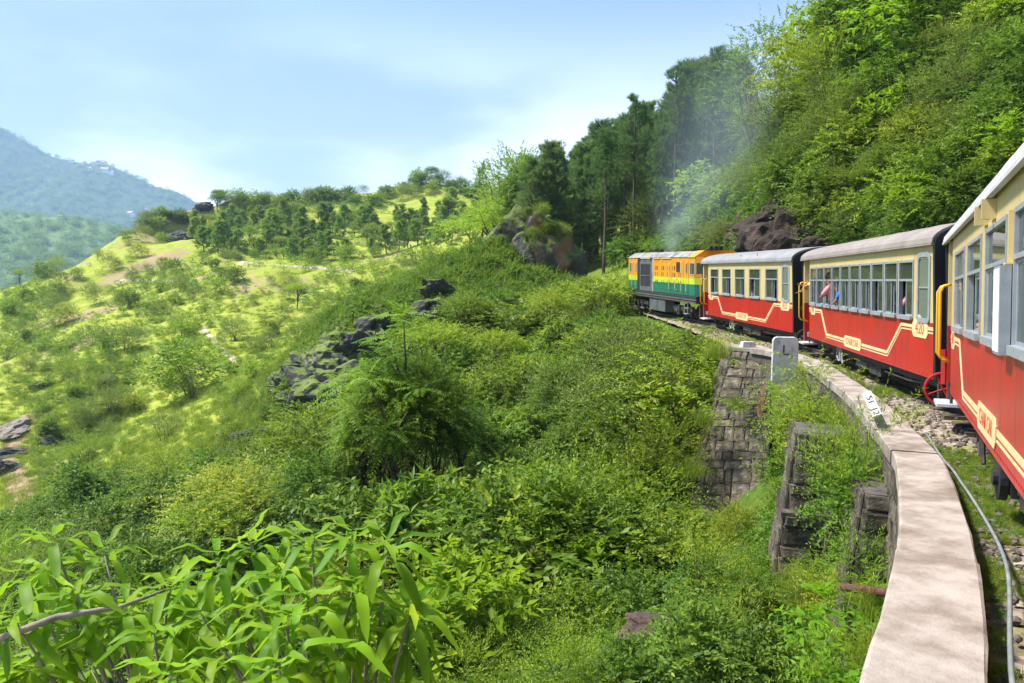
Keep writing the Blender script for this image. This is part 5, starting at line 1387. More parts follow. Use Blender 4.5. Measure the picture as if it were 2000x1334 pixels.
# ------------------------------------------------------------------ rocks
def rock_mesh(name, mat, sub=3, seed=0, rough=.35, cracks=.12, flat=.85):
    bm = bmesh.new(); bmesh.ops.create_icosphere(bm, subdivisions=sub, radius=1)
    co = np.array([v.co[:] for v in bm.verts])
    n = fbm(co[:, 0] * 1.3 + seed * 7, co[:, 1] * 1.3, co[:, 2] * 1.3, seed=seed, oct=4)
    cr = np.abs(noise3(co[:, 0] * 3.1 + seed, co[:, 1] * 3.1, co[:, 2] * 1.2, seed + 5))
    r = 1 + rough * n - cracks * np.maximum(0, .25 - cr) * 4
    co = co * r[:, None]; co[:, 2] *= flat
    for v, c in zip(bm.verts, co): v.co = c
    me = bpy.data.meshes.new(name); bm.to_mesh(me); bm.free(); me.materials.append(M[mat] if isinstance(mat, str) else mat); return me
ROCKS = {m_: [rock_mesh('rock', m_, 4, s_ + 3, .42, .16) for s_ in range(3)] for m_ in ('rock', 'rock_brown', 'rock_pale', 'cliff')}
def rock(px, y, size, mat, label, py=700, sink=.25, sc=(1, 1, 1), loc=None, group=None, rot=None):
    p_ = spot(px, y, 0, py) if loc is None else loc
    o = bpy.data.objects.new('rock', ROCKS[mat][random.randrange(3)]); COL.objects.link(o)
    o.location = (p_[0], p_[1], p_[2] + size * (.5 - sink)); o.scale = (size * sc[0], size * sc[1], size * sc[2]); o.rotation_euler = (rng.normal() * .2, rng.normal() * .2, rng.uniform(0, 6.28) if rot is None else rot)
    return put(o, label, 'rock', group)
def hit1(px, py):
    h = ground_hit(px, py)[0]; return None if np.isnan(h[0]) else h
def rock_hit(px, py, pix, mat, label, sc=(1, 1, 1), sink=.25, group=None, rot=None):
    h = hit1(px, py)
    if h is None: return
    return rock(0, 0, pix * h[1] / FPX / 2, mat, label, loc=h, sink=sink, sc=sc, group=group, rot=rot)

# the outcrop beside the line
oc = empty('rock_outcrop', (1.3, 56.5, .4), label='large dark overhanging rock outcrop with grass on its top, ahead of the locomotive', cat='rock outcrop')
bm = bmesh.new(); bmesh.ops.create_icosphere(bm, subdivisions=6, radius=1)
co = np.array([v.co[:] for v in bm.verts])
n = fbm(co[:, 0] * 1.2, co[:, 1] * 1.2, co[:, 2] * 1.2, seed=44, oct=5); cr = np.abs(noise3(co[:, 0] * 5 + co[:, 2], co[:, 1] * 5, co[:, 2] * 1.1, 8)); led = noise3(co[:, 0] * 1.1 + 3, co[:, 1] * 1.1, co[:, 2] * 4.2 - co[:, 0] * 2.2, 12)
r = 1 + .22 * n - .16 * np.maximum(0, .3 - cr) * 2.4 + .10 * led
co = co * r[:, None]; und = sstep((-.05 - co[:, 2]) / .5) * (co[:, 1] < 0)
co[:, 1] += und * .42
co *= np.array([4.15, 3.3, 4.3])
co[:, 2] *= np.where(co[:, 0] < -1, 1 - .10 * np.clip(-co[:, 0] - 1, 0, 3), 1)
for v, c in zip(bm.verts, co): v.co = c
me = bpy.data.meshes.new('rock_face'); bm.to_mesh(me)
def outcrop_mat(brown=True):
    m, nt, out = new_mat('outcrop_rock'); L = nt.links.new
    p = nt.nodes.new('ShaderNodeBsdfPrincipled'); p.inputs['Roughness'].default_value = .9
    n1 = noise_node(nt, .55, 8, .7); n2 = noise_node(nt, .35, 4, .5, sc=(1.6, 1, .35))
    d = ramp(nt, [(.3, G(.03, .03, .032)), (.52, G(.062, .058, .056)), (.7, G(.14, .13, .118))]); L(n1.outputs['Fac'], d.inputs[0])
    bq = ramp(nt, [(.3, G(.10, .06, .045)), (.6, G(.27, .16, .11)), (.75, G(.38, .27, .19))]); L(n1.outputs['Fac'], bq.inputs[0])
    mk_ = ramp(nt, [(.50 if brown else .66, (0, 0, 0)), (.60 if brown else .8, (1, 1, 1))]); L(n2.outputs['Fac'], mk_.inputs[0])
    mx = nt.nodes.new('ShaderNodeMix'); mx.data_type = 'RGBA'; L(mk_.outputs['Color'], mx.inputs['Factor']); L(d.outputs['Color'], mx.inputs['A']); L(bq.outputs['Color'], mx.inputs['B'])
    g = nt.nodes.new('ShaderNodeNewGeometry'); sx_ = nt.nodes.new('ShaderNodeSeparateXYZ'); L(g.outputs['Normal'], sx_.inputs[0])
    n3 = noise_node(nt, 1.2, 5, .6); ad = nt.nodes.new('ShaderNodeMath'); ad.operation = 'MULTIPLY_ADD'; L(n3.outputs['Fac'], ad.inputs[0]); ad.inputs[1].default_value = .9; L(sx_.outputs['Z'], ad.inputs[2])
    mg = ramp(nt, [(.86, (0, 0, 0)), (.98, (1, 1, 1))]); L(ad.outputs[0], mg.inputs[0])
    gr = ramp(nt, [(.3, G(.05, .085, .015)), (.7, G(.15, .20, .03))]); L(n1.outputs['Fac'], gr.inputs[0])
    m2 = nt.nodes.new('ShaderNodeMix'); m2.data_type = 'RGBA'; L(mg.outputs['Color'], m2.inputs['Factor']); L(mx.outputs['Result'], m2.inputs['A']); L(gr.outputs['Color'], m2.inputs['B'])
    L(m2.outputs['Result'], p.inputs['Base Color'])
    b = nt.nodes.new('ShaderNodeBump'); b.inputs['Strength'].default_value = 1; b.inputs['Distance'].default_value = .25; n4 = noise_node(nt, 2.2, 8, .65); L(n4.outputs['Fac'], b.inputs['Height']); L(b.outputs[0], p.inputs['Normal'])
    L(p.outputs[0], out.inputs['Surface']); return m
M['outcrop'] = outcrop_mat(); me.materials.append(M['outcrop'])
link(bpy.data.objects.new('rock_face', me), oc)
from mathutils.bvhtree import BVHTree
bvh = BVHTree.FromBMesh(bm); bm.free()
def on_outcrop(px, py):
    d = Vector(ray(px, py)).normalized(); o = -Vector(oc.location); h = bvh.ray_cast(o, d)
    return None if h[0] is None else (h[0] + Vector(oc.location), h[1])
for k in range(420):
    px, py = rng.uniform(915, 1125), rng.uniform(412, 600)
    up_left = (py < 470) or (px < 1000 and py < 560 - (px - 915) * .35) or rng.random() < .10
    if not up_left: continue
    h = on_outcrop(px, py)
    if h is None: continue
    if rng.random() < .5 and py < 455:
        plant('long_grass', h[0] - h[1] * .1, rng.uniform(.3, .5), label_for('tuft of grass on the rock', px, py), 'grass tuft', 'grass tufts on the outcrop', tone=tone_of())
    elif rng.random() < .34:
        plant(random.choice(['round', 'dark', 'fine', 'olive']), h[0] - h[1] * .25, rng.uniform(.5, 1.2), label_for(size_word(k % 3, 1, 1) + 'bush on the rock', px, py), 'bush', 'bushes rooted on the outcrop', tone=tone_of(), parts=False)
M['rock_spur'] = outcrop_mat(False); ROCKS['rock_spur'] = [rock_mesh('rock', 'rock_spur', 5, s_ + 13, .5, .10) for s_ in range(3)]
for px, y, s, sc, lb in ((640, 45.2, 2.3, (1.5, .9, 1.0), 'long dark rock face on the mossy spur'), (595, 44.8, 1.8, (1.3, .9, 1.1), 'dark rock at the foot of the mossy spur'), (558, 44.6, 1.5, (1.2, 1, .9), 'lowest dark rock of the mossy spur'), (695, 46.2, 1.9, (1.4, .9, .9), 'dark rock high on the mossy spur'),
                         (745, 48.0, 1.1, (1.3, 1, .8), 'dark rock on the crest of the mossy spur'), (860, 49.5, 1.5, (1.6, 1, .8), 'dark rock between the spur crest and the outcrop'),
                         (575, 42.2, 1.9, (1.2, .9, 1.0), 'dark overgrown rock face low on the front of the spur'), (622, 42.6, 2.0, (1.3, .9, 1.0), 'dark overgrown rock face in the middle of the spur front'), (668, 43.2, 1.9, (1.3, .9, .9), 'dark overgrown rock face higher on the spur front'), (722, 44.6, 1.7, (1.3, .9, .9), 'dark overgrown rock face near the top of the spur front'), (800, 47.0, 1.6, (1.5, .9, .9), 'dark rock face under the spur crest toward the outcrop')):
    rock(px + 12, y - 1.6, s * .9, 'rock_spur', lb, 690, .52, (sc[0] * 1.1, sc[1], sc[2]))
    for k in range(9):
        a = px + rng.uniform(-.9, .9) * s * FPX / y; kd = random.choice(['round', 'dark', 'olive', 'light']); p_ = spot(a, y - 1.2 - s * rng.uniform(-.6, 1.1), .1, 690)
        plant(kd, p_, rng.uniform(.6, 1.3), label_for(LOOK[kd][0], a, 690 + k), LOOK[kd][1], 'bushes growing round the spur rocks', tone=tone_of(), parts=False)
for px, py, w, mt, sc, lb in ((1125, 735, 62, 'rock', (1, 1, .8), 'grey boulder highest above the ravine bed'), (1112, 770, 46, 'rock_brown', (1.3, 1, .7), 'flat brown boulder under the grey boulder'), (1100, 792, 34, 'rock_brown', (1, 1, 1), 'small brown boulder under the flat brown one'), (1168, 778, 34, 'rock_brown', (1, 1, .8), 'small brown boulder beside the large olive bush'),
                         (1160, 832, 44, 'rock_brown', (1, 1, .9), 'dark brown boulder among light green weeds'), (1200, 868, 46, 'rock_pale', (.8, 1, 1.2), 'upright pale brown boulder near the wing wall'), (1145, 886, 46, 'rock_brown', (1.2, 1, .8), 'brown boulder lowest of the boulders on the slope'), (1290, 1245, 120, 'rock_brown', (1.5, 1, .5), 'large flat brown rock in the weeds near the parapet'),
                         (1215, 1200, 60, 'rock_pale', (1.6, 1, .4), 'thin pale rock slab beside the large flat rock'), (490, 858, 46, 'rock', (1.6, 1, .6), 'long flat dark rock on the grassy slope'), (530, 843, 30, 'rock', (1.4, 1, .7), 'small dark rock beside the long flat rock'), (440, 885, 30, 'rock', (1.4, 1, .6), 'dark rock below the long flat rock'), (402, 724, 20, 'rock_pale', (1, 1, .8), 'pale stone alone on the grass clearing'), (22, 848, 60, 'rock_pale', (1.5, 1, .5), 'pale rock slab at the top of the red soil track'),
                         (15, 893, 54, 'rock', (1.5, 1, .5), 'dark rock slab across the red soil track'), (97, 868, 40, 'rock', (1.4, 1, .6), 'dark rock in the grass beside the red soil track'), (143, 870, 26, 'rock', (1.2, 1, .7), 'small dark rock in the grass past the soil track'), (12, 920, 50, 'rock', (1, 1, .7), 'dark rock at the edge of the soil track'), (345, 468, 40, 'rock', (1.8, 1, .8), 'dark rock face on the wooded knoll'), (432, 390, 40, 'rock', (1.2, 1, 1.3), 'dark crag standing on the skyline'), (398, 410, 30, 'rock', (1.3, 1, .8), 'smaller dark crag lower on the skyline'),
                         (740, 452, 26, 'rock', (1.2, 1, .8), 'dark rock among the young pines'), (75, 755, 30, 'rock', (1.8, 1, .4), 'dark rock ledge in the earth bank'), (212, 745, 30, 'rock', (1.2, 1, .6), 'rock ledge at the end of the earth bank')):
    rock_hit(px, py, w, mt, lb, sc)
for px, py, w, sc, sk, lb in ((1500, 478, 120, (1.1, .8, 1.0), .5, 'big brown cliff rock low behind coach 432'), (1560, 465, 105, (.9, .8, 1.3), .55, 'dark brown cliff rock behind the joint of the coaches'), (1520, 432, 120, (1.2, .9, .7), .5, 'overhanging brown rock at the top of the cliff'), (1455, 460, 90, (1, .8, 1), .5, 'brown cliff rock with dry roots behind coach 432'), (1595, 480, 90, (1, 1, 1), .4, 'dark cliff rock just above coach 420'), (1540, 480, 120, (1, 1, 1), .6, 'dark rock in place of the shaded hollow at the foot of the cliff'), (1275, 478, 60, (1.2, 1, .8), .35, 'pale brown rock above the locomotive roof')):
    rock_hit(px, py, w, 'rock_brown' if px in (1275, 1455) else 'cliff', lb, sc, sk)

for px, py, w, kd, lb in ((1480, 395, 90, 'olive', 'wispy shrub hanging over the brown cliff'), (1540, 385, 100, 'dark', 'dark bush hanging over the brown cliff'), (1590, 410, 100, 'round', 'green bush at the edge of the brown cliff'), (1435, 415, 90, 'round', 'green bush beside the brown cliff above coach 432'), (1625, 450, 90, 'light', 'light bush between the brown cliff and coach 420')):
    h_ = hit1(px, py); plant(kd, h_ - np.array([0, 0, .2]), w * h_[1] / FPX, lb, LOOK[kd][1], tone=tone_of())

# ------------------------------------------------------------------ paths on the hill
def ribbon(pix, w, name, label, mat, lift=.07):
    q = []
    for (a, b), (c, d) in zip(pix[:-1], pix[1:]):
        for t in np.linspace(0, 1, 8, endpoint=False): q.append((a + (c - a) * t, b + (d - b) * t))
    H = ground_hit([a for a, b in q], [b for a, b in q]); H = H[~np.isnan(H[:, 0])]
    t = np.gradient(H[:, :2], axis=0); t /= np.maximum(np.linalg.norm(t, axis=1, keepdims=True), 1e-6); nrm = np.stack([-t[:, 1], t[:, 0]], -1)
    V = []
    for s in (-1, -.4, .4, 1):
        xy = H[:, :2] + nrm * (w / 2 * s * rng.uniform(.75, 1.25, len(H)))[:, None]
        V.append(np.c_[xy, height(xy[:, 0], xy[:, 1]) + lift * (1 if abs(s) < 1 else -.6)])
    V = np.stack(V, 1); ix = np.arange(V.shape[0] * 4).reshape(-1, 4)
    F = np.stack([ix[:-1, :-1], ix[:-1, 1:], ix[1:, 1:], ix[1:, :-1]], -1).reshape(-1, 4)
    put(link(bpy.data.objects.new(name, mesh_np(name, V.reshape(-1, 3), F, [mat], True))), label, kind='structure')
M['path'] = surf('pale_earth_path', [(.3, G(.36, .29, .21)), (.7, G(.52, .44, .34))], 1.2, .95, .5, 4)
M['soil'] = surf('red_soil', [(.3, G(.22, .12, .075)), (.5, G(.34, .21, .14)), (.72, G(.46, .36, .28))], 1.1, .95, .8, 4, dist=.1)
ribbon([(470, 513), (560, 519), (640, 526), (700, 531)], 2.2, 'hill_path', 'pale footpath crossing the sunny hill below the young pines', M['path'], .15)
ribbon([(232, 549), (290, 548), (345, 552)], 2.0, 'hill_path', 'short pale path near the hill brow', M['path'], .15)
ribbon([(395, 640), (440, 690), (470, 712)], .9, 'hill_path', 'faint worn path on the grass', M['path'], .08)
ribbon([(60, 810), (30, 850), (18, 900), (42, 950), (46, 990), (34, 1040)], 2.0, 'soil_track', 'red stony soil track running down the slope', M['soil'], .10)

# ------------------------------------------------------------------ trees and bushes singled out in the photograph
def hero(kind, px, y, top, label, cat=None, tone=(1, 1, 1), py=800, w=1.0, base=None, rot=None, sink=.1, name=None):
    """plant at photograph column px and distance y whose top shows at row top"""
    p_ = spot(px, y, sink, py) if base is None else base
    h = max(.4, ray(px, top)[2] * y - p_[2]); o = plant(kind, p_, h, label, cat or LOOK[kind][1], tone=tone, rot=rot, name=name)
    o.scale = (o.scale[0] * w, o.scale[1] * w, o.scale[2]); return o
hero('feather', 790, 21.5, 590, 'tall tree with long feathery leaves rising from the middle of the ravine', py=760, w=1.0, rot=.4, tone=(1.25, 1.15, 1.1))
hero('feather', 715, 22.5, 705, 'shorter feathery-leaved tree leaning towards the grassy valley slope', py=800, w=.85, rot=2.2, tone=(1.2, 1.15, 1.0))
for px, y, tp, k, w, lb in ((815, 22.3, 690, 'tree', .72, 'leafy green tree grown together with the tall feathery tree'), (760, 22, 760, 'tree', .6, 'leafy tree on the valley side of the feathery trunk'), (850, 23, 800, 'tree_dark', .8, 'dark dense tree under the tall feathery tree'), (740, 23.5, 830, 'tree_dark', .8, 'dark dense tree in the shade beside the feathery tree'), (900, 23.5, 790, 'tree_dark', .75, 'dark creeper-covered tree on the train side of the feathery tree'), (620, 25, 790, 'tree', 1.1, 'yellowish-green tree at the foot of the spur slope'),
                            (640, 22, 880, 'tree_dark', 1.0, 'low dark tree below the yellowish-green tree'), (780, 19.0, 930, 'dark', .9, 'dark rounded shrub in front of the dark trees'), (830, 17.5, 905, 'lance', 1.0, 'shrub of long hanging leaves in the middle of the ravine'), (690, 18.5, 940, 'dark', 1.2, 'wide dark shrub behind the foreground tree'),
                            (1010, 23, 815, 'lance', 1.2, 'wide shrub of silvery drooping leaves below the boulders'), (960, 24, 790, 'lance', .9, 'drooping shrub beside the dark creeper-covered tree'), (1080, 17.5, 905, 'light', 1.1, 'yellow-green bush at the middle of the ravine'), (1010, 16.5, 930, 'round', 1.2, 'wide round bush below the drooping shrubs'), (1180, 17, 890, 'fine', 1.1, 'feathery pale bush below the brown boulders'),
                            (1240, 24, 628, 'olive', 1.0, 'large olive willow-like bush standing above the boulders'), (1370, 20.6, 655, 'fern', 1.2, 'bright ferny bush crowding the side of the wing wall'), (1330, 21, 720, 'light', 1.0, 'light green bush under the ferny bush by the wing wall'), (905, 42, 570, 'tree', 1.2, 'round-crowned green tree in front of the outcrop foot'), (1010, 41, 580, 'round', 1.5, 'broad round bush right below the outcrop'),
                            (1075, 38, 575, 'tree_light', 1.0, 'pale tree between the outcrop and the line'), (850, 36, 640, 'tree_flat', 1.1, 'flat bright lime tree behind the feathery tree'), (960, 34, 650, 'tree_flat', .9, 'second flat lime tree nearer the line'), (1090, 33, 640, 'dark', 1.4, 'dark cactus-like shrub above the grey boulder'), (1160, 30, 640, 'light', 1.3, 'light green bush at the bank above the boulders'), (1120, 27, 690, 'round', 1.1, 'green bush over the grey boulder'),
                            (1040, 31, 690, 'broad', 1.0, 'bright broad-leaved shrub on the slope above the drooping shrubs'), (1190, 40, 545, 'light', 1.4, 'bright bush in front of the locomotive'), (1150, 44, 540, 'tree_light', .9, 'pale spreading tree on the bank before the locomotive'), (1215, 46, 520, 'fine', 1.3, 'feathery bush at the nose of the locomotive'),
                            (1135, 46, 560, 'broad', 1.0, 'broad-leaved shrub at the base of the outcrop'), (480, 26, 925, 'tree_flat', 1.5, 'low flat-topped lime tree on the grassy valley slope'), (440, 24, 985, 'tree_flat', 1.2, 'second low lime tree under the flat-topped one'), (870, 12.5, 1085, 'broad', 1.1, 'glossy broad-leaved shrub just beyond the foreground tree'),
                            (1440, 14.5, 985, 'fine', 1.1, 'feathery light bush at the foot of the wing wall'), (1320, 15, 990, 'light', 1.0, 'light bush spreading before the wing wall'), (1470, 11.0, 1110, 'round', .8, 'green bush at the base of the stepped pier'), (1370, 12, 1085, 'dark', 1.0, 'dark broad bush before the stepped pier'), (1540, 9.2, 1180, 'dark', .8, 'dark leafy bush between the piers'), (1440, 9.4, 1180, 'fine', 1.3, 'feathery weeds spreading at the foot of the parapet')):
    hero(k, px, y, tp, lb, py=(tp + 1000) / 2, w=w, tone=tone_of(.08))
hero('tree_flat', 580, 100, 556, 'small lime-green umbrella tree alone on the sunny hill', py=590, tone=(1.3, 1.25, 1))
hero('light', 372, 62, 672, 'wide light bush above a dark bush on the grassy hill', py=720, w=1.4)
# plants hanging on the parapet
def on_wall(kind, y, dz, size, label, off=.35, tone=(1, 1, 1), tilt=.0, rot=None, w=1.0):
    p_ = wpt(d_of_y(y), off, dz); o = plant(kind, tuple(p_), size, label, LOOK[kind][1], tone=tone, rot=rot, tilt=tilt); o.scale = (o.scale[0] * w, o.scale[1] * w, o.scale[2]); return o
on_wall('fern', 14.2, -1.35, 1.75, 'bright ferny shrub growing out of the viaduct below the marker stone', .40, (1.15, 1.1, .9), rot=.5, w=.9)
on_wall('fern', 15.7, -1.25, .95, 'small ferny plant at the foot of the marker stone', .6, (1.1, 1.1, .9), rot=1.5)
on_wall('fern', 13.0, -1.5, 1.4, 'second ferny shrub hanging over the stone wall', .7, (1.0, 1.0, .9), rot=2.0, w=1.1)
on_wall('light', 12.2, -1.2, 1.0, 'yellow-green bush against the viaduct face', .55, (1.05, 1, .9))
on_wall('willow', 9.0, -1.12, 1.55, 'willowy narrow-leaved shrub overlapping the parapet coping', .40, (1.05, 1.05, 1.1), rot=1.0, w=1.0)
on_wall('willow', 8.4, -1.3, 1.3, 'willowy shrub leaning on the parapet nearer the joint', .42, (1.0, 1.05, 1.1), rot=2.6, w=.9)
on_wall('willow', 10.2, -1.15, 1.1, 'willowy shrub with long pale leaves behind the first one', .5, (1.1, 1.1, 1.2), rot=4.0, w=.75)
on_wall('round', 8.35, -1.45, 1.15, 'leafy dark bush pressed against the parapet joint', .36, (1.0, 1.05, .9), w=.8)
on_wall('willow', 7.4, -1.9, 1.1, 'willow-leaved plant hanging below the bush at the parapet', .40, (.95, 1, 1), rot=3)
on_wall('broad', 6.6, -2.3, 1.2, 'leafy creeper on the near parapet face above the drain pipe', .38, (1, 1, .9), rot=2)
on_wall('willow', 6.0, -2.6, 1.3, 'leaf spray on the parapet face behind the drain pipe', .4, rot=5)
for y_, dz, s, lb in ((11.7, -.55, .55, 'yellowish grass tuft hanging over the parapet edge'), (12.4, -.75, .6, 'hanging grass tuft beside the ferny shrub'), (10.9, -.85, .55, 'bright grass tuft below the coping'), (5.6, -1.0, .45, 'grass tuft on the wall under the drain pipe'), (4.9, -1.1, .45, 'lowest grass tuft on the near parapet face'), (10.4, -.6, .4, 'small bright grass tuft at the coping edge'), (15.2, -1.6, .5, 'dry grass tuft in the shade below the marker stone')):
    on_wall('long_grass', y_, dz, s, lb, .32, (.95, .95, .8))
for px, py, s, lb in ((1400, 700, .8, 'grass tuft at the top of the wing wall'), (1375, 830, .7, 'grass tuft halfway down the wing wall'), (1352, 930, .7, 'grass tuft low on the wing wall'), (1440, 800, .6, 'dry grass tuft on the dark face of the wing wall')):
    plant('long_grass', at(px, py, 18.9 - (py - 700) * .003), s, lb, 'grass tuft', tone=(1, 1, .85))

for px, y_, s_, kd in ((1560, 10.6, .5, 'long_grass'), (1590, 10.2, .55, 'round'), (1615, 9.6, .5, 'long_grass'), (1635, 9.2, .6, 'light'), (1600, 9.4, .45, 'long_grass'), (1575, 9.8, .5, 'fine')):
    plant(kd, spot(px, y_, .06, 1120), s_, label_for('low ' + LOOK[kd][0] + ' at the pier base', px, 1125).replace('beside the stepped pier', '').replace('below the stepped pier', '').strip(), LOOK[kd][1], 'low growth at the pier base', tone=tone_of())
# the near tree at the bottom, whorls of big leaves on bare branches
ft = empty('broad_leaf_tree', (-1.25, 3.7, gz_(-1.25, 3.7)), label='near tree with whorls of large bright green leaves filling the lower corner', cat='tree')
base = Vector(ft.location)
leaf_me = []
for k in range(6):
    cv = .25 + .22 * k; vv = []; tt = np.linspace(0, 1, 7)
    for t in tt:
        wd = .082 * math.sin(math.pi * min(1, t ** 1.25 * .98 + .02)) ** .8 + (.008 if t < .1 else 0)
        z_ = -cv * t * t * .55 + .06 * math.sin(t * 9 + k); yy = t * (1 - .10 * cv * t)
        vv += [(-wd, yy, z_ + wd * .35), (0, yy, z_), (wd, yy, z_ + wd * .35)]
    F = [(i * 3 + j, i * 3 + j + 1, i * 3 + j + 4, i * 3 + j + 3) for i in range(6) for j in range(2)]
    leaf_me.append(mesh_np('leaf', vv, F, [M['big_leaf']], True, tint=np.clip(.5 + rng.normal() * .12 + rng.normal(size=len(F)) * .02, 0, 1)))
ros = [(105, 1062, 4.1), (205, 1085, 4.2), (55, 1135, 3.9), (150, 1165, 3.8), (30, 1215, 3.6), (330, 1150, 3.9), (425, 1100, 3.8), (490, 1062, 3.9), (545, 1120, 3.7), (610, 1062, 3.8), (685, 1052, 3.7), (755, 1075, 3.6), (800, 1200, 3.5), (690, 1150, 3.5), (600, 1175, 3.4), (505, 1190, 3.5), (395, 1205, 3.6), (300, 1240, 3.6),
       (560, 1225, 3.2), (440, 1275, 3.3), (545, 1310, 3.0), (655, 1265, 3.3), (330, 1320, 3.2), (245, 1190, 3.9), (720, 1215, 3.6)]
tb = MB(); fork = [base + Vector((-.1, .1, 2.6)), base + Vector((.35, -.1, 2.9)), base + Vector((-.7, .2, 2.7))]
tb.tube([Vector((0, 0, -.3)), Vector((.04, .02, 1.2)), Vector((-.05, .05, 2.2))], [.09, .075, .06], 9)
for fk in fork: tb.tube([Vector((-.03, .05, 1.9)), (fk - base) * .85 + Vector((0, 0, .2)), fk - base], [.055, .045, .035], 8)
nleaf = 0
for (px, py, y_) in ros:
    c = at(px, py, y_); fk = min(fork, key=lambda q: (q - c).length)
    s = fk - base; e = c - base; m = s.lerp(e, .5) + Vector((rng.normal() * .05, rng.normal() * .05, -.12))
    tb.tube([s, s.lerp(m, .6), m, m.lerp(e, .6), e], [.016, .013, .011, .009, .007], 7)
    axis = ((e - m).normalized() * .5 + Vector((rng.normal() * .15, rng.normal() * .15 - .1, .9))).normalized(); e1 = axis.orthogonal().normalized(); e2 = axis.cross(e1); a0 = rng.uniform(0, 6.28)
    for k in range(12):
        th = a0 + k * 2.399; el = .60 - k * .075 + rng.normal() * .12
        d = (e1 * math.cos(th) + e2 * math.sin(th)) * math.cos(el) + axis * math.sin(el); d.normalize()
        L_ = rng.uniform(.25, .36) * (1 if k > 2 else .75); xs = d.cross(axis).normalized(); zs_ = xs.cross(d)
        o = bpy.data.objects.new('leaf', leaf_me[min(5, int(1.2 + k / 2.6 + rng.random()))]); link(o, ft)
        mt = Matrix((xs * L_ * 1.05, d * L_, zs_ * L_)).transposed().to_4x4(); mt.translation = e + axis * (.05 - .009 * k)
        o.matrix_basis = mt; g = rng.uniform(.8, 1.2); o.color = (g * rng.uniform(.9, 1.15), g, g, 1)
tb.tube([at(-20, 1255, 3.5) - base, at(110, 1205, 3.6) - base, at(235, 1185, 3.75) - base, at(330, 1150, 3.9) - base], [.022, .018, .013, .008], 7)
f = Foliage(); tips = []
for k in range(34):
    a_ = ros[k % len(ros)]; c = at(a_[0] + rng.uniform(-70, 70), a_[1] + rng.uniform(40, 130), a_[2] + rng.uniform(.0, .7)); e = c - base; fk = min(fork, key=lambda q: (q - c).length) - base
    tb.tube([fk, fk.lerp(e, .5) + Vector((0, 0, -.1)), e], [.009, .007, .004], 5); tips.append(tuple(e))
T = np.repeat(np.array(tips), 13, 0); dd = rnd_dir(len(T)); dd[:, 2] = dd[:, 2] * .6 - .15
f.leaves(T, dd, np.array([0, 0, 1.]) + .3 * rnd_dir(len(T)), rng.uniform(.2, .33, len(T)), .062, .45 + .15 * rng.normal(size=len(T)), droop=.6, mid=.55)
lo = bpy.data.objects.new('inner_leaves', f.mesh('inner_leaves', M['big_leaf'])); link(lo, ft); put(lo, kind='stuff')
tb.build('trunk', M['bark_pale'], ft, smooth=True)

# ------------------------------------------------------------------ scatter: wooded slope right of the line
def track_limit(px): return np.interp(px, [1215, 1230, 1330, 1430, 1500, 1600, 1700, 1800, 2000], [600, 606, 632, 668, 760, 820, 1000, 1334, 1500])
def proj_top(loc, h): return proj((loc[0], loc[1], loc[2] + h))[1]
slope_poly = inside([(1255, 505), (1300, 380), (1345, 300), (1400, 200), (1440, 110), (1520, 30), (1600, -60), (2000, -60), (2000, 330), (1860, 450), (1570, 500), (1400, 505)])
P_ = poisson(slope_poly, 4000, lambda a, b: 46 if b > 200 else 52)
H = ground_hit(P_[:, 0], P_[:, 1]); patch = lambda a, b, s: float(noise3(np.array([a / 170.]), np.array([b / 150.]), seed=s)[0])
nslope = 0
for (px, py), h in zip(P_, H):
    if np.isnan(h[0]) or h[0] < right_x(h[1]) + .9: continue
    if 1440 < px < 1590 and 390 < py < 500: continue
    nslope += 1
    v = patch(px, py, 61) + rng.normal() * .25
    kind = 'dark' if v < -.02 else ('round' if v < .2 else ('light' if v < .38 else 'olive')); r = rng.random()  # dark plants favoured to stand for the slope's deep shade
    if r < .16: kind = 'broad'
    elif r < .24: kind = 'fine'
    elif r < .30: kind = 'tree' if v > -.1 else 'tree_dark'
    elif r < .36: kind = 'tree_light'
    px_h = rng.uniform(75, 120) * (1.25 if kind.startswith('tree') else 1); sz = float(np.clip(px_h * h[1] / FPX, 1.1, 5))
    if py < 320 and px < 1750: sz *= 1.3
    q = h[0] - right_x(h[1])
    if q < 3: sz = min(sz, 1.2 + .5 * q)
    plant(kind, h - [0, 0, .15], sz, label_for(size_word(px_h, 85, 112) + LOOK[kind][0], px, py), LOOK[kind][1], 'bushes and trees on the wooded slope', tone=tuple(np.array(tone_of(.25)) * .88))  # tone lowered and varied, painting deep shade into the leaf colour
for px, py, s, lb in ((1838, 335, 70, 'shrub with orange-red young leaves over the nearest coach'), (1640, 372, 60, 'shrub with reddish shoots above coach 420'), (1680, 265, 60, 'shrub with a few orange leaves on the wooded slope'), (1258, 418, 50, 'bush with red flowers above the locomotive')):
    h = hit1(px, py + 20)
    if h is None: continue
    o = plant('redtip', h - np.array([0, 0, .1]), s * h[1] / FPX, lb, 'shrub')
    f = Foliage(); P2, o2 = lobed(14, .9, .9, .7, .85, shell=.9); P2[:, 2] = np.abs(P2[:, 2] - .7) + .8
    sprays(f, P2, o2 + np.array([0, 0, .6]), .3, 9, .12, .05, up=.6)
    c_ = bpy.data.objects.new('young_leaves', f.mesh('young_leaves', M['red_leaf'])); link(c_, o)
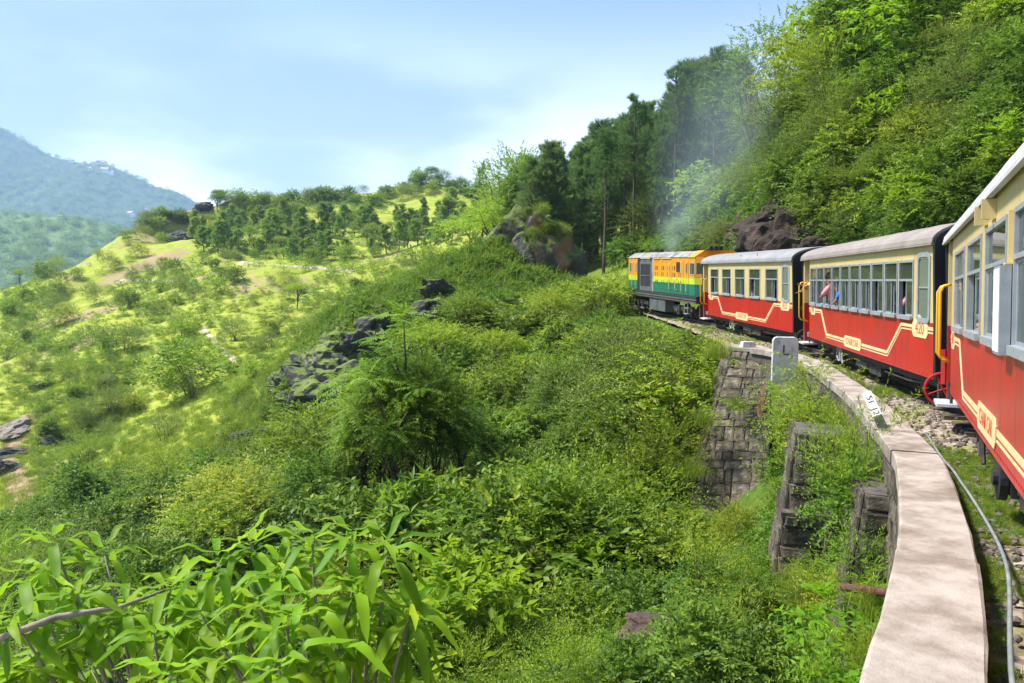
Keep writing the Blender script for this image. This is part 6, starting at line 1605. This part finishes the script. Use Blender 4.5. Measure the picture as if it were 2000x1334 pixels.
for px, y, tp, k, w, lb in ((1520, 50, 12, 'tree_airy', 1.0, 'airy thin-branched tree against the sky at the top of the slope'), (1465, 54, 70, 'tree_airy', .9, 'smaller airy tree beside the tall pines on the skyline'), (1620, 47, -40, 'tree_airy', 1.1, 'airy tree with pale trunk cut by the top edge'), (1690, 42, -50, 'tree', 1.1, 'bushy tree at the top edge above the wooded slope')):
    x = ray(px, 120)[0] * y; z_ = gz_(x, y); hh = max(3, ray(px, tp)[2] * y - z_)
    o = plant(k, (x, y, z_ - .1), hh, lb, 'tree', tone=(.95, .95, 1)); o.scale = (o.scale[0] * w, o.scale[1] * w, o.scale[2])

# ------------------------------------------------------------------ pine stand behind the outcrop
top_line = lambda px: np.interp(px, [985, 1000, 1060, 1130, 1190, 1250, 1290, 1330, 1390, 1440], [330, 315, 290, 262, 225, 200, 215, 140, 105, 110])
k = 0
while k < 135:
    px = rng.uniform(985, 1440); y_ = rng.uniform(70, 108)
    if px > 1290: y_ = rng.uniform(62, 88)
    x = ray(px, 400)[0] * y_; g = gz_(x, y_); tp = top_line(px) + abs(rng.normal()) * 45 + (30 if rng.random() < .5 else 0)
    h = ray(px, tp)[2] * y_ - g
    if h < 5: k += 1; continue
    h = min(h, 21); k += 1
    kd = 'pine_tall' if rng.random() < .22 and h > 10 else 'pine'
    o = plant(kd, (x, y_, g - .2), h, label_for(('' if h > 12 else 'shorter ') + LOOK[kd][0], px, tp + 60), 'pine tree', 'pines standing behind the outcrop', tone=tone_of(.14)); q_ = rng.uniform(1.0, 1.35); o.scale = (o.scale[0] * q_, o.scale[1] * q_, o.scale[2])
for px, y_, tp, lb in ((1180, 66, 262, 'bare-trunked pine with dead grey twigs standing before the stand'), (1240, 68, 195, 'tallest straight pine with a bare reddish trunk in the stand'), (1318, 64, 135, 'pine with dark open top against the sky near the slope'), (1395, 62, 98, 'topmost pine beside the airy trees on the skyline')):
    x = ray(px, 400)[0] * y_; g = gz_(x, y_); plant('pine_tall', (x, y_, g - .2), ray(px, tp)[2] * y_ - g, lb, 'pine tree', 'pines standing behind the outcrop')
hero('pine_tall', 942, 112, 328, 'lone thin pine with a small tuft top standing apart from the stand', py=430, w=.62)
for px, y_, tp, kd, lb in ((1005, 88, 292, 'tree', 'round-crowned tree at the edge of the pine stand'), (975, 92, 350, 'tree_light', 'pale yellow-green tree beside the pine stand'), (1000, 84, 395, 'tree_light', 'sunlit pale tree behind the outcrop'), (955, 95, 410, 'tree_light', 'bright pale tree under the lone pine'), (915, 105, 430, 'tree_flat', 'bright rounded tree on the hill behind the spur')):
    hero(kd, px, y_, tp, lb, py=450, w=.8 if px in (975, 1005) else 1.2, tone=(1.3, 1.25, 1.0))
# bank right behind the loco, between the line and the pines
for px, py in poisson(inside([(1000, 545), (1010, 480), (1130, 420), (1290, 400), (1290, 505), (1200, 525), (1130, 520)]), 600, lambda a, b: 22):
    h = hit1(px, py)
    if h is None or h[1] < 60: continue
    kd = random.choice(['dark', 'round', 'dark', 'tree_dark']); plant(kd, h - np.array([0, 0, .2]), rng.uniform(1.5, 3.4), label_for(LOOK[kd][0], px, py), 'shrub' if kd != 'tree_dark' else 'tree', 'understorey of the pine stand', tone=tone_of(), parts=False)
bank = inside([(1120, 545), (1150, 500), (1230, 470), (1300, 400), (1340, 330), (1280, 500), (1225, 520)])
for px, py in poisson(bank, 500, lambda a, b: 30):
    h = hit1(px, py)
    if h is None or (edge_x(h[1]) - .5 < h[0] < right_x(h[1]) + .5 and h[1] < 50): continue
    kd = random.choice(['light', 'round', 'fine', 'light']); plant(kd, h - np.array([0, 0, .15]), rng.uniform(1.2, 2.4), label_for(LOOK[kd][0], px, py), LOOK[kd][1], 'bushes on the bank beyond the locomotive', tone=tone_of())

# ------------------------------------------------------------------ ravine below the line
ravine = inside([(560, 745), (700, 640), (900, 600), (1110, 600), (1215, 612), (1330, 650), (1420, 700), (1360, 1000), (1500, 1010), (1600, 1130), (1640, 1334), (1000, 1400), (0, 1400), (0, 1060), (250, 960), (560, 900)])
P_ = poisson(ravine, 4500, lambda a, b: np.interp(b, [600, 800, 1000, 1334], [44, 62, 78, 100]))
H = ground_hit(P_[:, 0], P_[:, 1]); nrav = 0
for (px, py), h in zip(P_, H):
    if np.isnan(h[0]) or h[1] < 5.5: continue
    if h[0] > edge_x(h[1]) - .9 or (px < 95 and py < 1075): continue
    if px < 430 and py < 1000 and rng.random() < .5: continue
    v = patch(px, py, 77) + rng.normal() * .3; r = rng.random()
    kind = 'dark' if v < -.2 else ('round' if v < .0 else ('light' if v < .28 else 'fine'))
    if r < .12: kind = 'olive'
    elif r < .20: kind = 'broad'
    elif r < .27: kind = 'lance'
    elif r < .33: kind = 'willow'
    px_h = rng.uniform(.9, 1.5) * np.interp(py, [600, 800, 1000, 1334], [62, 95, 125, 150]); sz = float(np.clip(px_h * h[1] / FPX, .5, 3.2))
    tp = proj_top(h, sz); lim = track_limit(px) + 8
    if px > 1200 and tp < lim: sz = max(.35, sz - (lim - tp) * h[1] / FPX)
    if 1335 < px < 1520 and proj_top(h, sz) < 985 and h[1] < 18.5: sz = max(.3, sz - (985 - proj_top(h, sz)) * h[1] / FPX)
    if 1420 < px < 1700 and proj_top(h, sz) < 1115 and h[1] < 11.2: sz = max(.3, sz - (1110 - proj_top(h, sz)) * h[1] / FPX)
    if 540 < px < 930 and h[1] > 36: sz = min(sz, .9)
    nrav += 1
    plant(kind, h - [0, 0, .12], sz, label_for(size_word(sz, 1.0, 2.1) + LOOK[kind][0], px, py), LOOK[kind][1], 'bushes in the ravine', tone=tone_of())

# ------------------------------------------------------------------ sunny hill: bushes, young pines, skyline growth
hill = inside([(0, 575), (120, 520), (250, 480), (330, 420), (450, 392), (620, 380), (780, 370), (900, 380), (960, 440), (900, 520), (700, 580), (560, 730), (560, 900), (250, 950), (0, 1050)])
P_ = poisson(hill, 9000, lambda a, b: np.interp(b, [380, 560, 700, 1000], [20, 26, 35, 52]) * (.9 + .45 * (patch(a, b, 91) > .12)))
H = ground_hit(P_[:, 0], P_[:, 1]); big = []; tiny = []
for (px, py), h in zip(P_, H):
    if np.isnan(h[0]): continue
    if 330 < px < 940 and py < 515 - .02 * px and py > 395: continue
    if h[1] < 28 or (px < 95 and 790 < py < 1060): continue
    (big if rng.random() < .72 else tiny).append((px, py, h))
order = sorted(big, key=lambda t: -t[1])[:130]
nh = 0
for px, py, h in order:
    r = rng.random(); kind = 'dark' if r < .14 else ('round' if r < .34 else ('olive' if r < .68 else ('fine' if r < .82 else 'light')))
    px_h = rng.uniform(.5, 1.25) * np.interp(py, [380, 560, 700, 1000], [24, 33, 42, 54]); sz = float(np.clip(px_h * h[1] / FPX, .9, 5)); nh += 1
    plant(kind, h - [0, 0, .15], sz, label_for(size_word(px_h, 30, 52) + LOOK[kind][0], px, py), LOOK[kind][1], 'bushes dotted over the sunny hill', tone=tone_of(), parts=py > 640)
tiny += sorted(big, key=lambda t: -t[1])[130:]
wood = inside([(375, 470), (400, 448), (470, 436), (640, 428), (760, 436), (900, 432), (940, 440), (880, 480), (760, 500), (600, 512), (470, 505), (400, 500)])
P_ = poisson(wood, 2600, lambda a, b: 10.5 + 9 * max(0, patch(a * 2.2, b * 3, 15))); H = ground_hit(P_[:, 0], P_[:, 1]); npine = 0
for (px, py), h in zip(P_, H):
    if np.isnan(h[0]) or rng.random() < .08: continue
    npine += 1; sz = np.clip(rng.normal(38, 11), 20, 62) * h[1] / FPX
    if rng.random() < .30:
        kd = random.choice(['tree', 'tree_light', 'tree', 'tree_light']); plant(kd, h - [0, 0, .3], sz * .7, label_for(LOOK[kd][0], px, py), 'tree', 'trees of the hillside pine wood', tone=tone_of())
    else:
        o = plant('pine_young', h - [0, 0, .3], sz, label_for('taller young pine' if sz > 5.4 else 'young hillside pine', px, py), 'pine tree', 'young pines on the hillside', tone=tone_of(.25), parts=True)
        k_ = rng.uniform(1.0, 1.7); o.scale = (o.scale[0] * k_, o.scale[1] * k_, o.scale[2]); o.rotation_euler = (rng.normal() * .05, rng.normal() * .05, o.rotation_euler[2])
sky_line = [(262, 452), (285, 432), (300, 425), (325, 420), (345, 428), (370, 428), (430, 388), (448, 384), (470, 392), (492, 392), (520, 388), (548, 392), (575, 388), (600, 382), (622, 380), (640, 376), (655, 378), (672, 386), (700, 386), (730, 386), (752, 384), (770, 372), (792, 360), (808, 350), (820, 344), (836, 342), (850, 348), (868, 356), (884, 360), (902, 364), (922, 372), (940, 378), (960, 384), (985, 392), (1010, 396)]
for i, (px, py) in enumerate(sky_line):
    for k in range(2):
        a = px + rng.normal() * 9; h = None
        for dy in (6, 12, 20, 30, 45):
            h = hit1(a, py + dy + rng.uniform(0, 10))
            if h is not None: break
        if h is None: continue
        kd = random.choice(['dark', 'round', 'tree_dark', 'olive', 'round']); sz = rng.uniform(16, 34) * h[1] / FPX
        plant(kd, h - np.array([0, 0, .3]), sz, label_for(size_word(sz, 3.2, 4.8) + LOOK[kd][0], a, py), LOOK[kd][1], 'growth along the hill skyline', tone=tone_of(), parts=False)
for px, y_, tp, kd, lb in ((75, 150, 515, 'pine_young', 'slim dark conifer standing on the hill brow'), (40, 148, 528, 'tree_flat', 'bright lime tree on the hill brow'), (193, 165, 490, 'tree_airy', 'thin small tree on the hill brow'), (430, 212, 378, 'tree_dark', 'dark bush crowning the skyline crag')):
    hero(kd, px, y_, tp, lb, py=560)

# ------------------------------------------------------------------ ground cover
MASK = [inside(q) for q in ([(1425, 690), (1500, 690), (1492, 995), (1338, 1000)], [(1535, 890), (1640, 890), (1640, 1112), (1512, 1112)], [(1598, 1135), (1665, 1135), (1655, 1285), (1590, 1285)])]
def clear_of_walls(H, sz):
    ok = np.ones(len(H), bool)
    for i, (h, z) in enumerate(zip(H, sz)):
        a, b = proj((h[0], h[1], h[2] + z)); a2, b2 = proj(h)
        if a > 1190 and b < track_limit(a) + 6: ok[i] = False
        elif any(m(a, b) or m(a2 + 10, b) or m(a2 - 10, b) for m in MASK): ok[i] = False
    return ok
def cover(poly, n, keep=None):
    x0, y0, x1, y1 = poly.box; a = rng.uniform(x0, x1, n); b = rng.uniform(y0, y1, n); m = np.array([poly(u, v) for u, v in zip(a, b)])
    H = ground_hit(a[m], b[m]); H = H[~np.isnan(H[:, 0])]
    return H
rp = inside([(540, 760), (700, 620), (900, 590), (1110, 590), (1215, 605), (1330, 638), (1430, 690), (1600, 900), (1700, 1334), (1700, 1420), (0, 1420), (0, 1030), (250, 940), (560, 880)])
H = cover(rp, 13000); H = H[H[:, 0] < edge_x(H[:, 1]) - .30]
Z_ = np.clip(rng.uniform(26, 60, len(H)) * H[:, 1] / FPX, .22, 1.3) * np.where((proj((H[:, 0], H[:, 1], H[:, 2]))[0] > 1280), .75, 1); k_ = clear_of_walls(H, Z_); H = H[k_]; Z_ = Z_[k_]
stuff('ravine_undergrowth', ['scrub', 'scrub_light', 'scrub_olive', 'scrub', 'scrub_dark'], H - [0, 0, .06], Z_, 'leafy green undergrowth covering the ravine floor')
H = cover(slope_poly, 4200); H = H[H[:, 0] > right_x(H[:, 1]) + .2]
stuff('slope_undergrowth', ['scrub_dark', 'scrub_dark', 'scrub_olive', 'scrub', 'scrub_dark'], H - [0, 0, .06], np.clip(rng.uniform(26, 55, len(H)) * H[:, 1] / FPX, .4, 1.8), 'leafy undergrowth covering the wooded slope')
sp = inside([(540, 745), (610, 640), (700, 570), (820, 520), (930, 480), (1130, 500), (1230, 500), (1230, 610), (900, 610), (700, 660), (580, 800)])
H = cover(sp, 8000); H = H[(H[:, 1] < 64) & (H[:, 0] < edge_x(H[:, 1]) - .3)]
stuff('spur_grass', ['grass', 'grass', 'scrub', 'scrub_dark'], H - [0, 0, .04], np.clip(rng.uniform(10, 34, len(H)) * H[:, 1] / FPX, .25, 1.1), 'grass and low weeds on the mossy spur')
H = cover(hill, 8500)
w_ = np.array([patch(*proj(h), 55) for h in H]); H = H[w_ + rng.normal(size=len(H)) * .25 > -.05]
H = np.r_[H, np.array([t[2] for t in tiny])]; tk_ = proj((H[:, 0], H[:, 1], H[:, 2])); H = H[~((tk_[0] < 62) & (tk_[1] > 800))]
stuff('hill_scrub', ['scrub_light', 'scrub_olive', 'scrub_light', 'scrub'], H - [0, 0, .08], np.clip(rng.uniform(6, 20, len(H)) * H[:, 1] / FPX, .3, 2.6), 'low scrub and weeds scattered over the sunny hill')
H = cover(hill, 16000); H = H[H[:, 1] < 120]
stuff('hill_grass', ['grass'], H - [0, 0, .05], rng.uniform(.25, .6, len(H)), 'short grass on the sunny hill')
# weeds and loose stones on the ballast
yy = np.r_[rng.uniform(1.5, 14, 4200), rng.uniform(14, 40, 2600)]; c_ = rng.random(len(yy)); xx = edge_x(yy) + .3 + c_ * (trk_x(yy) - .55 - edge_x(yy) - .3)
nn = noise3(xx * .9, yy * .9, seed=71) > -.02
xg, yg = xx[nn], yy[nn]
y2 = rng.uniform(2.5, 18, 700); xg = np.r_[xg, np.interp(y2, WALL[:150, 1], WALL[:150, 0]) + .27 + abs(rng.normal(size=700)) * .07]; yg = np.r_[yg, y2]
stuff('track_weeds', ['grass', 'scrub', 'grass'], np.c_[xg, yg, trk_z(yg) - .14], rng.uniform(.03, .09, len(xg)), 'grass and weeds growing in the ballast')
pb = []
for s_ in range(4):
    me_ = rock_mesh('pebble', 'rock_pale', 1, s_ + 30, .3, 0); pb.append(me_)
PROTO['pebble'] = [(m_, None, 1.0, 1.0) for m_ in pb]
yy = np.r_[rng.uniform(1.0, 14, 3200), rng.uniform(14, 42, 3000)]; c_ = rng.random(len(yy)); xx = edge_x(yy) + .28 + c_ * (right_x(yy) - edge_x(yy) - .3)
stuff('ballast_stones', ['pebble'], np.c_[xx, yy, trk_z(yy) - .115 + rng.normal(size=len(xx)) * .01], rng.uniform(.010, .036, len(xx)), 'loose ballast stones between the parapet and the train')

# ------------------------------------------------------------------ far woods and houses
def far_hit(hf, px, py, y0, y1):
    d = ray(px, py); ts = np.linspace(y0, y1, 300); g = hf(d[0] * ts, ts); b = d[2] * ts < g
    return None if not b.any() or b[0] else np.array([d[0] * ts[b.argmax()], ts[b.argmax()], g[b.argmax()]])
n = 5200; X = rng.uniform(-1100, -100, n); Y = rng.uniform(640, 1300, n)
stuff('far_woods', ['scrub_light', 'scrub', 'scrub_light'], np.c_[X, Y, forest_h(X, Y) - 1.5], rng.uniform(7, 14, n), 'woods covering the lower far hill')  # light scrub chosen so the hill looks sunlit
n = 6500; X = rng.uniform(-2200, 200, n); Y = rng.uniform(1500, 2750, n)
stuff('mountain_trees', ['scrub_dark', 'scrub'], np.c_[X, Y, mountain_h(X, Y) - 2], rng.uniform(9, 20, n), 'dark woods on the far mountain')
hm = MB(); hm.box(-.5, .5, -.35, .35, -.2, .5); hw_me = hm.mesh('wall', M['white'])
hm = MB(); hm.prism([(-.42, .5), (.42, .5), (0, .8)], -.55, .55); M['house_roof'] = surf('pale_red_roof', [(.3, G(.45, .26, .22)), (.7, G(.60, .38, .34))], 4, .8); hr_me = hm.mesh('roof', M['house_roof'])
for i, (px, py, s, f_, y0, y1, lb) in enumerate(((140, 318, 15, mountain_h, 1400, 2700, 'tiny white house highest on the mountain shoulder'), (163, 322, 14, mountain_h, 1400, 2700, 'tiny white house along the mountain shoulder'), (186, 322, 20, mountain_h, 1400, 2700, 'long white building on the mountain crest'), (203, 322, 17, mountain_h, 1400, 2700, 'white house at the end of the mountain crest'),
                         (177, 334, 15, mountain_h, 1400, 2700, 'small house below the crest with reddish roof'), (205, 337, 22, mountain_h, 1400, 2700, 'large pale house with reddish roof below the crest'), (217, 341, 16, mountain_h, 1400, 2700, 'pale house lowest of those below the crest'), (256, 423, 20, mountain_h, 1400, 2700, 'lone white house low on the mountain'), (288, 413, 12, mountain_h, 1400, 2700, 'tiny pale house above the wooded knoll'),
                         (196, 436, 9, forest_h, 600, 1250, 'pale house on the edge of the far woods'), (206, 440, 9, forest_h, 600, 1250, 'second pale house on the edge of the far woods'), (120, 428, 8, forest_h, 600, 1250, 'small house on the forested hill top'))):
    h = far_hit(f_, px, py, y0, y1)
    if h is None: continue
    e = empty('house', tuple(h), (0, 0, rng.uniform(-.4, .4)), label=lb, cat='house', group='houses on the far mountain'); e.scale = (s, s, s)
    for nm, me_ in (('wall', hw_me), ('roof', hr_me)): link(bpy.data.objects.new(nm, me_), e)
print('COUNTS slope', nslope, 'ravine', nrav, 'hill', nh, 'young pines', npine)

# plants that would share a label are told apart by how near they stand
same = {}
for o in S.objects:
    if o.parent is None and o.get('label') and o.get('category'): same.setdefault(o['label'], []).append(o)
ORD = ['nearest', 'second nearest', 'third nearest', 'fourth nearest', 'fifth nearest', 'sixth nearest', 'seventh nearest', 'eighth nearest', 'ninth nearest', 'tenth nearest', 'eleventh nearest', 'twelfth nearest']
for l, q in same.items():
    if len(q) < 2: continue
    q.sort(key=lambda o: o.location.length)
    if len(q) == 2: q[0]['label'] = 'nearer ' + l; q[1]['label'] = 'farther ' + l
    else:
        for k, o in enumerate(q):
            if k < len(ORD): o['label'] = ORD[k] + ' ' + l
            elif len(q) - k <= 1: o['label'] = 'farthest ' + l

# ------------------------------------------------------------------ air and smoke
def volume(name, density, color, aniso=.2, noise=None):
    m, nt, out = new_mat(name); v = nt.nodes.new('ShaderNodeVolumePrincipled')
    v.inputs['Color'].default_value = (*color, 1); v.inputs['Density'].default_value = density; v.inputs['Anisotropy'].default_value = aniso
    if noise:
        n = noise_node(nt, noise, 4, .55); r = ramp(nt, [(.42, (0, 0, 0)), (.68, (1, 1, 1))]); nt.links.new(n.outputs['Fac'], r.inputs[0])
        mu = nt.nodes.new('ShaderNodeMath'); mu.operation = 'MULTIPLY'; mu.inputs[1].default_value = density
        nt.links.new(r.outputs['Color'], mu.inputs[0]); nt.links.new(mu.outputs[0], v.inputs['Density'])
    nt.links.new(v.outputs[0], out.inputs['Volume']); return m
HAZE = hb.build('haze', volume('haze_air', 2.0e-4, (.46, .68, 1.0)), kind='stuff', label='blue haze in the air over the valley')

def puff_mat():
    m, nt, out = new_mat('diesel_smoke'); L = nt.links.new
    v = nt.nodes.new('ShaderNodeVolumePrincipled'); v.inputs['Color'].default_value = (.66, .80, .98, 1); v.inputs['Anisotropy'].default_value = .1
    tcn = nt.nodes.new('ShaderNodeTexCoord'); ln = nt.nodes.new('ShaderNodeVectorMath'); ln.operation = 'LENGTH'; L(tcn.outputs['Object'], ln.inputs[0])
    mr = nt.nodes.new('ShaderNodeMapRange'); mr.interpolation_type = 'SMOOTHSTEP'; mr.inputs['From Min'].default_value = .15; mr.inputs['From Max'].default_value = 1; mr.inputs['To Min'].default_value = 1; mr.inputs['To Max'].default_value = 0; L(ln.outputs['Value'], mr.inputs['Value'])
    n = noise_node(nt, 1.6, 4, .6); r = ramp(nt, [(.35, (.15, .15, .15)), (.7, (1, 1, 1))]); L(n.outputs['Fac'], r.inputs[0])
    oi = nt.nodes.new('ShaderNodeObjectInfo'); sc_ = nt.nodes.new('ShaderNodeSeparateColor'); L(oi.outputs['Color'], sc_.inputs[0])
    m1 = nt.nodes.new('ShaderNodeMath'); m1.operation = 'MULTIPLY'; L(mr.outputs[0], m1.inputs[0]); L(r.outputs['Color'], m1.inputs[1])
    m2_ = nt.nodes.new('ShaderNodeMath'); m2_.operation = 'MULTIPLY'; L(m1.outputs[0], m2_.inputs[0]); L(sc_.outputs[0], m2_.inputs[1])
    L(m2_.outputs[0], v.inputs['Density']); L(v.outputs[0], out.inputs['Volume']); return m
M['smoke'] = puff_mat()
smk = empty('smoke', tuple(at(1312, 488, 36.4)), label='thin blue diesel smoke drifting up from the locomotive roof', kind='stuff')
bm = bmesh.new(); bmesh.ops.create_icosphere(bm, subdivisions=3, radius=1); pm = bpy.data.meshes.new('smoke_puff'); bm.to_mesh(pm); bm.free(); pm.materials.append(M['smoke'])
for a, b, c, r_, dn in ((1312, 476, 36.5, .6, .5), (1322, 440, 37, 1.4, .19), (1350, 385, 38.5, 2.7, .075), (1395, 315, 41, 4.4, .042), (1435, 240, 45, 6.2, .026), (1475, 165, 50, 7.6, .018)):
    o = bpy.data.objects.new('smoke_puff', pm); link(o, smk); o.location = at(a, b, c) - smk.location; o.scale = (r_, r_ * .9, r_ * 1.25); o.rotation_euler = (0, .35, 0); o.color = (dn, dn, dn, 1); put(o, kind='stuff')
